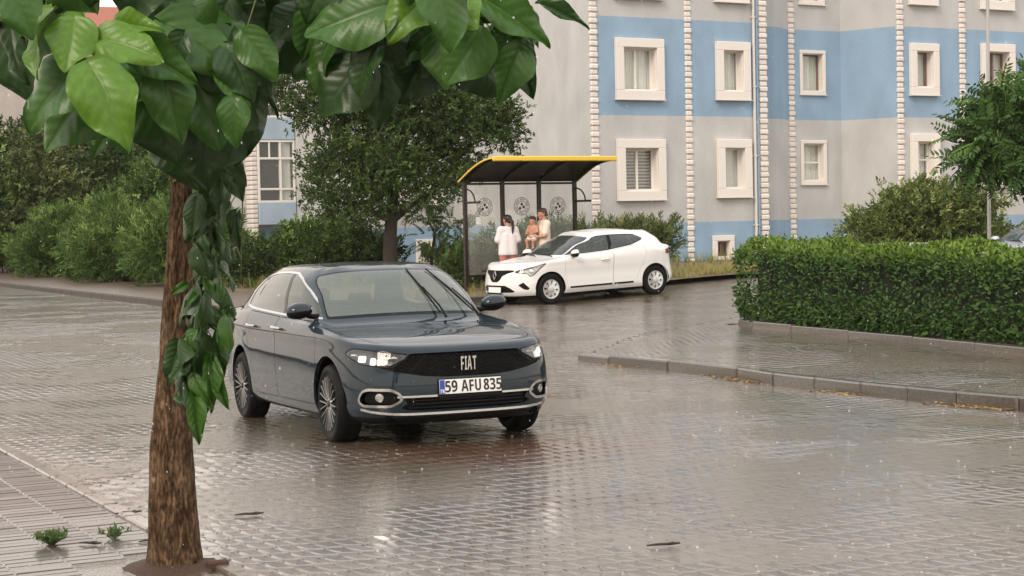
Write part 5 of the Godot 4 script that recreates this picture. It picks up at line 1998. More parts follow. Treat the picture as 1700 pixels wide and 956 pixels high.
func make_buildings() -> void:
	var root := thing("apartment_building", "pale grey apartment block with broad blue bands and white framed windows", "building")
	var e := Vector3(0.866, 0, -0.5)
	var n := Vector3(0.5, 0, 0.866)
	var a0 := Vector3(2.31, 0, -48.0)
	var xa := wall_xf(a0, e, n)
	# front facade with two columns of windows
	var up := 2.79
	var big := []
	var small := []
	for k in 4:
		big.append([0.99, 2.43 + k * up, 2.10, 3.62 + k * up])
		small.append([4.42, 2.47 + k * up, 5.13, 3.63 + k * up])
	var cellar := [4.13, 0.5, 4.57, 0.97]
	var holes := big + small + [cellar]
	wall_stack(root, xa, 0.0, 6.0, holes)
	var c := [3, 1, 1, 2]
	for k in 4:
		window_at(root, xa, big[k], 0.25, 0.13, 2, M.sash_white, c[k], 11 + k)
		window_at(root, xa, small[k], 0.25, 0.13, 1, M.sash_white, 1, 31 + k)
	window_at(root, xa, cellar, 0.16, 0.08, 2, M.sash_brown, 0, 5, 0.12)
	quoin(root, xa, 0.06, 0.24, 0.2, 12.8, 0.05)
	quoin(root, xa, 3.23, 0.22, 0.35, 12.8, 0.05)
	quoin(root, xa, 5.9, 0.28, 0.3, 12.8, 0.05)
	for s in [5.53, 5.64]:
		var pb := Bag.new()
		pb.tube([xa * Vector3(s, 0.3, 0.06), xa * Vector3(s, 12.8, 0.06)], [0.045 if s < 5.6 else 0.03], 8)
		for k in 6:
			pb.box(xa * Transform3D(Basis.IDENTITY, Vector3(s, 1.4 + k * 2.0, 0.05)), Vector3(0.12, 0.04, 0.1), 0.005)
		part("drain_pipe", pb.done(), M.pipe if s < 5.6 else M.pipe_blue, root)
	# gable end, then the wing behind it
	var xg := wall_xf(a0, -n, -e)
	wall_stack(root, xg, 0.0, 7.55, [], false)
	var g1 := a0 - n * 7.55
	quoin(root, xg, 7.5, 0.24, 0.2, 12.8, 0.05, 0.0, false)
	var xf := wall_xf(g1, -e, n)
	var wing := []
	for k in 4:
		wing.append([0.9, 2.45 + k * up, 2.0, 3.65 + k * up])
	var cel2 := [1.2, 0.58, 1.56, 1.02]
	wall_stack(root, xf, 0.0, 3.31, wing + [cel2])
	for k in 4:
		window_at(root, xf, wing[k], 0.22, 0.12, 2, M.sash_white, 1, 51 + k)
	window_at(root, xf, cel2, 0.14, 0.08, 2, M.sash_brown, 0, 6, 0.12)
	var f1 := g1 - e * 3.31
	var xw := wall_xf(f1, -n, -e)
	wall_stack(root, xw, 0.0, 5.9, [], false)
	quoin(root, xw, 5.85, 0.24, 0.2, 12.8, 0.05, 0.0, false)
	var l0 := f1 - n * 5.9
	var xl := wall_xf(l0, -e, n)
	wall_stack(root, xl, 0.0, 2.6, [], false)
	quoin(root, xl, 1.45, 0.22, 0.2, 12.8, 0.5, 0.0, false)
	# closed balconies of the left wing
	for k in 4:
		var y := 1.7 + k * 2.77
		var bal := Bag.new()
		bal.box(xl * Transform3D(Basis.IDENTITY, Vector3(0.68, y + 0.36, 0.28)), Vector3(1.3, 0.72, 0.55), 0.01)
		part("balcony_panel", bal.done(), M.blue_light, root)
		var fr := group_part("window", root, xl * Transform3D(Basis.IDENTITY, Vector3(0.68, y + 1.74, 0.5)))
		var f := Bag.new()
		for sx in [-0.62, -0.14, 0.62]:
			f.bx(sx, 0, 0, 0.07, 2.04, 0.07, 0.008)
		for sy in [-0.985, -0.58, 0.42, 0.985]:
			f.bx(0, sy, 0.004, 1.17, 0.07, 0.07, 0.008)
		f.bx(0.24, 0.7, 0.006, 0.05, 0.5, 0.05, 0.006)
		part("sash", f.done(), M.sash_white, fr)
		for q in [[-0.38, -0.78, 0.4, 0.33], [0.24, -0.78, 0.68, 0.33], [-0.38, -0.08, 0.4, 0.93], [0.24, -0.08, 0.68, 0.93], [-0.38, 0.7, 0.4, 0.5], [0.24, 0.7, 0.68, 0.5]]:
			var p := Bag.new()
			p.bx(q[0], q[1], -0.01, q[2], q[3], 0.006)
			part("pane", p.done(), M.window_glass, fr)
		var rm := Bag.new()
		rm.bx(0, 0, -0.42, 1.2, 2.0, 0.02)
		part("room", rm.done(), M.room, fr)
		var cu := Bag.new()
		for q in 9:
			cu.bx(-0.5 + q * 0.045, 0, -0.1 + 0.015 * (q % 2), 0.05, 1.9, 0.01)
		part("curtain", cu.done(), M.curtain, fr)
		for sx in [0.02, 1.34]:
			var cheek := Bag.new()
			cheek.box(xl * Transform3D(Basis.IDENTITY, Vector3(sx, y + 1.38, 0.24)), Vector3(0.06, 2.76, 0.46), 0.005)
			part("balcony_cheek", cheek.done(), M.grey_wall, root)
	# recess and bay to the right
	var a1 := a0 + e * 6.0
	var back := wall_xf(a1, -n, e)
	wall_stack(root, back, 0.0, 1.4, [], true)
	var r0 := Vector3(7.2, 0, -51.56)
	var r1 := Vector3(7.98, 0, -52.0)
	var rd := (r1 - r0).normalized()
	wall_stack(root, wall_xf(r0, rd, Vector3(-rd.z, 0, rd.x)), 0.0, r0.distance_to(r1), [])
	var b0 := Vector3(8.44, 0, -52.75)
	var rd2 := (b0 - r1).normalized()
	wall_stack(root, wall_xf(r1, rd2, Vector3(-rd2.z, 0, rd2.x)), 0.0, r1.distance_to(b0), [])
	var xb := wall_xf(b0, e, n)
	var bw := []
	for k in 4:
		bw.append([0.53, 2.68 + k * up * 0.975, 1.33, 3.82 + k * up * 0.975])
	wall_stack(root, xb, 0.0, 2.05, bw)
	for k in 4:
		window_at(root, xb, bw[k], 0.1, 0.06, -2 if k == 0 else 1, M.sash_white if k == 0 else M.sash_brown, 1, 71 + k)
	quoin(root, xb, 0.12, 0.22, 0.3, 12.8, 0.05)
	var b1 := b0 + e * 2.05
	var c0 := Vector3(11.67, 0, -52.5)
	var d := (c0 - b1).normalized()
	wall_stack(root, wall_xf(b1, d, Vector3(-d.z, 0, d.x)), 0.0, b1.distance_to(c0), [])
	var xc := wall_xf(c0, e, n)
	var cw := []
	var dw := []
	for k in 4:
		cw.append([0.70, 2.72 + k * up * 0.975, 1.36, 3.8 + k * up * 0.975])
		dw.append([3.64, 2.66 + k * up * 0.985, 4.55, 3.84 + k * up * 0.985])
	wall_stack(root, xc, 0.0, 12.0, cw + dw)
	for k in 4:
		window_at(root, xc, cw[k], 0.24, 0.13, -2 if k == 0 else 1, M.sash_white if k == 0 else M.sash_brown, 1, 91 + k)
		window_at(root, xc, dw[k], 0.25, 0.13, 2, M.sash_brown, 2, 111 + k)
	quoin(root, xc, 0.11, 0.24, 0.3, 12.8, 0.05)
	quoin(root, xc, 2.64, 0.24, 0.3, 12.8, 0.05)
	# eaves and roof
	var roof := Bag.new()
	var edge := [l0 - e * 2.8, l0, f1, g1, a0, a1, r0, b0, b1, c0, c0 + e * 12.0]
	var top := 13.0
	var o := []
	for k in edge.size():
		o.append(edge[k] + n * 0.5 + Vector3(0, top, 0))
	for k in edge.size() - 1:
		var p0: Vector3 = o[k]
		var p1: Vector3 = o[k + 1]
		var q0 := p0 - n * 9.0 + Vector3(0, 2.6, 0)
		var q1 := p1 - n * 9.0 + Vector3(0, 2.6, 0)
		if (p1 - p0).dot(e) > 0.3:
			roof.face([p0, p1, q1, q0], Vector3.UP)
			roof.face([p0 - Vector3(0, 0.15, 0), p1 - Vector3(0, 0.15, 0), p1, p0], n)
			roof.face([p0 - Vector3(0, 0.15, 0), p1 - Vector3(0, 0.15, 0), p1 - n * 1.2 - Vector3(0, 0.15, 0), p0 - n * 1.2 - Vector3(0, 0.15, 0)], Vector3.DOWN)
	part("roof", roof.done(), M.roof_tile, root)
	# a low red roofed house far behind the left trees
	var h := thing("red_roofed_house", "distant house with a red roof glimpsed above the left trees", "house", Vector3(-24.5, 0, -92), 0.35)
	var hb := Bag.new()
	hb.bx(0, 5.6, 0, 12, 11.2, 9)
	part("wall", hb.done(), M.far_wall, h)
	var hr := Bag.new()
	for s in [-1.0, 1.0]:
		hr.face([Vector3(-6.6, 11.2, s * 5.2), Vector3(6.6, 11.2, s * 5.2), Vector3(4.2, 13.4, 0), Vector3(-4.2, 13.4, 0)], Vector3(0, 1, s))
		hr.face([Vector3(s * 6.6, 11.2, -5.2), Vector3(s * 6.6, 11.2, 5.2), Vector3(s * 4.2, 13.4, 0)], Vector3(s, 1, 0))
	part("roof", hr.done(), M.roof_tile, h)
	for k in 4:
		var wv := Bag.new()
		wv.bx(-4.2 + k * 2.8, 9.4, 4.53, 1.2, 1.4, 0.06, 0.01)
		part("window", wv.done(), M.window_far, h)

# ---------------------------------------------------------------- bus shelter
func make_shelter() -> void:
	var along := Vector3(0.857, 0, -0.515)
	var out := Vector3(0.515, 0, 0.857)
	var p0 := Vector3(-1.01, 0, -38.97)
	p0.y = verge_h(Vector2(p0.x, p0.z))
	var root := thing("bus_shelter", "dark framed bus shelter with glass panels and a curved roof edged in yellow", "bus shelter")
	var x := Transform3D(Basis(along, Vector3.UP, out), p0)
	var l := 2.92
	for k in 4:
		var b := Bag.new()
		b.box(x * Transform3D(Basis.IDENTITY, Vector3(l * k / 3.0, 1.25, 0)), Vector3(0.09, 2.5, 0.09), 0.012)
		part("post", b.done(), M.bronze, root)
	for k in 3:
		var c := (k + 0.5) * l / 3.0
		var b := Bag.new()
		b.box(x * Transform3D(Basis.IDENTITY, Vector3(c, 1.36, 0)), Vector3(l / 3.0 - 0.13, 2.1, 0.008))
		var g := part("glass_panel", b.done(), M.shelter_glass, root)
		var em := group_part("emblem", root, x * Transform3D(Basis.IDENTITY, Vector3(c + 0.02, 1.88, 0.006)))
		var ring := Bag.new()
		for q in [[0.2, 0.006], [0.115, 0.006]]:
			var ps := []
			for a in 41:
				ps.append(Vector3(cos(TAU * a / 40.0) * q[0], sin(TAU * a / 40.0) * q[0], 0))
			ring.tube(ps, [q[1]], 4, false)
		part("ring", ring.done(), M.print_grey, em)
		# the soft grey band of lettering between the rings, too worn to read
		var band := Bag.new()
		for a in 30:
			var t := TAU * (a + 0.5) / 30.0
			if a % 5 == 4:
				continue
			band.box(Transform3D(Basis(Vector3(0, 0, 1), t), Vector3(cos(t) * 0.158, sin(t) * 0.158, 0)), Vector3(0.036, 0.019, 0.002))
		part("worn_band", band.done(), M.print_soft, em, Transform3D.IDENTITY, "stuff")
		for q in [[0.0, 0.05], [0.048, -0.012], [-0.05, -0.042]]:
			var d := Bag.new()
			d.box(Transform3D(rot(0, 0, 40), Vector3(q[0], q[1], 0.002)), Vector3(0.058, 0.058, 0.003), 0.0014)
			part("petal", d.done(), M.ink, em)
		for y in [0.34, 2.4]:
			var rl := Bag.new()
			rl.box(x * Transform3D(Basis.IDENTITY, Vector3(c, y, 0)), Vector3(l / 3.0 - 0.092, 0.05, 0.05), 0.008)
			part("rail", rl.done(), M.bronze, root)
	var nt := Bag.new()
	nt.box(x * Transform3D(Basis.IDENTITY, Vector3(0.33, 1.58, 0.012)), Vector3(0.13, 0.17, 0.004))
	part("notice", nt.done(), M.plate_white, root)
	# curved roof: profile from the back posts out to the road
	var prof := []
	for k in 13:
		var t := k / 12.0
		prof.append(Vector2(-0.06 + 1.54 * t, 2.44 + 0.45 * sin(t * PI * 0.5) + 0.02 * t))
	var rf := Bag.new()
	for k in 12:
		var a: Vector2 = prof[k]
		var b: Vector2 = prof[k + 1]
		var nn := Vector3(0, b.x - a.x, -(b.y - a.y)).normalized()
		for s in [0.0, 0.018]:
			rf.face([x * Vector3(-0.12, a.y + s, a.x), x * Vector3(l + 0.12, a.y + s, a.x), x * Vector3(l + 0.12, b.y + s, b.x), x * Vector3(-0.12, b.y + s, b.x)], x.basis * nn * (-1.0 if s == 0.0 else 1.0))
	part("roof_sheet", rf.done(), M.bronze_dark, root)
	for k in 4:
		var b := Bag.new()
		for q in 12:
			var a: Vector2 = prof[q]
			var c: Vector2 = prof[q + 1]
			var mid := (a + c) * 0.5
			b.box(x * Transform3D(Basis(Vector3.RIGHT, -atan2(c.y - a.y, c.x - a.x)), Vector3(l * k / 3.0, mid.y - 0.035, mid.x)), Vector3(0.05, 0.06, (c - a).length() + 0.012), 0.004)
		part("rib", b.done(), M.bronze, root)
	for s in [-0.12, l + 0.12]:
		var b := Bag.new()
		for q in 12:
			var a: Vector2 = prof[q]
			var c: Vector2 = prof[q + 1]
			var mid := (a + c) * 0.5
			b.box(x * Transform3D(Basis(Vector3.RIGHT, -atan2(c.y - a.y, c.x - a.x)), Vector3(s, mid.y + 0.01, mid.x)), Vector3(0.035, 0.035, (c - a).length() + 0.012), 0.004)
		part("edge_trim", b.done(), M.yellow, root)
	var f := Bag.new()
	f.box(x * Transform3D(Basis.IDENTITY, Vector3(l * 0.5, 2.905, 1.52)), Vector3(l + 0.3, 0.11, 0.08), 0.02)
	part("fascia", f.done(), M.yellow, root)
	for s in [0.0, l]:
		var b := Bag.new()
		b.tube([x * Vector3(s, 1.98, 0.02), x * Vector3(s, 1.98, 0.66)], [0.024], 8)
		var ps := []
		for q in 9:
			var t := PI * 0.5 * q / 8.0
			ps.append(x * Vector3(s, 1.98 + cos(t) * 0.3, 0.05 + sin(t) * 0.4))
		b.tube(ps, [0.018], 8)
		b.box(x * Transform3D(Basis.IDENTITY, Vector3(s, 1.98, 0.64)), Vector3(0.05, 0.05, 0.06), 0.01)
		part("bracket", b.done(), M.bronze, root)
	var seat := Bag.new()
	seat.box(x * Transform3D(Basis.IDENTITY, Vector3(l * 0.5, 0.45, 0.3)), Vector3(2.3, 0.04, 0.35), 0.01)
	seat.box(x * Transform3D(Basis.IDENTITY, Vector3(l * 0.25, 0.22, 0.25)), Vector3(0.05, 0.44, 0.25), 0.01)
	seat.box(x * Transform3D(Basis.IDENTITY, Vector3(l * 0.75, 0.22, 0.25)), Vector3(0.05, 0.44, 0.25), 0.01)
	part("bench", seat.done(), M.bronze, root)

# ---------------------------------------------------------------- plants
# a small folded leaf, tip along +y, about 1 long
func leaf_bag(wide: float, fold := 0.25, droop := 0.15) -> Bag:
	var b := Bag.new()
	var ps := []
	for k in 4:
		var t := k / 3.0
		ps.append(Vector3(0, t, -droop * t * t))
	var ws := [0.0, wide * 0.5, wide * 0.42, 0.0]
	for s in [-1.0, 1.0]:
		var a := Vector3(s * ws[1], 0.33, fold * ws[1] - droop * 0.11)
		var c := Vector3(s * ws[2], 0.66, fold * ws[2] - droop * 0.44)
		b.face([ps[0], a, c, ps[3]], Vector3(0, 0, 1))
	return b

# a twig with several leaves on it, about 1 long
func sprig(n: int, leaf_long: float, wide: float, seed_: int, spread := 60.0) -> ArrayMesh:
	var r := RandomNumberGenerator.new()
	r.seed = seed_
	var b := Bag.new()
	var l := leaf_bag(wide)
	for k in n:
		var t := (k + 0.5) / n
		var side := 1.0 if k % 2 == 0 else -1.0
		var turn := Basis.from_euler(Vector3(deg_to_rad(r.randf_range(-35, 35)), deg_to_rad(r.randf_range(-50, 50)), deg_to_rad(-side * r.randf_range(spread * 0.5, spread))))
		var s := leaf_long * r.randf_range(0.75, 1.15)
		b.add(l, Transform3D(turn.scaled(Vector3.ONE * s), Vector3(0, t * 0.7, 0)))
	b.add(l, Transform3D(Basis.IDENTITY.scaled(Vector3.ONE * leaf_long), Vector3(0, 0.65, 0)))
	return b.done()

# a drooping feather of leaflets, about 1 long
func feather(pairs: int, seed_: int) -> ArrayMesh:
	var r := RandomNumberGenerator.new()
	r.seed = seed_
	var b := Bag.new()
	var l := leaf_bag(0.32, 0.2, 0.25)
	for k in pairs:
		var t := 0.15 + 0.8 * k / pairs
		var at := Vector3(0, t, -0.45 * t * t)
		for s in [-1.0, 1.0]:
			var turn := Basis.from_euler(Vector3(deg_to_rad(-25.0 * t - r.randf_range(0, 14)), deg_to_rad(s * 20), deg_to_rad(-s * r.randf_range(58, 74))))
			b.add(l, Transform3D(turn.scaled(Vector3.ONE * 0.3 * (1.0 - 0.45 * t)), at))
	b.add(l, Transform3D(rot(-40, 0, 0).scaled(Vector3.ONE * 0.18), Vector3(0, 0.95, -0.4)))
	return b.done()

# leaves spread through lumps [centre, radii]; most of them near the skin of a lump
func crown_of(parent: Node3D, called: String, lumps: Array, per_m3: float, meshes: Array, size: float, m: Material, tones: Array, seed_: int, upright := 0.3) -> int:
	var r := RandomNumberGenerator.new()
	r.seed = seed_
	var total := 0
	var xfs := []
	var cols := []
	for k in meshes.size():
		xfs.append([])
		cols.append([])
	for lump in lumps:
		var c: Vector3 = lump[0]
		var e: Vector3 = lump[1]
		var n := int(per_m3 * 4.19 * e.x * e.y * e.z)
		var tone_shift := r.randf_range(-0.12, 0.12)
		for k in n:
			var d := Vector3(r.randfn(), r.randfn(), r.randfn()).normalized()
			var rad := pow(r.randf(), 0.45) * r.randf_range(0.82, 1.06)
			rad *= 1.0 + 0.22 * sin(d.x * 5.0 + c.x * 3.0) * sin(d.y * 6.0 + c.y) + 0.14 * sin(d.z * 9.0 + d.x * 7.0)
			var p := c + d * e * rad
			if p.y < 0.12:
				continue
			var aim := (d + Vector3(r.randfn(), r.randfn() + upright * 2.0, r.randfn()) * 0.55).normalized()
			var z := Vector3(r.randfn(), r.randfn() + 0.6, r.randfn())
			z = (z - aim * z.dot(aim)).normalized()
			var s := size * r.randf_range(0.65, 1.25)
			var q := r.randi() % meshes.size()
			xfs[q].append(Transform3D(Basis(aim.cross(z), aim, z).scaled(Vector3.ONE * s), p))
			var t := clampf(r.randf() + tone_shift, 0.0, 1.0)
			var col: Color = tones[0].lerp(tones[1], t)
			if tones.size() > 2 and r.randf() < 0.25 * clampf(d.y + 0.4, 0.0, 1.0):
				col = tones[2]
			cols[q].append(col)
			total += 1
	for k in meshes.size():
		if xfs[k].size() > 0:
			many(called, meshes[k], m, xfs[k], cols[k], parent)
	return total

func limb(from_: Vector3, to: Vector3, sag: float, n := 6) -> Array:
	var ps := []
	for k in n + 1:
		var t := float(k) / n
		ps.append(from_.lerp(to, t) + Vector3(0.06 * sin(t * 7.0 + to.x), -sag * t * (1.0 - t), 0.06 * cos(t * 6.0 + to.z)) * (from_.distance_to(to) * 0.4))
	return ps

func make_tree(called: String, label: String, group: String, base: Vector3, trunk_r: float, fork: float, lumps: Array, per_m3: float, meshes: Array, size: float, tones: Array, seed_: int, bark: Material, upright := 0.3, lean := 0.0) -> Node3D:
	var o := thing(called, label, "tree", base, 0.0, group)
	var tk := Bag.new()
	var ps := []
	var rs := []
	for k in 9:
		var t := k / 8.0
		ps.append(Vector3(0.05 * sin(t * 5.0 + seed_) + lean * t, t * fork, 0.05 * cos(t * 4.0 + seed_)))
		rs.append(trunk_r * (1.0 - 0.35 * t + 0.5 * pow(1.0 - t, 6.0)))
	tk.tube(ps, rs, 10, true, 0.06, seed_)
	part("trunk", tk.done(), bark, o)
	var top: Vector3 = ps[8]
	for e in lumps:
		var b := Bag.new()
		var c: Vector3 = e[0]
		var from_: Vector3 = ps[5 if c.y < fork else 8]
		b.tube(limb(from_, c, -0.05), [trunk_r * 0.5, trunk_r * 0.4, trunk_r * 0.3, trunk_r * 0.22, trunk_r * 0.15, trunk_r * 0.1, trunk_r * 0.05], 6)
		part("branch", b.done(), bark, o)
	crown_of(o, "crown", lumps, per_m3, meshes, size, M.leaf_many, tones, seed_, upright)
	return o

func make_shrub(called: String, label: String, group: String, base: Vector3, lumps: Array, per_m3: float, meshes: Array, size: float, tones: Array, seed_: int, upright := 0.6) -> Node3D:
	var o := thing(called, label, "shrub", base, 0.0, group)
	var b := Bag.new()
	var r := RandomNumberGenerator.new()
	r.seed = seed_
	for e in lumps:
		var c: Vector3 = e[0]
		b.tube(limb(Vector3(c.x * 0.4 + r.randf_range(-0.1, 0.1), 0, c.z * 0.4), c + Vector3(0, e[1].y * 0.6, 0), 0.0), [0.03, 0.02, 0.012, 0.006], 5)
	part("stem", b.done(), M.bark_dark, o)
	crown_of(o, "foliage", lumps, per_m3, meshes, size, M.leaf_many, tones, seed_, upright)
	return o

func lump(x: float, y: float, z: float, rx: float, ry: float, rz: float) -> Array:
	return [Vector3(x, y, z), Vector3(rx, ry, rz)]

func grass_tuft(seed_: int, blades: int, lean: float) -> ArrayMesh:
	var r := RandomNumberGenerator.new()
	r.seed = seed_
	var b := Bag.new()
	for k in blades:
		var a := r.randf() * TAU
		var d := Vector3(cos(a), 0, sin(a))
		var s := Vector3(-d.z, 0, d.x) * 0.012
		var p := d * r.randf() * 0.08
		var h := r.randf_range(0.5, 1.0)
		var t := d * r.randf_range(0.1, lean)
		b.face([p - s, p + s, p + t * 0.4 + Vector3(0, h * 0.6, 0) + s * 0.7, p + t * 0.4 + Vector3(0, h * 0.6, 0) - s * 0.7], d)
		b.face([p + t * 0.4 + Vector3(0, h * 0.6, 0) - s * 0.7, p + t * 0.4 + Vector3(0, h * 0.6, 0) + s * 0.7, p + t + Vector3(0, h, 0)], d)
	return b.done()

func make_far_plants() -> void:
	var broad := [sprig(6, 0.42, 0.42, 1), sprig(7, 0.38, 0.4, 2), sprig(5, 0.46, 0.45, 3)]
	var narrow := [sprig(8, 0.5, 0.2, 4, 45.0), sprig(7, 0.55, 0.18, 5, 40.0)]
	var dark := [Color(0.024, 0.045, 0.013), Color(0.056, 0.088, 0.025), Color(0.10, 0.145, 0.042)]
	var mid := [Color(0.045, 0.085, 0.022), Color(0.105, 0.165, 0.045), Color(0.20, 0.27, 0.085)]
	var olive := [Color(0.055, 0.075, 0.028), Color(0.13, 0.15, 0.058), Color(0.22, 0.225, 0.10)]
	# the tree behind the dark car: lumps in metres round its foot
	var base := Vector3(-2.9, 0, -42.5)
	base.y = verge_h(Vector2(base.x, base.z)) - 0.05
	make_tree("street_tree", "dark leafy tree between the saloon car and the apartment block", "", base, 0.19, 2.6, [
		lump(2.05, 4.1, 0.3, 1.1, 0.75, 1.0), lump(0.85, 4.45, 0.2, 1.15, 0.9, 1.1), lump(-0.4, 4.0, -0.4, 1.2, 0.8, 1.0),
		lump(-1.75, 4.35, 0.2, 0.85, 0.55, 0.8), lump(2.75, 3.75, 0.0, 0.6, 0.6, 0.7), lump(-1.15, 3.25, 0.4, 0.95, 0.55, 0.8),
		lump(0.0, 2.9, 0.3, 1.15, 0.75, 1.0), lump(1.35, 3.1, -0.2, 0.95, 0.65, 0.9), lump(-0.75, 2.05, 0.4, 1.0, 0.6, 0.8),
		lump(0.85, 2.25, 0.5, 0.7, 0.5, 0.6), lump(-1.85, 2.95, -0.2, 0.55, 0.35, 0.5), lump(0.6, 5.6, 0.0, 1.6, 0.8, 1.2), lump(-0.9, 5.3, 0.2, 1.3, 0.8, 1.0), lump(2.2, 5.3, -0.2, 1.0, 0.7, 0.9), lump(-2.9, 4.9, 0.0, 0.8, 0.5, 0.7), lump(-1.5, 2.35, 0.5, 0.7, 0.5, 0.6), lump(1.5, 2.55, 0.3, 0.6, 0.4, 0.5)],
		280.0, broad, 0.235, [Color(0.03, 0.053, 0.016), Color(0.066, 0.102, 0.029), Color(0.115, 0.16, 0.048)], 41, M.bark_dark)
	# pale feathery young tree beside it
	var fb := Vector3(-1.95, 0, -43.5)
	fb.y = verge_h(Vector2(fb.x, fb.z))
	make_tree("young_tree", "light green young tree with feathery leaves right of the dark trunk", "", fb, 0.05, 1.2, [lump(-0.3, 1.75, 0, 0.55, 0.4, 0.5), lump(0.35, 1.45, 0.1, 0.55, 0.35, 0.5), lump(0.0, 1.0, 0.2, 0.5, 0.3, 0.4), lump(0.75, 1.1, 0.0, 0.4, 0.3, 0.4)], 90.0, [feather(9, 6), feather(8, 7)], 0.42, mid, 47, M.bark_dark, 0.0)
	# row of shrubs on the left, each its own
	for k in 9:
		var t := float(k)
		var p := Vector2(-9.3, -47.2) + Vector2(-0.47, -0.883) * (t * 2.45) + Vector2(0.857, -0.515) * (0.6 + 0.5 * sin(t * 2.1))
		var y := verge_h(p)
		var w := 1.25 + 0.15 * sin(t * 3.3)
		var h := 1.05 + 0.16 * sin(t * 1.7 + 1.0)
		make_shrub("roadside_shrub", ["bright green shrub nearest the trunk in the left row", "second bright green shrub of the left row from the trunk", "third green shrub of the left row from the trunk", "fourth green shrub of the left row from the trunk", "fifth green shrub of the left row from the trunk", "sixth shrub of the left row from the trunk", "seventh shrub of the left row from the trunk", "last but one shrub of the left row by the frame edge", "farthest shrub at the end of the left row"][k], "row of shrubs along the left footway", Vector3(p.x, y, p.y), [lump(0, h, 0, w, h, 1.1), lump(-0.7, h * 0.75, 0.5, 0.8, h * 0.75, 0.8), lump(0.75, h * 0.85, 0.2, 0.85, h * 0.85, 0.8), lump(0.1, h * 1.75, -0.1, 0.75, 0.4, 0.7)], 190.0, narrow, 0.34, mid, 100 + k)
	# trees standing behind them
	var kinds := [["grey brown thin tree behind the left shrubs", olive], ["dense mid green tree behind the left shrubs", mid]]
	for k in 9:
		var p := Vector2(-27.0 + k * 2.35, -66.0 + 1.8 * sin(k * 2.3) + k * 0.25)
		var label: String = ["tall grey green tree at the far left behind the shrubs", "brownish sparse tree behind the leftmost shrubs", "olive tree behind the shrub row left of the trunk", "spreading olive tree over the shrub row", "dark olive tree just left of the near trunk", "shaded tree directly behind the near trunk", "small tree close to the left balconies", "round tree beneath the left balconies", "low tree beside the grey side wall"][k]
		var tn: Array = [dark, olive, mid, mid, olive, dark, mid, dark, dark][k]
		var hh: float = [3.2, 3.0, 3.4, 3.1, 3.3, 3.0, 2.4, 1.5, 1.4][k]
		make_tree("background_tree", label, "", Vector3(p.x, verge_h(p), p.y), 0.14, hh * 0.5, [lump(0, hh, 0, 1.7, 1.1, 1.4), lump(-1.2, hh * 0.8, 0.4, 1.2, 0.9, 1.1), lump(1.2, hh * 0.85, 0.2, 1.3, 0.9, 1.1), lump(0.3, hh * 1.35, -0.2, 1.2, 0.9, 1.1), lump(0.2, hh * 0.5, 0.7, 1.5, 0.8, 0.9)], 60.0, broad, 0.4, tn, 200 + k, M.bark_dark)
	# tall dark trees further back hide the end of the building
	for k in 6:
		var p := Vector2(-29.0 + k * 3.4, -74.0 + 1.5 * sin(k * 1.7))
		var label: String = ["far tall tree at the left edge", "far tall tree under the bright leaves", "far tall tree left of the red roof", "far tall tree right of the red roof", "far tall tree above the shrub row", "far tall tree beside the left wing"][k]
		var hh: float = [6.4, 5.6, 4.6, 4.8, 5.6, 5.2][k]
		make_tree("background_tree", label, "", Vector3(p.x, verge_h(p), p.y), 0.2, hh * 0.5, [lump(0, hh, 0, 2.4, 1.7, 1.8), lump(-1.5, hh * 0.75, 0.4, 1.7, 1.3, 1.4), lump(1.5, hh * 0.8, 0.2, 1.8, 1.3, 1.4), lump(0.2, hh * 0.45, 0.6, 2.0, 1.3, 1.2)], 30.0, broad, 0.55, olive if k % 2 else dark, 230 + k, M.bark_dark)
	# shrubs under the left wing and behind the car
	var near := [[-6.65, -44.5, 0.75, 0.62, dark, "dark shrub between the hanging leaves and the car roof"], [-5.3, -47.0, 1.15, 0.85, mid, "leafy shrub under the left wing beside the tree"], [-4.3, -45.0, 0.95, 0.75, dark, "dark shrub left of the tree trunk"], [-3.6, -44.8, 0.8, 0.6, dark, "small dark shrub against the tree trunk"], [-7.9, -47.0, 0.9, 0.7, mid, "green shrub behind the hanging leaves"], [-1.5, -44.6, 0.55, 0.45, olive, "small dry shrub under the feathery young tree"], [-0.9, -40.2, 0.6, 0.55, dark, "dark shrub at the left post of the bus shelter"], [-0.2, -41.2, 0.7, 0.6, dark, "dark shrub behind the left glass panel"], [0.7, -41.8, 0.8, 0.68, dark, "tall dark shrub behind the people at the shelter"], [1.6, -42.4, 0.85, 0.62, olive, "olive shrub behind the right glass panel"], [2.6, -43.6, 0.85, 0.6, olive, "shrub with upright twigs behind the white car"], [3.3, -44.2, 0.9, 0.62, olive, "feathery shrub right of the shelter under the window"]]
	for k in near.size():
		var e: Array = near[k]
		var y := verge_h(Vector2(e[0], e[1]))
		var r: float = e[2]
		var h: float = e[3]
		make_shrub("garden_shrub", e[5], "", Vector3(e[0], y, e[1]), [lump(0, h, 0, r, h, r * 0.8), lump(-r * 0.5, h * 0.9, 0.2, r * 0.6, h * 0.9, r * 0.6), lump(r * 0.5, h * 1.15, 0, r * 0.6, h * 0.85, r * 0.6)], 260.0, narrow if k > 7 else broad, 0.27, e[4], 300 + k, 0.9)
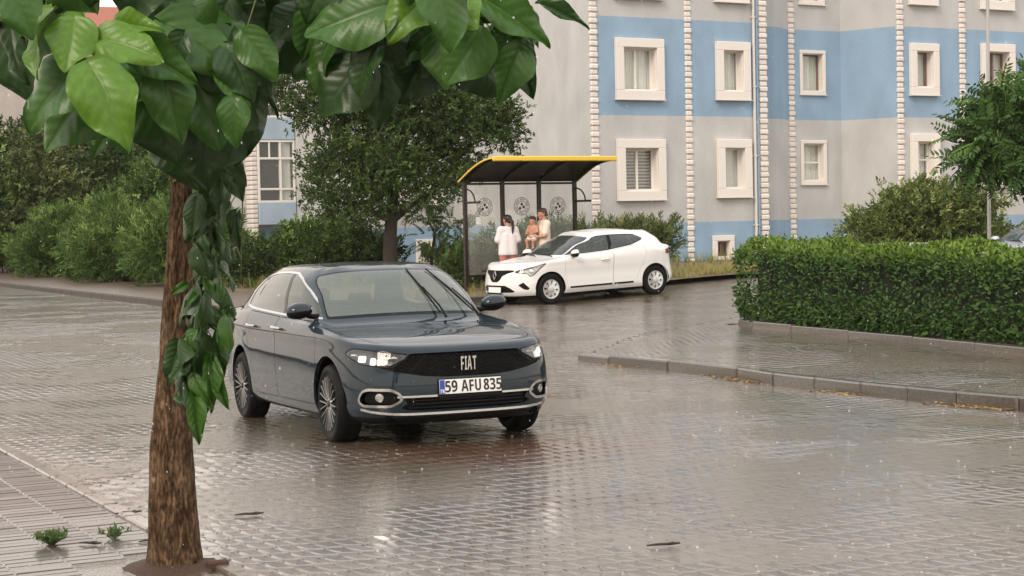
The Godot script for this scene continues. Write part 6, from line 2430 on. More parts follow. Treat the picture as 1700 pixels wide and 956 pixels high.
	# right of the building
	make_shrub("large_bush", "big olive green bush growing behind the clipped hedge", "", Vector3(9.95, 0.15, -42.5), [lump(0, 1.15, 0, 1.6, 1.15, 1.2), lump(-1.2, 0.75, 0.3, 0.9, 0.75, 0.8), lump(1.2, 1.0, 0, 1.0, 1.0, 1.0), lump(0.2, 1.75, 0, 0.95, 0.55, 0.8), lump(-0.6, 1.45, 0.1, 0.7, 0.5, 0.7), lump(1.3, 1.7, 0.1, 0.7, 0.5, 0.6), lump(-1.9, 0.4, 0.2, 0.55, 0.45, 0.5)], 260.0, broad, 0.26, [Color(0.07, 0.09, 0.03), Color(0.16, 0.19, 0.065), Color(0.26, 0.28, 0.11)], 330)
	make_tree("feathery_tree", "dark green tree with drooping feathery leaves at the right edge", "", Vector3(10.3, 0.05, -34.5), 0.12, 2.4, [lump(-0.2, 3.4, 0.2, 0.9, 0.5, 0.8), lump(0.8, 3.9, 0, 1.0, 0.6, 0.9), lump(-0.85, 3.0, 0.2, 0.6, 0.35, 0.6), lump(0.1, 2.8, 0.3, 0.9, 0.4, 0.7), lump(1.2, 2.9, 0, 1.0, 0.6, 0.9), lump(-1.0, 2.65, 0.1, 0.35, 0.25, 0.4)], 230.0, [feather(10, 8), feather(9, 9)], 0.72, [Color(0.032, 0.07, 0.02), Color(0.07, 0.13, 0.035), Color(0.12, 0.19, 0.05)], 340, M.bark_dark, -0.25)
	# weeds and dry grass along the foot of the wall and on the verge
	var tufts := [grass_tuft(1, 14, 0.5), grass_tuft(2, 12, 0.7)]
	var gx := [[], []]
	var gc := [[], []]
	var r := RandomNumberGenerator.new()
	r.seed = 60
	for k in 5200:
		var a := r.randf_range(0.3, 13.5)
		var c := r.randf_range(3.2, 27.0) if k % 3 else r.randf_range(11.0, 24.0)
		if k % 3 == 0:
			a = r.randf_range(0.1, 2.6)
			c = r.randf_range(8.5, 24.0)
		var p := CORNER + Vector2(-0.47, -0.883) * a + Vector2(0.857, -0.515) * c
		var q := k % 2
		var s := r.randf_range(0.08, 0.26) * (1.6 if a > 6.5 else 1.0)
		gx[q].append(Transform3D(Basis(Vector3.UP, r.randf() * TAU).scaled(Vector3(s * 1.2, s, s * 1.2)), Vector3(p.x, verge_h(p), p.y)))
		gc[q].append(Color(0.14, 0.18, 0.05).lerp(Color(0.42, 0.32, 0.15), clampf(r.randf() * 1.3 - (0.35 if a > 5.5 else 0.0), 0.0, 1.0)))
	for q in 2:
		many("dry_grass", tufts[q], M.leaf_many, gx[q], gc[q]).set_meta("label", "weeds and dry grass on the verge")

# ---------------------------------------------------------------- clipped hedge
func make_hedge() -> void:
	var o := thing("clipped_hedge", "long clipped green hedge with yellow green leaves on top", "hedge")
	var r := RandomNumberGenerator.new()
	r.seed = 77
	# front line of the hedge and its depth direction
	var f0 := Vector2(3.28, -28.1)
	var dir := Vector2(0.428, 0.904)
	var dep := Vector2(0.904, -0.428)
	var long := 11.0
	var deep := 1.75
	var core := Bag.new()
	var stems := Bag.new()
	var leaf := leaf_bag(0.55, 0.3, 0.2).done()
	var leaf2 := leaf_bag(0.45, 0.15, 0.35).done()
	var xfs := [[], []]
	var cols := [[], []]
	# the surface: profile round the section (depth, height), rounded; ends rounded in plan
	var prof := []
	for k in 41:
		var t := k / 40.0
		var a := -1.5 + t * (PI + 3.0)
		var ca := cos(a)
		var sa := sin(a)
		var dd := -signf(ca) * pow(absf(ca), 0.42 if sa > 0.0 else 0.15) * deep * 0.5
		var hh := 0.66 + signf(sa) * pow(absf(sa), 0.5 if sa > 0.0 else 0.8) * (0.58 if sa > 0.0 else 0.66)
		prof.append(Vector2(dd, hh))
	var count := 42000
	for k in count:
		var u := r.randf()
		var along := u * long
		var t := r.randf()
		var pr: Vector2
		var nrm: Vector2
		var idx := int(t * 39.0)
		var fr := t * 39.0 - idx
		pr = prof[idx].lerp(prof[idx + 1], fr)
		var tan_: Vector2 = (prof[idx + 1] - prof[idx]).normalized()
		nrm = Vector2(-tan_.y, tan_.x)
		if nrm.dot(pr - Vector2(0, 0.7)) < 0.0:
			nrm = -nrm
		if pr.y < 0.02:
			continue
		# the near end is a rounded nose: squeeze the section there
		var squeeze := 1.0
		var nose := 0.0
		if along < 0.7:
			var q := 1.0 - along / 0.7
			squeeze = sqrt(maxf(1.0 - q * q, 0.02))
			nose = q
		var hgt := pr.y * (1.0 + 0.05 * sin(along * 1.7) + 0.03 * sin(along * 4.1 + pr.x * 3.0))
		hgt = hgt
		var lift := -0.04 - absf(r.randfn()) * 0.05 + 0.03 * sin(along * 9.0 + pr.y * 11.0) + (0.07 * r.randf() if r.randf() < 0.12 else 0.0)
		var p2 := f0 + dir * along + dep * (deep * 0.5 + pr.x * squeeze + nrm.x * lift)
		if nose > 0.0:
			p2 -= dir * nose * lift
		var y := ground_at(p2.x, p2.y) + 0.12 + hgt + nrm.y * lift
		var n3 := Vector3(dep.x * nrm.x, nrm.y, dep.y * nrm.x) - Vector3(dir.x, 0, dir.y) * nose * 1.2
		n3 = n3.normalized()
		var aim := (n3 * 0.8 + Vector3(r.randfn() * 0.6, r.randfn() * 0.5 + 0.35, r.randfn() * 0.6)).normalized()
		var z := (Vector3(r.randfn(), r.randfn() + 0.8, r.randfn()) + n3)
		z = (z - aim * z.dot(aim)).normalized()
		var top := step01(0.95, 1.22, hgt)
		var s := r.randf_range(0.045, 0.085)
		var q2 := k % 2
		xfs[q2].append(Transform3D(Basis(aim.cross(z), aim, z).scaled(Vector3.ONE * s), Vector3(p2.x, y, p2.y)))
		var young := clampf(top * r.randf_range(0.2, 1.1) + (0.25 if r.randf() < 0.06 else 0.0), 0.0, 1.0)  # share of yellow green, rising towards the hedge top
		cols[q2].append(Color(0.03, 0.068, 0.02).lerp(Color(0.072, 0.13, 0.04), r.randf()).lerp(Color(0.155, 0.23, 0.035), young))
	for q in 2:
		many("foliage", leaf if q == 0 else leaf2, M.leaf_many, xfs[q], cols[q], o)
	# twiggy inside: a dark thicket of stems
	for k in 240:
		var along := r.randf_range(0.45, long)
		var d := r.randf_range(0.3, deep - 0.3)
		var p := f0 + dir * along + dep * d
		var y := ground_at(p.x, p.y) + 0.1
		stems.tube([Vector3(p.x, y, p.y), Vector3(p.x + r.randf_range(-0.15, 0.15), y + 0.45, p.y + r.randf_range(-0.15, 0.15)), Vector3(p.x + r.randf_range(-0.3, 0.3), y + 0.95, p.y + r.randf_range(-0.3, 0.3))], [0.014, 0.01, 0.005], 5, false)
	part("stem", stems.done(), M.bark_dark, o, Transform3D.IDENTITY, "stuff")
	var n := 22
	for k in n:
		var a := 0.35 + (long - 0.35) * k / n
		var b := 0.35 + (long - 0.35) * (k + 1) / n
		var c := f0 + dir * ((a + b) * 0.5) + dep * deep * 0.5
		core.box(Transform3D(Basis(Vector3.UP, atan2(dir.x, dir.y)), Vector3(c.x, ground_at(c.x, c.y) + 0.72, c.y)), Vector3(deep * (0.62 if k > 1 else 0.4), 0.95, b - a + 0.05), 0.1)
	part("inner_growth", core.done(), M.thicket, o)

# ---------------------------------------------------------------- people
# bones: [a, b, radius at a, radius at b]; a smooth union of tapered capsules, meshed as surface nets
func flesh(bones: Array, cell: float, soft: float, out: Bag) -> void:
	var lo := Vector3.ONE * 1e9
	var hi := Vector3.ONE * -1e9
	for b in bones:
		var r: float = maxf(b[2], b[3]) + soft * 2.0 + cell * 2.0
		lo = lo.min(b[0] - Vector3.ONE * r).min(b[1] - Vector3.ONE * r)
		hi = hi.max(b[0] + Vector3.ONE * r).max(b[1] + Vector3.ONE * r)
	var nx := int((hi.x - lo.x) / cell) + 2
	var ny := int((hi.y - lo.y) / cell) + 2
	var nz := int((hi.z - lo.z) / cell) + 2
	var f := PackedFloat32Array()
	f.resize(nx * ny * nz)
	var ik := 1.0 / soft
	for b in bones:
		var a: Vector3 = b[0]
		var e: Vector3 = b[1] - a
		var l2 := maxf(e.length_squared(), 1e-9)
		var ra: float = b[2]
		var rb: float = b[3]
		var r := maxf(ra, rb) + soft * 3.0
		var p0 := ((a.min(b[1]) - Vector3.ONE * r - lo) / cell).floor()
		var p1 := ((a.max(b[1]) + Vector3.ONE * r - lo) / cell).ceil()
		for k in range(maxi(0, int(p0.z)), mini(nz, int(p1.z) + 1)):
			for j in range(maxi(0, int(p0.y)), mini(ny, int(p1.y) + 1)):
				for i in range(maxi(0, int(p0.x)), mini(nx, int(p1.x) + 1)):
					var p := lo + Vector3(i, j, k) * cell - a
					var t := clampf(p.dot(e) / l2, 0.0, 1.0)
					var d := (p - e * t).length() - lerpf(ra, rb, t)
					f[(k * ny + j) * nx + i] += exp(minf(-d * ik, 40.0))
	# inside where the sum passes 1
	var cellv := {}
	var first := out.v.size()
	for k in nz - 1:
		for j in ny - 1:
			var row := (k * ny + j) * nx
			for i in nx - 1:
				var o := row + i
				var m := 0
				if f[o] > 1.0: m += 1
				if f[o + 1] > 1.0: m += 1
				if f[o + nx] > 1.0: m += 1
				if f[o + nx + 1] > 1.0: m += 1
				var o2 := o + nx * ny
				if f[o2] > 1.0: m += 1
				if f[o2 + 1] > 1.0: m += 1
				if f[o2 + nx] > 1.0: m += 1
				if f[o2 + nx + 1] > 1.0: m += 1
				if m == 0 or m == 8:
					continue
				var s := Vector3.ZERO
				var c := 0
				for ed in EDGES:
					var va := dist_of(f[o + ed[0] + ed[1] * nx + ed[2] * nx * ny], soft)
					var vb := dist_of(f[o + ed[3] + ed[4] * nx + ed[5] * nx * ny], soft)
					if (va < 0.0) != (vb < 0.0):
						s += Vector3(ed[0], ed[1], ed[2]).lerp(Vector3(ed[3], ed[4], ed[5]), va / (va - vb))
						c += 1
				s /= c
				var g := Vector3(dist_of(f[o + 1], soft) - dist_of(f[o], soft) + dist_of(f[o2 + nx + 1], soft) - dist_of(f[o2 + nx], soft), dist_of(f[o + nx], soft) - dist_of(f[o], soft) + dist_of(f[o2 + nx + 1], soft) - dist_of(f[o2 + 1], soft), dist_of(f[o2], soft) - dist_of(f[o], soft) + dist_of(f[o2 + nx + 1], soft) - dist_of(f[o + nx + 1], soft))
				cellv[o] = out.vert(lo + (Vector3(i, j, k) + s) * cell, g.normalized())
	for o in cellv:
		var inn: bool = f[o] > 1.0
		for ax in 3:
			var d: int = [1, nx, nx * ny][ax]
			if o + d >= f.size() or (f[o + d] > 1.0) == inn:
				continue
			var d1: int = [nx, nx * ny, 1][ax]
			var d2: int = [nx * ny, 1, nx][ax]
			if cellv.has(o - d1) and cellv.has(o - d2) and cellv.has(o - d1 - d2):
				out.quad(cellv[o], cellv[o - d1], cellv[o - d1 - d2], cellv[o - d2])

const EDGES := [[0, 0, 0, 1, 0, 0], [0, 1, 0, 1, 1, 0], [0, 0, 1, 1, 0, 1], [0, 1, 1, 1, 1, 1], [0, 0, 0, 0, 1, 0], [1, 0, 0, 1, 1, 0], [0, 0, 1, 0, 1, 1], [1, 0, 1, 1, 1, 1], [0, 0, 0, 0, 0, 1], [1, 0, 0, 1, 0, 1], [0, 1, 0, 0, 1, 1], [1, 1, 0, 1, 1, 1]]

func dist_of(sum: float, soft: float) -> float:
	return -soft * log(maxf(sum, 1e-12))

func hand_bones(wrist: Vector3, along: Vector3, palm: Vector3, thumb_side: Vector3, s: float, curl: float) -> Array:
	var b := []
	along = along.normalized()
	palm = (palm - along * palm.dot(along)).normalized()
	var side := (thumb_side - along * thumb_side.dot(along) - palm * thumb_side.dot(palm)).normalized()
	var knuckle := wrist + along * 0.085 * s
	for k in 4:
		var off := side * (0.03 - k * 0.02) * s
		b.append([wrist + off * 0.5, knuckle + off, 0.014 * s, 0.011 * s])
		var l: float = [0.072, 0.082, 0.076, 0.058][k] * s
		var d1 := (along * cos(curl * 0.6) + palm * sin(curl * 0.6)).normalized()
		var d2 := (along * cos(curl * 1.5) + palm * sin(curl * 1.5)).normalized()
		var p1 := knuckle + off + d1 * l * 0.5
		b.append([knuckle + off, p1, 0.0095 * s, 0.0085 * s])
		b.append([p1, p1 + d2 * l * 0.5, 0.0085 * s, 0.007 * s])
	var t0 := wrist + along * 0.025 * s + side * 0.028 * s
	var t1 := t0 + (along * 0.6 + side * 0.7 + palm * 0.3).normalized() * 0.042 * s
	b.append([wrist + side * 0.01 * s, t0, 0.014 * s, 0.012 * s])
	b.append([t0, t1, 0.012 * s, 0.0095 * s])
	b.append([t1, t1 + (along * 0.9 + side * 0.2 + palm * 0.4).normalized() * 0.03 * s, 0.0095 * s, 0.008 * s])
	return b

# a head with its centre at the middle of the skull, looking along +z, drawn into skin; eyes, brows and mouth as parts
func head_into(o: Node3D, skin: Bag, x: Transform3D, s: float, hair_style: int, hair_mat: Material) -> void:
	var b := []
	for e in [[0, 0.02, -0.015, 0, 0.03, 0.02, 0.082, 0.075], [0, -0.03, 0.03, 0, -0.06, 0.045, 0.058, 0.042], [-0.03, -0.015, 0.05, 0.03, -0.015, 0.05, 0.035, 0.035], [0, 0.005, 0.088, 0, -0.025, 0.104, 0.009, 0.014], [-0.035, 0.028, 0.078, 0.035, 0.028, 0.078, 0.014, 0.014], [0, -0.095, 0.065, 0, -0.085, 0.06, 0.022, 0.02], [-0.018, -0.058, 0.084, 0.018, -0.058, 0.084, 0.009, 0.009], [-0.078, 0.01, -0.005, -0.084, -0.03, 0.0, 0.014, 0.009], [0.078, 0.01, -0.005, 0.084, -0.03, 0.0, 0.014, 0.009], [0, -0.06, -0.02, 0, -0.15, -0.03, 0.052, 0.055]]:
		b.append([x * (Vector3(e[0], e[1], e[2]) * s), x * (Vector3(e[3], e[4], e[5]) * s), e[6] * s, e[7] * s])
	flesh(b, 0.0075 * s, 0.006 * s, skin)
	var eyes := Bag.new()
	var mouth := Bag.new()
	for sx in [-1.0, 1.0]:
		eyes.box(x * Transform3D(Basis.IDENTITY, Vector3(sx * 0.032, 0.008, 0.087) * s), Vector3(0.022, 0.009, 0.008) * s, 0.002 * s)
		eyes.box(x * Transform3D(rot(0, 0, -sx * 8), Vector3(sx * 0.033, 0.032, 0.09) * s), Vector3(0.032, 0.006, 0.008) * s, 0.002 * s)
	part("eyes", eyes.done(), M.hair, o)
	mouth.box(x * Transform3D(Basis.IDENTITY, Vector3(0, -0.06, 0.093) * s), Vector3(0.036, 0.009, 0.006) * s, 0.002 * s)
	part("mouth", mouth.done(), M.lips, o)
	var h := Bag.new()
	var hb := [[Vector3(0, 0.045, -0.03), Vector3(0, 0.062, 0.02), 0.083, 0.074], [Vector3(0, 0.0, -0.055), Vector3(0, 0.05, -0.04), 0.066, 0.07], [Vector3(-0.055, 0.03, 0.0), Vector3(-0.062, -0.01, -0.015), 0.032, 0.024], [Vector3(0.055, 0.03, 0.0), Vector3(0.062, -0.01, -0.015), 0.032, 0.024], [Vector3(-0.04, 0.085, 0.055), Vector3(0.045, 0.088, 0.05), 0.024, 0.026]]
	if hair_style == 1:
		hb += [[Vector3(0, 0.0, -0.1), Vector3(-0.01, -0.03, -0.14), 0.03, 0.035], [Vector3(-0.01, -0.03, -0.14), Vector3(-0.02, -0.17, -0.15), 0.036, 0.026], [Vector3(-0.02, -0.17, -0.15), Vector3(-0.015, -0.36, -0.13), 0.026, 0.008], [Vector3(-0.06, 0.0, 0.02), Vector3(-0.07, -0.2, 0.0), 0.018, 0.01]]
	var q := []
	for e in hb:
		q.append([x * (e[0] * s), x * (e[1] * s), e[2] * s, e[3] * s])
	flesh(q, 0.011 * s, 0.008 * s, h)
	part("hair", h.done(), hair_mat, o)
	if hair_style == 1:
		var tie := Bag.new()
		tie.tube([x * (Vector3(-0.01, -0.025, -0.122) * s), x * (Vector3(-0.01, -0.04, -0.15) * s)], [0.036 * s], 10)
		part("hair_tie", tie.done(), M.shirt_white, o)

func person_body(o: Node3D, j: Dictionary, skin: Bag) -> void:
	var b := []
	for s in ["l", "r"]:
		b.append([j["hip_" + s], j["knee_" + s], 0.085, 0.055])
		b.append([j["knee_" + s], j["ankle_" + s], 0.056, 0.037])
		b.append([j["ankle_" + s] + Vector3(0, -0.03, -0.03), j["toe_" + s], 0.035, 0.026])
		b.append([j["shoulder_" + s], j["elbow_" + s], 0.05, 0.038])
		b.append([j["elbow_" + s], j["wrist_" + s], 0.038, 0.026])
	b.append([j.hip_l.lerp(j.hip_r, 0.25) + Vector3(0, 0.03, 0), j.chest + Vector3(0.06, -0.05, 0), 0.105, 0.1])
	b.append([j.hip_l.lerp(j.hip_r, 0.75) + Vector3(0, 0.03, 0), j.chest + Vector3(-0.06, -0.05, 0), 0.105, 0.1])
	b.append([j.shoulder_l, j.shoulder_r, 0.06, 0.06])
	b.append([j.chest, j.neck, 0.075, 0.055])
	flesh(b, 0.017, 0.014, skin)

func make_people() -> void:
	# the woman in the white shirt, her back to the street
	var at := Vector3(-0.07, 0, -38.75)
	at.y = verge_h(Vector2(at.x, at.z)) + 0.012
	var w := thing("person", "person with long dark hair in a white T-shirt and pink shorts seen from behind", "person", at, deg_to_rad(196))
	var j := {"hip_l": Vector3(0.09, 0.88, 0), "hip_r": Vector3(-0.09, 0.88, 0), "knee_l": Vector3(0.095, 0.48, 0.03), "knee_r": Vector3(-0.1, 0.48, 0.0), "ankle_l": Vector3(0.1, 0.07, -0.01), "ankle_r": Vector3(-0.11, 0.07, -0.03), "toe_l": Vector3(0.12, 0.027, 0.13), "toe_r": Vector3(-0.13, 0.027, 0.11), "chest": Vector3(0, 1.25, 0.0), "neck": Vector3(0, 1.40, -0.01), "shoulder_l": Vector3(0.16, 1.34, -0.01), "shoulder_r": Vector3(-0.16, 1.34, -0.01), "elbow_l": Vector3(0.23, 1.08, 0.02), "elbow_r": Vector3(-0.24, 1.08, 0.0), "wrist_l": Vector3(0.1, 1.04, 0.22), "wrist_r": Vector3(-0.1, 1.06, 0.22)}
	var sk := Bag.new()
	person_body(w, j, sk)
	for s in [1.0, -1.0]:
		var wr: Vector3 = j.wrist_l if s > 0 else j.wrist_r
		flesh(hand_bones(wr, Vector3(-s * 0.6, 0.1, 0.75), Vector3(-s * 0.7, 0, -0.6), Vector3(0, 1, 0), 0.95, 0.7), 0.005, 0.004, sk)
	head_into(w, sk, Transform3D(Basis(Vector3.UP, 0.5), Vector3(0, 1.545, 0.01)), 1.0, 1, M.hair)
	part("body", sk.done(), M.skin, w)
	var sh := Bag.new()
	flesh([[Vector3(0.07, 0.83, 0), Vector3(0.065, 1.2, 0.005), 0.15, 0.125], [Vector3(-0.07, 0.83, 0), Vector3(-0.065, 1.2, 0.005), 0.15, 0.125], [j.shoulder_l, j.shoulder_r, 0.078, 0.078], [j.shoulder_l, j.shoulder_l.lerp(j.elbow_l, 0.85), 0.075, 0.085], [j.shoulder_r, j.shoulder_r.lerp(j.elbow_r, 0.85), 0.075, 0.085], [Vector3(0, 1.3, 0), Vector3(0, 1.36, -0.005), 0.09, 0.07]], 0.018, 0.016, sh)
	part("shirt", cut_low(sh, 0.78).done(), M.shirt_white, w)
	var st := Bag.new()
	flesh([[j.hip_l, j.hip_l.lerp(j.knee_l, 0.55), 0.118, 0.096], [j.hip_r, j.hip_r.lerp(j.knee_r, 0.55), 0.118, 0.096], [Vector3(0.05, 0.93, 0), Vector3(-0.05, 0.93, 0), 0.12, 0.12]], 0.018, 0.016, st)
	part("shorts", st.done(), M.shorts_pink, w)
	# the man, in profile, with a child on his arm
	at = Vector3(0.72, 0, -38.9)
	at.y = verge_h(Vector2(at.x, at.z)) + 0.012
	var m := thing("person", "person with short brown hair in a cream T-shirt carrying a child", "person", at, deg_to_rad(-72))
	j = {"hip_l": Vector3(0.095, 0.93, 0), "hip_r": Vector3(-0.095, 0.93, 0), "knee_l": Vector3(0.1, 0.5, 0.03), "knee_r": Vector3(-0.1, 0.5, 0.01), "ankle_l": Vector3(0.11, 0.075, -0.01), "ankle_r": Vector3(-0.11, 0.075, -0.03), "toe_l": Vector3(0.13, 0.03, 0.15), "toe_r": Vector3(-0.13, 0.03, 0.13), "chest": Vector3(0, 1.33, -0.01), "neck": Vector3(0, 1.49, -0.01), "shoulder_l": Vector3(0.185, 1.43, -0.02), "shoulder_r": Vector3(-0.185, 1.43, -0.02), "elbow_l": Vector3(0.24, 1.16, 0.06), "elbow_r": Vector3(-0.23, 1.17, 0.06), "wrist_l": Vector3(0.1, 1.13, 0.28), "wrist_r": Vector3(-0.06, 1.22, 0.28)}
	sk = Bag.new()
	person_body(m, j, sk)
	flesh(hand_bones(j.wrist_l, Vector3(-0.8, 0.0, 0.35), Vector3(-0.1, 0.9, -0.3), Vector3(0, 0.2, 1), 1.05, 0.6), 0.005, 0.004, sk)
	flesh(hand_bones(j.wrist_r, Vector3(0.75, 0.35, 0.2), Vector3(0.2, 0, -0.9), Vector3(0, 1, 0), 1.05, 0.6), 0.005, 0.004, sk)
	head_into(m, sk, Transform3D(Basis(Vector3.UP, 0.1) * Basis(Vector3.RIGHT, 0.08), Vector3(0, 1.645, 0.015)), 1.05, 0, M.hair_brown)
	part("body", sk.done(), M.skin, m)
	sh = Bag.new()
	flesh([[Vector3(0.075, 0.93, 0), Vector3(0.07, 1.3, 0.0), 0.14, 0.135], [Vector3(-0.075, 0.93, 0), Vector3(-0.07, 1.3, 0.0), 0.14, 0.135], [j.shoulder_l, j.shoulder_r, 0.082, 0.082], [j.shoulder_l, j.shoulder_l.lerp(j.elbow_l, 0.75), 0.078, 0.08], [j.shoulder_r, j.shoulder_r.lerp(j.elbow_r, 0.75), 0.078, 0.08], [Vector3(0, 1.38, -0.01), Vector3(0, 1.45, -0.01), 0.095, 0.072]], 0.018, 0.016, sh)
	part("shirt", cut_low(sh, 0.86).done(), M.shirt_cream, m)
	st = Bag.new()
	flesh([[j.hip_l, j.hip_l.lerp(j.knee_l, 0.8), 0.115, 0.095], [j.hip_r, j.hip_r.lerp(j.knee_r, 0.8), 0.115, 0.095], [Vector3(0.05, 0.95, 0), Vector3(-0.05, 0.95, 0), 0.12, 0.12]], 0.018, 0.016, st)
	part("shorts", st.done(), M.shorts_grey, m)
	# the child he carries, facing the street
	var cp := at + Vector3(-0.23, 0.0, 0.09)
	var c := thing("person", "small child with dark hair carried in the arms at the bus shelter", "person", cp, deg_to_rad(-28))
	sk = Bag.new()
	var cb := []
	cb.append([Vector3(0.03, 1.16, 0), Vector3(0.03, 1.33, 0), 0.07, 0.062])
	cb.append([Vector3(-0.03, 1.16, 0), Vector3(-0.03, 1.33, 0), 0.07, 0.062])
	cb.append([Vector3(0.08, 1.37, 0), Vector3(-0.08, 1.37, 0), 0.035, 0.035])
	cb.append([Vector3(0, 1.36, 0), Vector3(0, 1.42, 0), 0.035, 0.03])
	for s in [1.0, -1.0]:
		cb.append([Vector3(s * 0.05, 1.13, 0.02), Vector3(s * 0.08, 1.06, 0.15), 0.05, 0.036])
		cb.append([Vector3(s * 0.08, 1.06, 0.15), Vector3(s * 0.07, 0.9, 0.14), 0.036, 0.024])
		cb.append([Vector3(s * 0.07, 0.9, 0.14), Vector3(s * 0.075, 0.88, 0.2), 0.022, 0.018])
		cb.append([Vector3(s * 0.1, 1.37, 0), Vector3(s * 0.13, 1.26, 0.03), 0.03, 0.025])
		cb.append([Vector3(s * 0.13, 1.26, 0.03), Vector3(s * 0.09, 1.23, 0.13), 0.025, 0.017])
		flesh(hand_bones(Vector3(s * 0.09, 1.23, 0.13), Vector3(-s * 0.4, 0.1, 0.8), Vector3(0, -1, 0), Vector3(-s, 0, 0), 0.6, 0.8), 0.004, 0.003, sk)
	flesh(cb, 0.013, 0.011, sk)
	head_into(c, sk, Transform3D(Basis(Vector3.UP, -0.25), Vector3(0, 1.495, 0.0)), 0.82, 0, M.hair)
	part("body", sk.done(), M.skin, c)
	var cs := Bag.new()
	flesh([[Vector3(0.05, 1.13, 0.01), Vector3(-0.05, 1.13, 0.01), 0.078, 0.078], [Vector3(0.05, 1.12, 0.02), Vector3(0.075, 1.08, 0.11), 0.062, 0.05], [Vector3(-0.05, 1.12, 0.02), Vector3(-0.075, 1.08, 0.11), 0.062, 0.05]], 0.013, 0.011, cs)
	part("shorts", cs.done(), M.shirt_cream, c)

# a garment ends cleanly at a hem
func cut_low(b: Bag, y: float) -> Bag:
	for k in b.v.size():
		if b.v[k].y < y:
			b.v[k].y = y
			b.n[k] = Vector3(b.n[k].x, 0, b.n[k].z).normalized() if Vector2(b.n[k].x, b.n[k].z).length() > 0.3 else Vector3.DOWN
	return b

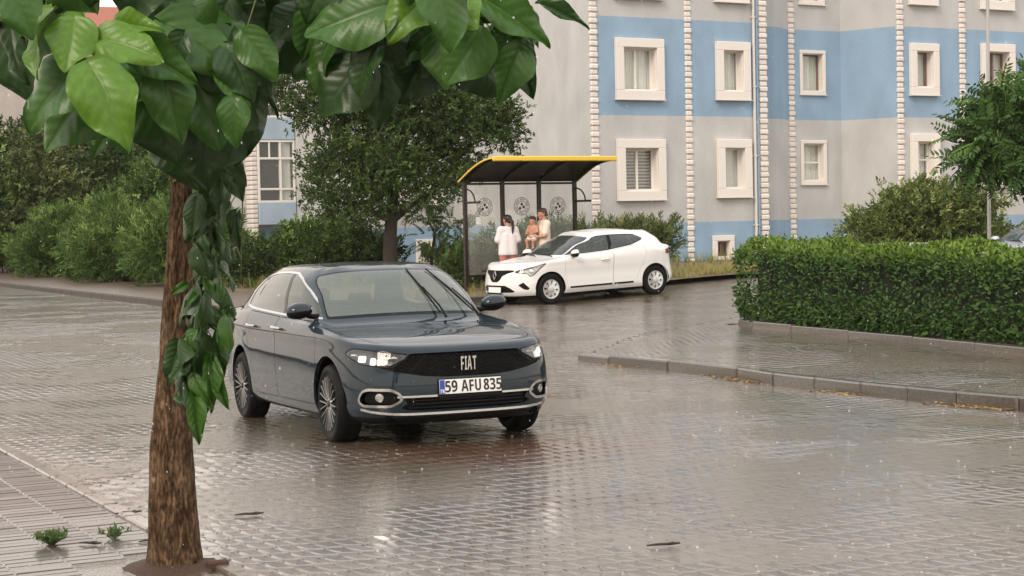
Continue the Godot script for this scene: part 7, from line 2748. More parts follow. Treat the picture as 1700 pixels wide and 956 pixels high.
# ---------------------------------------------------------------- small things of the street
func make_street_things() -> void:
	# lamp post behind the hedge
	var lp := thing("street_lamp", "slim pale grey lamp post rising through the feathery tree at the right", "street lamp", Vector3(10.12, 0.05, -37.0))
	var b := Bag.new()
	b.tube([Vector3(0, 0, 0), Vector3(0, 0.9, 0), Vector3(0.01, 0.92, 0), Vector3(0.03, 7.0, 0)], [0.062, 0.06, 0.042, 0.034], 12)
	b.lathe([Vector2(0.11, 0), Vector2(0.11, 0.03), Vector2(0.07, 0.05)], 12)
	part("pole", b.done(), M.pole, lp)
	var arm := Bag.new()
	arm.tube([Vector3(0.03, 6.95, 0), Vector3(-0.3, 7.35, 0.2), Vector3(-0.9, 7.5, 0.5)], [0.03, 0.026, 0.024], 8)
	part("arm", arm.done(), M.pole, lp)
	var hd := Bag.new()
	hd.box(Transform3D(rot(0, 30, 6), Vector3(-1.1, 7.5, 0.6)), Vector3(0.6, 0.09, 0.24), 0.03)
	part("lamp_head", hd.done(), M.pole, lp)
	# flat concrete slab on a low block behind the hedge
	var sl := thing("concrete_slab", "flat pale concrete slab top showing just over the clipped hedge", "slab", Vector3(6.6, 0.04, -30.6), 0.5)
	b = Bag.new()
	b.box(Transform3D(rot(0, 0, 1.2), Vector3(0, 1.09, 0)), Vector3(1.25, 0.06, 0.8), 0.012)
	part("slab_top", b.done(), M.concrete, sl)
	b = Bag.new()
	b.bx(0, 0.525, 0, 1.0, 1.05, 0.6, 0.015)
	part("block", b.done(), M.concrete_dark, sl)
	# sticks and twigs lying in the wet
	var sticks := [[-1.60, -10.39, 0.17, 0.1, "thin dark stick lying on the wet road right of the trunk"], [0.77, -9.15, 0.18, 0.12, "dark twig lying on the wet road at the front right"], [-2.36, -10.55, 0.16, 0.25, "twig lying on the pavement edging stones"], [-2.12, -10.9, 0.12, -0.2, "short twig beside the sprig on the edging"], [-2.0, -9.62, 0.2, 0.5, "twig on the paving blocks left of the trunk"], [-2.35, -9.55, 0.15, -0.4, "bent twig between the two weeds"]]
	for e in sticks:
		var p := Vector3(e[0], ground_at(e[0], e[1]) + 0.012, e[1])
		if e[0] < -1.9:
			p.y = 0.01
		var s := thing("stick", e[4], "stick", p, e[3])
		var tw := Bag.new()
		var l: float = e[2]
		tw.tube([Vector3(-l * 0.5, 0, 0), Vector3(-l * 0.15, 0.006, 0.01), Vector3(l * 0.2, 0.002, -0.006), Vector3(l * 0.5, 0.008, 0.004)], [0.004, 0.007, 0.008, 0.005], 6)
		tw.tube([Vector3(l * 0.1, 0.004, 0), Vector3(l * 0.28, 0.02, 0.03)], [0.004, 0.002], 5)
		part("twig", tw.done(), M.bark_dark, s)
	# two weeds growing between the blocks
	var weeds := [[-2.57, -9.58, 44, 0.068, "bushy green weed growing between the paving blocks at the left"], [-2.26, -9.72, 9, 0.07, "small straggly weed between the bushy weed and the trunk"]]
	for e in weeds:
		var o := thing("weed", e[4], "weed", Vector3(e[0], 0.0, e[1]))
		var r := RandomNumberGenerator.new()
		r.seed = e[2]
		var st := Bag.new()
		var lf := Bag.new()
		var l := leaf_bag(0.3, 0.2, 0.3)
		for k in e[2] * 2:
			var a := r.randf() * TAU
			var d := Vector3(cos(a), 0, sin(a))
			var h: float = e[3] * r.randf_range(0.5, 1.1)
			var tip := d * r.randf_range(0.02, 0.11) + Vector3(0, h, 0)
			st.tube([d * 0.01, tip * 0.6 + Vector3(0, 0.01, 0), tip], [0.002, 0.0015, 0.001], 4, false)
			for q in 6:
				var t := r.randf_range(0.3, 1.0)
				lf.add(l, Transform3D(Basis.from_euler(Vector3(r.randf_range(-0.9, 0.9), r.randf() * TAU, r.randf_range(-1.0, 1.0))).scaled(Vector3.ONE * r.randf_range(0.02, 0.04)), tip * t))
		part("stem", st.done(), M.weed_stem, o)
		part("foliage", lf.done(), M.weed_leaf, o, Transform3D.IDENTITY, "stuff")
	# wet fallen leaves washed against the kerb
	var r2 := RandomNumberGenerator.new()
	r2.seed = 12
	var lfm := leaf_bag(0.5, 0.1, 0.1).done()
	var xs := []
	var cs := []
	for k in 560:
		var seg := r2.randi() % 9
		var t := r2.randf()
		var p: Vector2 = kerb_line[seg].lerp(kerb_line[seg + 1], t)
		var d: Vector2 = (kerb_line[seg + 1] - kerb_line[seg]).normalized()
		p += Vector2(-d.y, d.x) * -1.0 * 0.0 + Vector2(-0.9, 0.43) * (0.02 + absf(r2.randfn()) * 0.09)
		if sin(p.y * 3.1) + 0.5 * sin(p.y * 7.7) < 0.1:
			continue
		xs.append(Transform3D((Basis(Vector3.UP, r2.randf() * TAU) * rot(-90 + r2.randf_range(-12, 12), 0, 0)).scaled(Vector3.ONE * r2.randf_range(0.035, 0.08)), Vector3(p.x, ground_at(p.x, p.y) + 0.01, p.y)))
		cs.append(Color(0.48, 0.27, 0.08).lerp(Color(0.2, 0.11, 0.05), r2.randf()))
	for k in 160:
		var p := Vector2(-2.2, -10.2) + (pave_b - pave_a).normalized() * r2.randf_range(-2.2, 1.2) + Vector2(r2.randfn() * 0.08, r2.randfn() * 0.08)
		xs.append(Transform3D((Basis(Vector3.UP, r2.randf() * TAU) * rot(-90 + r2.randf_range(-12, 12), 0, 0)).scaled(Vector3.ONE * r2.randf_range(0.01, 0.03)), Vector3(p.x, 0.022, p.y)))
		cs.append(Color(0.12, 0.075, 0.04).lerp(Color(0.06, 0.06, 0.03), r2.randf()))
	var lv := many("fallen_leaves", lfm, M.leaf_many, xs, cs)
	lv.set_meta("label", "brown wet leaves washed along the kerb")

# ---------------------------------------------------------------- the rain itself
func make_rain() -> void:
	var r := RandomNumberGenerator.new()
	r.seed = 99
	var drop := Bag.new()
	drop.lathe([Vector2(0.0005, -1.6), Vector2(0.55, -1.0), Vector2(0.9, -0.2), Vector2(0.75, 0.6), Vector2(0.3, 1.5), Vector2(0.0005, 2.4)], 8)
	var xs := []
	for k in 3800:
		var z := -lerpf(3.5, 30.0, pow(r.randf(), 0.7))
		var x := r.randf_range(-0.32, 0.32) * -z
		var y := 1.75 + r.randf_range(-0.20, 0.16) * -z
		if y < 0.05:
			continue
		xs.append(Transform3D(Basis(Vector3(0, 0, 1), 0.08).scaled(Vector3.ONE * r.randf_range(0.0011, 0.0022)), Vector3(x, y, z)))
	many("falling_rain", drop.done(), M.drop, xs, []).set_meta("label", "scattered falling raindrops")
	# splashes: small crowns of drops jumping from the road
	var crown := Bag.new()
	for k in 7:
		var a := TAU * k / 7.0
		var d := Vector3(cos(a), 0, sin(a))
		crown.tube([d * 0.5, d * 0.75 + Vector3(0, 0.5, 0), d * 0.9 + Vector3(0, 0.8 + 0.3 * sin(k * 2.0), 0)], [0.16, 0.12, 0.05], 5)
	crown.lathe([Vector2(0.45, 0.0), Vector2(0.62, 0.14), Vector2(0.8, 0.0)], 10)
	xs = []
	for k in 1500:
		var z := -lerpf(8.2, 32.0, pow(r.randf(), 1.2))
		var x := r.randf_range(-0.31, 0.31) * -z
		var p := Vector2(x, z)
		if verge_ab(p).x > 0.0 and verge_ab(p).y > 0.0:
			continue
		var h := ground_at(x, z)
		if Geometry2D.is_point_in_polygon(p, island):
			h += island_h(p)
		var s := r.randf_range(0.003, 0.009)
		xs.append(Transform3D(Basis(Vector3.UP, r.randf() * TAU).scaled(Vector3(s, s * r.randf_range(0.6, 1.6), s)), Vector3(x, h + 0.002, z)))
	many("rain_splashes", crown.done(), M.drop, xs, []).set_meta("label", "tiny rain splashes on the wet road")

# ---------------------------------------------------------------- the near tree
# a heart shaped leaf, stalk end at the origin, tip at +y (1 long), face towards +z
func heart_leaf(seed_: int, cup: float, droop: float, wave: float, width_: float, lobes := 0.0) -> ArrayMesh:
	var r := RandomNumberGenerator.new()
	r.seed = seed_
	var ph := r.randf() * TAU
	var b := Bag.new()
	var nu := 24
	var nv := 28
	var pts := []
	for j in nv + 1:
		var t := float(j) / nv
		# half width along the leaf: round lobes at the base, drawn out tip
		var hw := width_ * 0.5 * pow(sin(PI * pow(t, 0.62)), 0.75) * (1.0 - 0.25 * t) * 1.12
		if lobes > 0.0:
			hw *= 1.0 + lobes * exp(-pow((t - 0.36) / 0.07, 2.0)) - lobes * 0.5 * exp(-pow((t - 0.55) / 0.1, 2.0))
		if j == 0 or j == nv:
			hw = 0.002
		for i in nu + 1:
			var s := float(i) / nu * 2.0 - 1.0
			var hw_here := hw
			var x := hw * s
			var back := 0.13 * pow(absf(s), 1.6) * exp(-t * 7.0)
			hw_here = hw * (1.0 + 0.035 * sin(t * 11.0 + ph + signf(s)) * absf(s) + 0.012 * sin(t * 23.0 + ph * 2.0) * absf(s))
			x = hw_here * s
			var y := t - back * 1.0 + 0.0
			var side := absf(x)
			# veins: the midrib and six pairs sweeping to the tip
			var vein := -0.008 * exp(-pow(x / 0.012, 2.0))
			var q := (y - side * 0.75) * 6.5
			var f := absf(q - roundf(q))
			vein += -0.004 * exp(-pow(f / 0.16, 2.0)) * smoothstep(0.0, 0.05, side)
			var puff := 0.005 * cos(q * TAU) * -1.0 * smoothstep(0.01, 0.08, side)
			var z := cup * side * 0.9 - droop * t * t - 0.35 * droop * side * side / 0.1 + vein + puff * 0.6
			z += wave * sin(t * 9.0 + ph + s * 1.5) * absf(s) * absf(s)
			pts.append(Vector3(x + 0.02 * sin(t * 4.0 + ph) , y - droop * 0.35 * t * t, z))
	for j in nv + 1:
		for i in nu + 1:
			var a: Vector3 = pts[j * (nu + 1) + mini(i + 1, nu)] - pts[j * (nu + 1) + maxi(i - 1, 0)]
			var c: Vector3 = pts[mini(j + 1, nv) * (nu + 1) + i] - pts[maxi(j - 1, 0) * (nu + 1) + i]
			var n := a.cross(c).normalized()
			if n.length() < 0.5 or n.z < -0.2:
				n = Vector3(0, 0, 1)
			b.vert(pts[j * (nu + 1) + i], n, Vector2(float(i) / nu, float(j) / nv))
	for j in nv:
		for i in nu:
			var a := j * (nu + 1) + i
			b.quad(a, a + 1, a + nu + 2, a + nu + 1)
	return b.done()

func make_near_tree() -> void:
	var base := Vector3(-1.76, 0.02, -8.9)
	var o := thing("leafy_tree", "near tree with a rough brown trunk and large heart shaped leaves", "tree", base)
	# trunk with ridged bark
	var tk := Bag.new()
	var path := [Vector3(0, -0.05, 0), Vector3(0.0, 0.08, 0), Vector3(0.0, 0.3, 0), Vector3(0.0, 0.6, 0), Vector3(0.028, 0.9, 0), Vector3(0.045, 1.2, 0), Vector3(0.065, 1.5, 0), Vector3(0.085, 1.8, 0), Vector3(0.09, 2.1, 0), Vector3(0.1, 2.5, 0.05), Vector3(0.12, 2.9, 0.08)]
	var radii := [0.150, 0.134, 0.121, 0.107, 0.094, 0.082, 0.069, 0.057, 0.052, 0.05, 0.045]
	var fine := []
	var fr := []
	for k in 130:
		var t: float = k / 129.0 * 10.0
		var i := mini(int(t), 9)
		fine.append(path[i].lerp(path[i + 1], t - i))
		fr.append(lerpf(radii[i], radii[i + 1], t - i))
	var sides := 72
	var nz := FastNoiseLite.new()
	nz.seed = 31
	nz.frequency = 1.0
	nz.fractal_octaves = 3
	var pts := []
	for k in fine.size():
		for q in sides:
			var a := TAU * q / sides
			var d := Vector3(cos(a), 0, sin(a))
			var p: Vector3 = fine[k]
			var ridge := nz.get_noise_3d(d.x * 3.2, p.y * 1.6, d.z * 3.2)
			var crack := absf(nz.get_noise_3d(d.x * 6.0 + 7.0, p.y * 1.5, d.z * 6.0))
			var r: float = fr[k] * (1.0 + 0.07 * ridge - 0.11 * exp(-pow(crack / 0.08, 2.0)) + 0.02 * nz.get_noise_3d(d.x * 20.0, p.y * 14.0, d.z * 20.0))
			r *= 1.0 + 0.05 * exp(-p.y * 9.0) * sin(a * 3.0 + 0.6)
			pts.append(p + d * r)
	for k in fine.size():
		for q in sides + 1:
			var i := k * sides + q % sides
			var a: Vector3 = pts[k * sides + (q + 1) % sides] - pts[k * sides + (q + sides - 1) % sides]
			var c: Vector3 = pts[mini(k + 1, fine.size() - 1) * sides + q % sides] - pts[maxi(k - 1, 0) * sides + q % sides]
			tk.vert(pts[i], c.cross(a).normalized() * (1.0 if c.cross(a).dot(pts[i] - fine[k]) > 0.0 else -1.0), Vector2(float(q) / sides * 3.0, fine[k].y * 3.0))
	for k in fine.size() - 1:
		for q in sides:
			var a := k * (sides + 1) + q
			tk.quad(a, a + 1, a + sides + 2, a + sides + 1)
	part("trunk", tk.done(), M.bark_near, o)
	# boughs
	var boughs := [[Vector3(0.06, 2.05, 0), Vector3(-0.3, 2.55, 0.5), Vector3(-0.45, 2.62, 1.3), Vector3(-0.48, 2.5, 1.9)], [Vector3(0.08, 2.2, 0), Vector3(0.5, 2.62, 0.3), Vector3(1.0, 2.75, 0.7), Vector3(1.5, 2.72, 1.1)], [Vector3(0.1, 2.3, 0), Vector3(0.25, 2.8, 0.5), Vector3(0.6, 3.0, 1.2), Vector3(0.9, 2.85, 1.7)], [Vector3(0.08, 2.3, 0), Vector3(-0.2, 2.9, -0.2), Vector3(-0.6, 3.2, 0.1), Vector3(-1.0, 3.2, 0.2)], [Vector3(0.12, 2.85, 0.08), Vector3(0.3, 3.3, 0.0), Vector3(0.6, 3.6, -0.1)], [Vector3(0.06, 1.95, 0.05), Vector3(0.26, 2.05, 0.12), Vector3(0.3, 1.75, 0.16), Vector3(0.22, 1.35, 0.18), Vector3(0.2, 1.0, 0.2)], [Vector3(0.06, 2.0, 0.05), Vector3(0.3, 2.1, 0.1), Vector3(0.42, 1.85, 0.14), Vector3(0.4, 1.45, 0.14)]]
	for e in boughs:
		var b := Bag.new()
		var ps := []
		var rs := []
		var thick := 0.035 if e.size() == 4 and e[1].y > 2.3 else 0.008
		for k in 13:
			var t: float = k / 12.0 * (e.size() - 1)
			var i := mini(int(t), e.size() - 2)
			ps.append(e[i].lerp(e[i + 1], t - i))
			rs.append(thick * (1.0 - 0.75 * k / 12.0))
		b.tube(ps, rs, 8, true, 0.04)
		part("branch", b.done(), M.bark_near if thick > 0.02 else M.stalk, o)
	var shapes := [heart_leaf(1, 0.3, 0.2, 0.06, 0.86), heart_leaf(2, 0.5, 0.3, 0.07, 0.8), heart_leaf(3, -0.2, 0.32, 0.08, 0.92), heart_leaf(4, 0.7, 0.25, 0.06, 0.72), heart_leaf(5, 0.3, 0.2, 0.03, 0.9, 0.16)]
	# [foot x, y, z, tip x, y, z, facing tilt, width factor, shape, tone 0 young 1 mid 2 darkened for crown shade] in metres
	for e in LEAVES:
		var p := Vector3(e[0], e[1], e[2])
		var q := Vector3(e[3], e[4], e[5])
		var y := (q - p).normalized()
		var z := Vector3(0, 0.35, 1.0).rotated(Vector3.UP, deg_to_rad(e[6]))
		z = (z - y * z.dot(y)).normalized()
		var l := p.distance_to(q)
		var x := y.cross(z)
		var g := part("leaf", shapes[e[8]], [M.leaf_young, M.leaf_mid, M.leaf_shaded][e[9]], o, Transform3D(Basis(x * l * e[7], y * l, z * l), p - base))
	# the stalks
	var st := Bag.new()
	for e in LEAVES:
		var p := Vector3(e[0], e[1], e[2]) - base
		var best := Vector3.ZERO
		var bd := 1e9
		for bo in boughs:
			for k in bo.size() - 1:
				for s in 5:
					var c: Vector3 = bo[k].lerp(bo[k + 1], s / 4.0)
					if c.distance_to(p) < bd:
						bd = c.distance_to(p)
						best = c
		if bd < 0.4:
			st.tube([best, best.lerp(p, 0.5) + Vector3(0, 0.04, 0), p], [0.005, 0.004, 0.003], 5, false)
	part("stalk", st.done(), M.stalk, o, Transform3D.IDENTITY, "stuff")

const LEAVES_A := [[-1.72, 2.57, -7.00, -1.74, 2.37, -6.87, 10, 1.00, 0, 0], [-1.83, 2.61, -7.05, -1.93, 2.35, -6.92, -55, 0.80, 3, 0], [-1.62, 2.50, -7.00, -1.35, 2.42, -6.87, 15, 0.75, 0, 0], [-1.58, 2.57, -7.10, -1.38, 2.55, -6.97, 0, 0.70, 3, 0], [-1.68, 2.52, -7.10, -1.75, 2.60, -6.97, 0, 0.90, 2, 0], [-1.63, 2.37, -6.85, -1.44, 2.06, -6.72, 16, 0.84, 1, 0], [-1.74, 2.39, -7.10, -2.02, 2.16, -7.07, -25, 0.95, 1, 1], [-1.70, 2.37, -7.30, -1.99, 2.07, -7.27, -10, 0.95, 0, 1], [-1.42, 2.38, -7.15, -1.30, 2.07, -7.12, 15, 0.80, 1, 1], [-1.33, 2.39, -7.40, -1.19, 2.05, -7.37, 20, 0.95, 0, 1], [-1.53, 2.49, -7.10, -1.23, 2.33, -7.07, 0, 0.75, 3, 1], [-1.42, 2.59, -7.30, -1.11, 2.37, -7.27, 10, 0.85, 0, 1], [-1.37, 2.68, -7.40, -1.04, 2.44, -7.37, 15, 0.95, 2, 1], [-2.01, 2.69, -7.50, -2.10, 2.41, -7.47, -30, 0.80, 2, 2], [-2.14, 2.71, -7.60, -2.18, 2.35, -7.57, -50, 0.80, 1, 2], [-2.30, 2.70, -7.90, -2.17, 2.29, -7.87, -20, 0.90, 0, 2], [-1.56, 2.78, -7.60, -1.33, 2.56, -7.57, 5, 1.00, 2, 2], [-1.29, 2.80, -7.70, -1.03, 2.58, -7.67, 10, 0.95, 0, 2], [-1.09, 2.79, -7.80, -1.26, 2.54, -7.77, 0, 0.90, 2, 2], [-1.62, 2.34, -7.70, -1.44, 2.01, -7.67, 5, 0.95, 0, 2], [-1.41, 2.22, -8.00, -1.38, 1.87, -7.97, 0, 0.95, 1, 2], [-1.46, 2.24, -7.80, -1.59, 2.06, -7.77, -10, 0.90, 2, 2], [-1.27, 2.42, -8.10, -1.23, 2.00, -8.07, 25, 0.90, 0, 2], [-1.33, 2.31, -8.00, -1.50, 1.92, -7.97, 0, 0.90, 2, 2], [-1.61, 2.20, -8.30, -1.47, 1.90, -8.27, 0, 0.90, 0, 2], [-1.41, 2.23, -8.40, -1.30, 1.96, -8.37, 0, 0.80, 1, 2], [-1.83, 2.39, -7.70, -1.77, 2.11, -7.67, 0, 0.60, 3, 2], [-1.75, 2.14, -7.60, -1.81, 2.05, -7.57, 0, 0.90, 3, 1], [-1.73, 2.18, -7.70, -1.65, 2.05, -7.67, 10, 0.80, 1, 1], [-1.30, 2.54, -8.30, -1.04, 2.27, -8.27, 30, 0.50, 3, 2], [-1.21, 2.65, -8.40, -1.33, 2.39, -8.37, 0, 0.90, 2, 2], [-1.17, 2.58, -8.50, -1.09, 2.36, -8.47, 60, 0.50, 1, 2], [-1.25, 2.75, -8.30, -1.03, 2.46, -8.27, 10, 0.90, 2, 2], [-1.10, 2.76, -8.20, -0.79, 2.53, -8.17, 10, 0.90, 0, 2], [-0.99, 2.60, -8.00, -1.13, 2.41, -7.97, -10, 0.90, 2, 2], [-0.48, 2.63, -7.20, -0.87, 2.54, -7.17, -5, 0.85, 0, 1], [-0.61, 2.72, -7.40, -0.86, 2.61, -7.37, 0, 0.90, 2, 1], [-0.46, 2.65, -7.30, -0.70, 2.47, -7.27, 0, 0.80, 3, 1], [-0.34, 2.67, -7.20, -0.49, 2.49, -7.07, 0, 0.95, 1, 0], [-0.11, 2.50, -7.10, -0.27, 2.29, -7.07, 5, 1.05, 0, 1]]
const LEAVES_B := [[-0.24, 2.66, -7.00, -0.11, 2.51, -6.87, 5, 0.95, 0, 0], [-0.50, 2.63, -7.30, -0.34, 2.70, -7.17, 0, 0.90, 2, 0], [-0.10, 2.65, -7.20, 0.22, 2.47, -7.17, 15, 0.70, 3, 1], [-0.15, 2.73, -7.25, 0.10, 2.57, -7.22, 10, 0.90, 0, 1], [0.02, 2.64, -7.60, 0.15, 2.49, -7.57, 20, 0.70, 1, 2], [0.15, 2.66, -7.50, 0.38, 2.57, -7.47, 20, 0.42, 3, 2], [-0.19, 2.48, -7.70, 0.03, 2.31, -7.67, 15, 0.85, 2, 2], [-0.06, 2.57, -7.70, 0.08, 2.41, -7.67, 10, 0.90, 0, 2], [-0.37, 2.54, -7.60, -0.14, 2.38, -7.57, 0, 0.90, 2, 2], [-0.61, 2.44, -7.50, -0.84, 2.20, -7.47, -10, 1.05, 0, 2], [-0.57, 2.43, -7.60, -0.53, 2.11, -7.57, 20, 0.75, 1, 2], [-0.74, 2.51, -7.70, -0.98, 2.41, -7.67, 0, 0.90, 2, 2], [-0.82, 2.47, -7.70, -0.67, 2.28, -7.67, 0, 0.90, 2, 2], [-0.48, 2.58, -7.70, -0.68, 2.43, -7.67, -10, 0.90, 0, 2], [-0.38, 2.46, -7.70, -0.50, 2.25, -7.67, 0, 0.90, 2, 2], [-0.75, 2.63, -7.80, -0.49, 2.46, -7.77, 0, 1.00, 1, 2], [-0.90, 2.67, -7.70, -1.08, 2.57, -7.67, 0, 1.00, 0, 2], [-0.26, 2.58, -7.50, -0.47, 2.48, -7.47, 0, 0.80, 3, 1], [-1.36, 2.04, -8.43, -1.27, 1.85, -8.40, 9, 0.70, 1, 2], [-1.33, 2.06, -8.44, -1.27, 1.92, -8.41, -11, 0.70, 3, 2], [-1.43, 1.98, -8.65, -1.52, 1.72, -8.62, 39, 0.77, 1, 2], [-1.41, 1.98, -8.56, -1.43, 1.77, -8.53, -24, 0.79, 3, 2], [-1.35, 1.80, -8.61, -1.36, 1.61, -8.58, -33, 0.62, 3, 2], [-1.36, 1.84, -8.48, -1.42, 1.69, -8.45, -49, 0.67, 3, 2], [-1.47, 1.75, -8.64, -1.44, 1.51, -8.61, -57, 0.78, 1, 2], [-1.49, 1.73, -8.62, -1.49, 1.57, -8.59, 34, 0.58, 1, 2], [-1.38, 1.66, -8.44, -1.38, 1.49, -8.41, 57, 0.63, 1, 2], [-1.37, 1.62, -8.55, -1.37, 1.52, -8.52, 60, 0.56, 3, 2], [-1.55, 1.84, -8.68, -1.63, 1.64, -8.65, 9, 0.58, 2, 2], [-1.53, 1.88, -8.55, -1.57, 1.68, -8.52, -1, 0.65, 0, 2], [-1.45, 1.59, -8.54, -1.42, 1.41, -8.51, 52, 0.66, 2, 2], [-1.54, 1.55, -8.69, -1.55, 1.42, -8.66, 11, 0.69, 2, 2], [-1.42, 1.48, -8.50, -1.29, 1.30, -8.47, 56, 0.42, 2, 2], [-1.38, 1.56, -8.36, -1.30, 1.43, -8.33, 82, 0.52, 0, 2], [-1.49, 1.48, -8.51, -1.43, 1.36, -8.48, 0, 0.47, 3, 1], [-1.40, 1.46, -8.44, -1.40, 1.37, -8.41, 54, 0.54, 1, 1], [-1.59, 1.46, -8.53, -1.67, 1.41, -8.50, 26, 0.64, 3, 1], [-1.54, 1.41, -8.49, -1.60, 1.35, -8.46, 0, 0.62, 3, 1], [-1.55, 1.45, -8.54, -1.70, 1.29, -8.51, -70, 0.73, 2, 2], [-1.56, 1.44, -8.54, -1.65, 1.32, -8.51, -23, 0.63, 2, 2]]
const LEAVES_C := [[-1.47, 1.41, -8.37, -1.46, 1.21, -8.34, 51, 0.55, 1, 2], [-1.48, 1.33, -8.49, -1.40, 1.21, -8.46, -8, 0.73, 1, 2], [-1.36, 1.30, -8.34, -1.32, 1.12, -8.31, 36, 0.47, 2, 1], [-1.41, 1.24, -8.37, -1.40, 1.14, -8.34, 13, 0.43, 3, 1], [-1.42, 1.33, -8.51, -1.33, 1.18, -8.48, 61, 0.51, 1, 2], [-1.40, 1.33, -8.49, -1.40, 1.18, -8.46, 33, 0.58, 2, 2], [-1.54, 1.32, -8.47, -1.56, 1.17, -8.44, -34, 0.60, 2, 2], [-1.50, 1.35, -8.37, -1.57, 1.28, -8.34, -56, 0.72, 1, 2], [-1.52, 1.24, -8.33, -1.57, 1.11, -8.30, -38, 0.72, 3, 1], [-1.55, 1.21, -8.33, -1.55, 1.13, -8.30, 34, 0.65, 0, 1], [-1.60, 1.18, -8.40, -1.69, 0.98, -8.37, -12, 0.65, 3, 2], [-1.60, 1.20, -8.33, -1.63, 1.04, -8.30, -64, 0.75, 2, 2], [-1.52, 1.18, -8.42, -1.52, 1.05, -8.39, 52, 0.51, 2, 1], [-1.55, 1.20, -8.41, -1.56, 1.10, -8.38, 12, 0.65, 1, 1], [-1.45, 1.17, -8.48, -1.42, 0.97, -8.45, 0, 0.70, 1, 2], [-1.42, 1.24, -8.49, -1.44, 1.10, -8.46, 26, 0.71, 3, 2], [-1.46, 1.10, -8.41, -1.38, 0.83, -8.38, -5, 0.41, 3, 1], [-1.47, 1.12, -8.41, -1.49, 0.95, -8.38, 76, 0.40, 3, 1], [-1.59, 1.11, -8.46, -1.64, 0.98, -8.43, 2, 0.61, 0, 2], [-1.61, 1.13, -8.52, -1.68, 1.05, -8.49, 36, 0.66, 3, 2], [-1.51, 1.02, -8.41, -1.56, 0.83, -8.38, 11, 0.50, 2, 2], [-1.56, 1.07, -8.42, -1.57, 0.97, -8.39, 13, 0.64, 3, 2], [-1.58, 0.95, -8.47, -1.51, 0.77, -8.44, -30, 0.43, 3, 1], [-1.54, 1.02, -8.37, -1.46, 0.84, -8.34, -25, 0.50, 1, 1], [-1.58, 0.99, -8.43, -1.55, 0.78, -8.40, -38, 0.67, 2, 2], [-1.60, 1.04, -8.43, -1.62, 0.89, -8.40, 4, 0.55, 2, 2], [-1.63, 0.93, -8.48, -1.57, 0.85, -8.45, -52, 0.69, 2, 2], [-1.64, 0.92, -8.36, -1.60, 0.87, -8.33, -54, 0.68, 2, 2], [-1.51, 1.36, -8.54, -1.60, 1.22, -8.51, 21, 0.64, 2, 2], [-1.50, 1.42, -8.58, -1.55, 1.31, -8.55, -21, 0.72, 0, 2], [-1.46, 1.57, -8.57, -1.47, 1.42, -8.54, 17, 0.63, 2, 2], [-1.45, 1.54, -8.58, -1.50, 1.45, -8.55, 42, 0.72, 1, 2], [-1.52, 1.64, -8.48, -1.44, 1.48, -8.45, 23, 0.68, 2, 2], [-1.50, 1.69, -8.49, -1.47, 1.59, -8.46, -21, 0.68, 1, 2], [-1.45, 1.92, -8.68, -1.45, 1.76, -8.65, 62, 0.56, 2, 2], [-1.47, 1.88, -8.70, -1.41, 1.76, -8.67, 49, 0.71, 0, 2], [-1.52, 1.97, -8.73, -1.54, 1.80, -8.70, -22, 0.82, 2, 2], [-1.53, 2.04, -8.73, -1.45, 1.88, -8.70, 47, 0.70, 2, 2], [-1.54, 0.93, -8.38, -1.51, 0.67, -8.35, 15, 0.50, 3, 1], [-1.56, 1.10, -8.36, -1.69, 0.99, -8.33, -25, 0.60, 1, 2]]
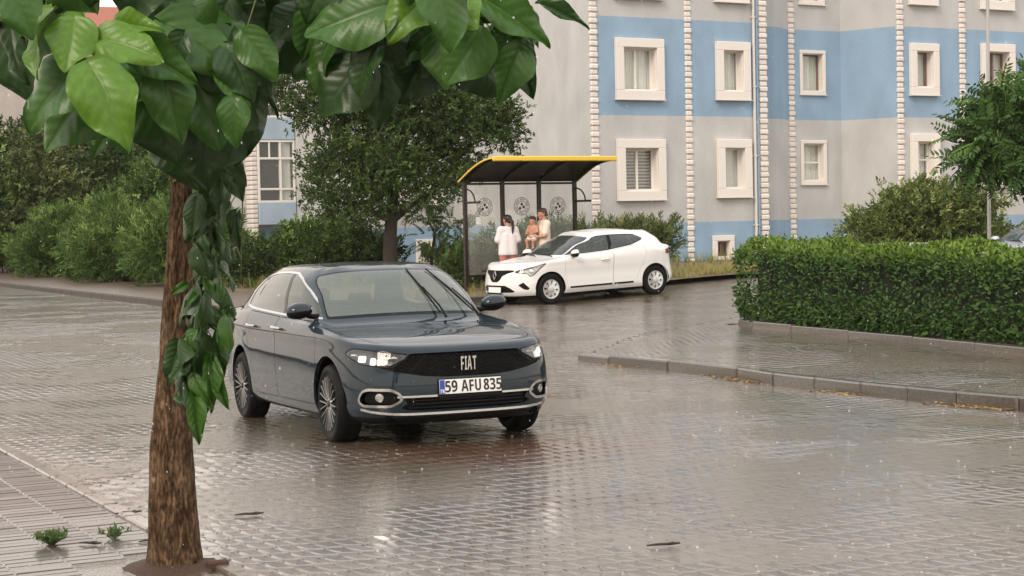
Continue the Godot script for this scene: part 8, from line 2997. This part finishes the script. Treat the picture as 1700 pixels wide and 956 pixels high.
const LEAVES_D := [[-1.47, 1.09, -8.40, -1.44, 0.82, -8.37, 25, 0.45, 3, 1], [-1.51, 1.21, -8.42, -1.61, 0.95, -8.39, -10, 0.60, 2, 2], [-1.55, 0.83, -8.40, -1.53, 0.70, -8.37, 0, 0.60, 1, 2], [-1.59, 0.98, -8.40, -1.55, 0.79, -8.37, -10, 0.55, 2, 2], [-1.49, 0.97, -8.42, -1.48, 0.83, -8.39, 20, 0.50, 0, 2], [0.05, 2.47, -7.35, 0.10, 2.23, -7.32, -15, 0.72, 3, 2], [-1.32, 2.41, -7.42, -1.37, 2.19, -7.39, 30, 0.90, 0, 1], [0.03, 2.69, -7.74, 0.17, 2.50, -7.71, 10, 0.70, 1, 1], [-1.61, 2.49, -7.42, -1.42, 2.32, -7.39, 25, 0.85, 1, 1], [-0.27, 2.49, -7.73, -0.44, 2.31, -7.70, 21, 0.87, 2, 1], [-1.39, 2.46, -7.79, -1.49, 2.23, -7.76, 34, 0.74, 1, 1], [0.05, 2.45, -7.24, -0.03, 2.20, -7.21, 28, 0.88, 3, 1], [-1.21, 2.36, -7.55, -1.15, 2.14, -7.52, -12, 0.81, 3, 1], [-0.15, 2.71, -7.37, -0.03, 2.57, -7.34, 5, 0.75, 2, 2], [-1.46, 2.40, -7.44, -1.59, 2.27, -7.41, 33, 0.75, 0, 1], [-0.76, 2.53, -7.55, -0.86, 2.29, -7.52, -32, 0.78, 3, 1], [-1.60, 2.56, -7.51, -1.57, 2.36, -7.48, -25, 0.71, 3, 1], [-0.83, 2.67, -7.54, -0.85, 2.41, -7.51, 33, 0.83, 1, 1], [-1.34, 2.45, -7.51, -1.40, 2.30, -7.48, 21, 0.73, 0, 1], [-0.77, 2.69, -7.64, -0.74, 2.49, -7.61, -23, 0.79, 2, 2], [-1.36, 2.28, -7.60, -1.21, 2.18, -7.57, 24, 0.82, 0, 1], [-0.02, 2.59, -7.70, -0.17, 2.48, -7.67, 6, 0.71, 2, 1], [-1.24, 2.69, -7.32, -1.34, 2.55, -7.29, 8, 0.77, 2, 1], [-0.27, 2.51, -7.24, -0.27, 2.27, -7.21, -25, 0.93, 0, 1], [-1.45, 2.44, -7.34, -1.58, 2.30, -7.31, 12, 0.90, 0, 2], [-0.76, 2.59, -7.70, -0.65, 2.44, -7.67, 17, 0.72, 0, 1], [-1.14, 2.26, -7.25, -1.13, 2.05, -7.22, 1, 0.78, 1, 1], [-0.42, 2.59, -7.51, -0.47, 2.43, -7.48, -25, 0.73, 2, 2], [-1.32, 2.69, -7.64, -1.34, 2.46, -7.61, 7, 0.70, 0, 2], [-0.39, 2.65, -7.73, -0.30, 2.46, -7.70, 1, 0.83, 1, 2], [-1.60, 2.52, -7.61, -1.65, 2.30, -7.58, 4, 0.75, 3, 2], [-0.80, 2.73, -7.69, -1.00, 2.56, -7.66, 2, 0.85, 2, 2], [-1.24, 2.69, -7.83, -1.09, 2.56, -7.80, 9, 0.75, 3, 1], [0.08, 2.69, -7.86, 0.08, 2.52, -7.83, 26, 0.87, 1, 1], [-1.18, 2.57, -7.64, -1.22, 2.37, -7.61, 31, 0.81, 0, 2], [-0.12, 2.76, -7.90, 0.01, 2.66, -7.87, -4, 0.88, 1, 2], [-1.47, 2.57, -7.45, -1.52, 2.41, -7.42, 18, 0.84, 3, 2], [0.03, 2.59, -7.26, -0.04, 2.41, -7.23, -7, 0.75, 0, 1], [-1.56, 2.71, -7.73, -1.52, 2.46, -7.70, 26, 0.78, 2, 2], [-0.01, 2.53, -7.46, -0.11, 2.36, -7.43, 0, 0.72, 3, 2]]
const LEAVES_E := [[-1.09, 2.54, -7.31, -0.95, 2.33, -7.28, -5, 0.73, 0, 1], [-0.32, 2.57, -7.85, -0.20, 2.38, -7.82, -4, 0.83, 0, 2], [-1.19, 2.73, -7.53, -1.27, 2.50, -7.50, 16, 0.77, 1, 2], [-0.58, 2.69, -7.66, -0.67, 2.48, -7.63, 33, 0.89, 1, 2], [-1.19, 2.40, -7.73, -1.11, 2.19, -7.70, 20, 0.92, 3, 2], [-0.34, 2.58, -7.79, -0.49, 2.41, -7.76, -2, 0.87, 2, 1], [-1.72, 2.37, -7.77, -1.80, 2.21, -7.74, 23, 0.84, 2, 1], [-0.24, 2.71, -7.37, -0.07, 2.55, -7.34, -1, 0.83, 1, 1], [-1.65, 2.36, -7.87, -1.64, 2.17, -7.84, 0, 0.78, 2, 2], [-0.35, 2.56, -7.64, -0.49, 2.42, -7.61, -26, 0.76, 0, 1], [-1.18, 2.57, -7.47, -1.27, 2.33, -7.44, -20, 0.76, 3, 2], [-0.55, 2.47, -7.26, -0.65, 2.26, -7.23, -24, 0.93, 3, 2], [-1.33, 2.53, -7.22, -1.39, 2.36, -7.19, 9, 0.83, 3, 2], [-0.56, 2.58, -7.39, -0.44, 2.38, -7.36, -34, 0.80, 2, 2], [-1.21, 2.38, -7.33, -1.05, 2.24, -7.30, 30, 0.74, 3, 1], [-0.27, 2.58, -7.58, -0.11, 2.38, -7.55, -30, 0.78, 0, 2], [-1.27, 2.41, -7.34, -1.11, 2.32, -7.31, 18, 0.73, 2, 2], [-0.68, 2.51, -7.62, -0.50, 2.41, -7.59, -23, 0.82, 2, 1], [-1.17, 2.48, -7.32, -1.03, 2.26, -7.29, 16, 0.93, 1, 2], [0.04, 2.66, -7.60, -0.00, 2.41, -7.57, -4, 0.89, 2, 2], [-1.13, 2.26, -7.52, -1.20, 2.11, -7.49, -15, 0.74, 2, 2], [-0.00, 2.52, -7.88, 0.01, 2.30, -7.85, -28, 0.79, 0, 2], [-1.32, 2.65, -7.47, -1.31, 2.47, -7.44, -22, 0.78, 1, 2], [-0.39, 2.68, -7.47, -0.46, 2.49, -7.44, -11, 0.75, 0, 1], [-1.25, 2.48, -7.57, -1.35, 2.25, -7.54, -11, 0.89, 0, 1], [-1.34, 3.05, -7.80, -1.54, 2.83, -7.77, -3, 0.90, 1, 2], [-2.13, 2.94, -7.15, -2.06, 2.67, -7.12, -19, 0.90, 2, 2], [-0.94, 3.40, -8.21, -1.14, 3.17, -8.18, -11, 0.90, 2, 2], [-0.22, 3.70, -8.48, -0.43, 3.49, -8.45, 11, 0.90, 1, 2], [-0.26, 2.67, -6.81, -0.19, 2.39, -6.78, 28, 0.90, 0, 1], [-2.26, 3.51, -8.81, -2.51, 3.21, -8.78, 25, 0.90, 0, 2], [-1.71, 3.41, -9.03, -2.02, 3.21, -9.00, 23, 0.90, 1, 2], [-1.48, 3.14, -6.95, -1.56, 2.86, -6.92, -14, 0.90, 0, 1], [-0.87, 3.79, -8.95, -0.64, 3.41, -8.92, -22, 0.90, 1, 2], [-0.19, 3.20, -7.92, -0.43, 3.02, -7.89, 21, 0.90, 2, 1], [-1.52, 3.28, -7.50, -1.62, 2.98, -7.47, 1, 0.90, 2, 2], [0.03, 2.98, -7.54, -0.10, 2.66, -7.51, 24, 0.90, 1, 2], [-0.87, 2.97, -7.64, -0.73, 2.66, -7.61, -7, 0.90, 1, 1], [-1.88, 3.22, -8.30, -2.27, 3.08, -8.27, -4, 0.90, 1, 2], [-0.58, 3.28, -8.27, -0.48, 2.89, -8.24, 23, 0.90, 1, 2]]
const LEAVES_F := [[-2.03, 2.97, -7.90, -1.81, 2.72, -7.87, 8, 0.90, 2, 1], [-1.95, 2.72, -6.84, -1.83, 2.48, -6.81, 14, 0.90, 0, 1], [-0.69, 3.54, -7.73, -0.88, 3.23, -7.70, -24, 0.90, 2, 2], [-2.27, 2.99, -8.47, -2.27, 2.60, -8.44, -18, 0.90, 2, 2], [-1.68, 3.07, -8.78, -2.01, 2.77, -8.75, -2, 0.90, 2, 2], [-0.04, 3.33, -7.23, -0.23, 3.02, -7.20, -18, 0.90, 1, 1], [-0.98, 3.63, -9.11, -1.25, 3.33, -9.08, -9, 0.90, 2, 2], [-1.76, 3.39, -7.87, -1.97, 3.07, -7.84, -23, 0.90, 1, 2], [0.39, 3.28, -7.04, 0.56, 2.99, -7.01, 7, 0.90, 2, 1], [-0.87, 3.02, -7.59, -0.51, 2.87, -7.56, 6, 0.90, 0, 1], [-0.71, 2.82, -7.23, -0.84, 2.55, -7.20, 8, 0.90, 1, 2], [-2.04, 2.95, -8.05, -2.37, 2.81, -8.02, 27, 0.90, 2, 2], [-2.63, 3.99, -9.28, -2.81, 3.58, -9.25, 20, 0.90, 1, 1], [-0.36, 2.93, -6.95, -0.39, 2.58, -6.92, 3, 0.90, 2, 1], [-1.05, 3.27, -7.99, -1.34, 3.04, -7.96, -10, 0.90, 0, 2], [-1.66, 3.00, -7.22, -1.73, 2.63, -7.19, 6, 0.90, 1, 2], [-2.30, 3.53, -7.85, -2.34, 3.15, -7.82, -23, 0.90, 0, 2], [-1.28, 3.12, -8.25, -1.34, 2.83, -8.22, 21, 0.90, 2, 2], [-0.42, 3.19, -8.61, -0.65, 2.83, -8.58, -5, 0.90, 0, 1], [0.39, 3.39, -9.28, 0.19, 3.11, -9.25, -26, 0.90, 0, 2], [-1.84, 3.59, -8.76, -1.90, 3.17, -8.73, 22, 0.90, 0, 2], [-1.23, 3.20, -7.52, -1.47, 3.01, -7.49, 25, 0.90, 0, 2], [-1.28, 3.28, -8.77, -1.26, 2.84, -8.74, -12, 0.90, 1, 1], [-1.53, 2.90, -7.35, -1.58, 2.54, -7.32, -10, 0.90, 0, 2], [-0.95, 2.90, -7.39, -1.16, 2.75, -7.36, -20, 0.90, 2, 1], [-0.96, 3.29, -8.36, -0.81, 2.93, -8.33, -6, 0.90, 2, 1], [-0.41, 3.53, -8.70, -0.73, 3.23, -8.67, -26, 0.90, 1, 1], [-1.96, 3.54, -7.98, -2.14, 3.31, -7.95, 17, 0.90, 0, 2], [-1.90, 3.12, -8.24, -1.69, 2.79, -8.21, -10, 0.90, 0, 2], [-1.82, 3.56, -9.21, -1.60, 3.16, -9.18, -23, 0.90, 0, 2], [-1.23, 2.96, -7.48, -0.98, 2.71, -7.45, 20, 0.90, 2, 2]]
const LEAVES := LEAVES_A + LEAVES_B + LEAVES_C + LEAVES_D + LEAVES_E + LEAVES_F
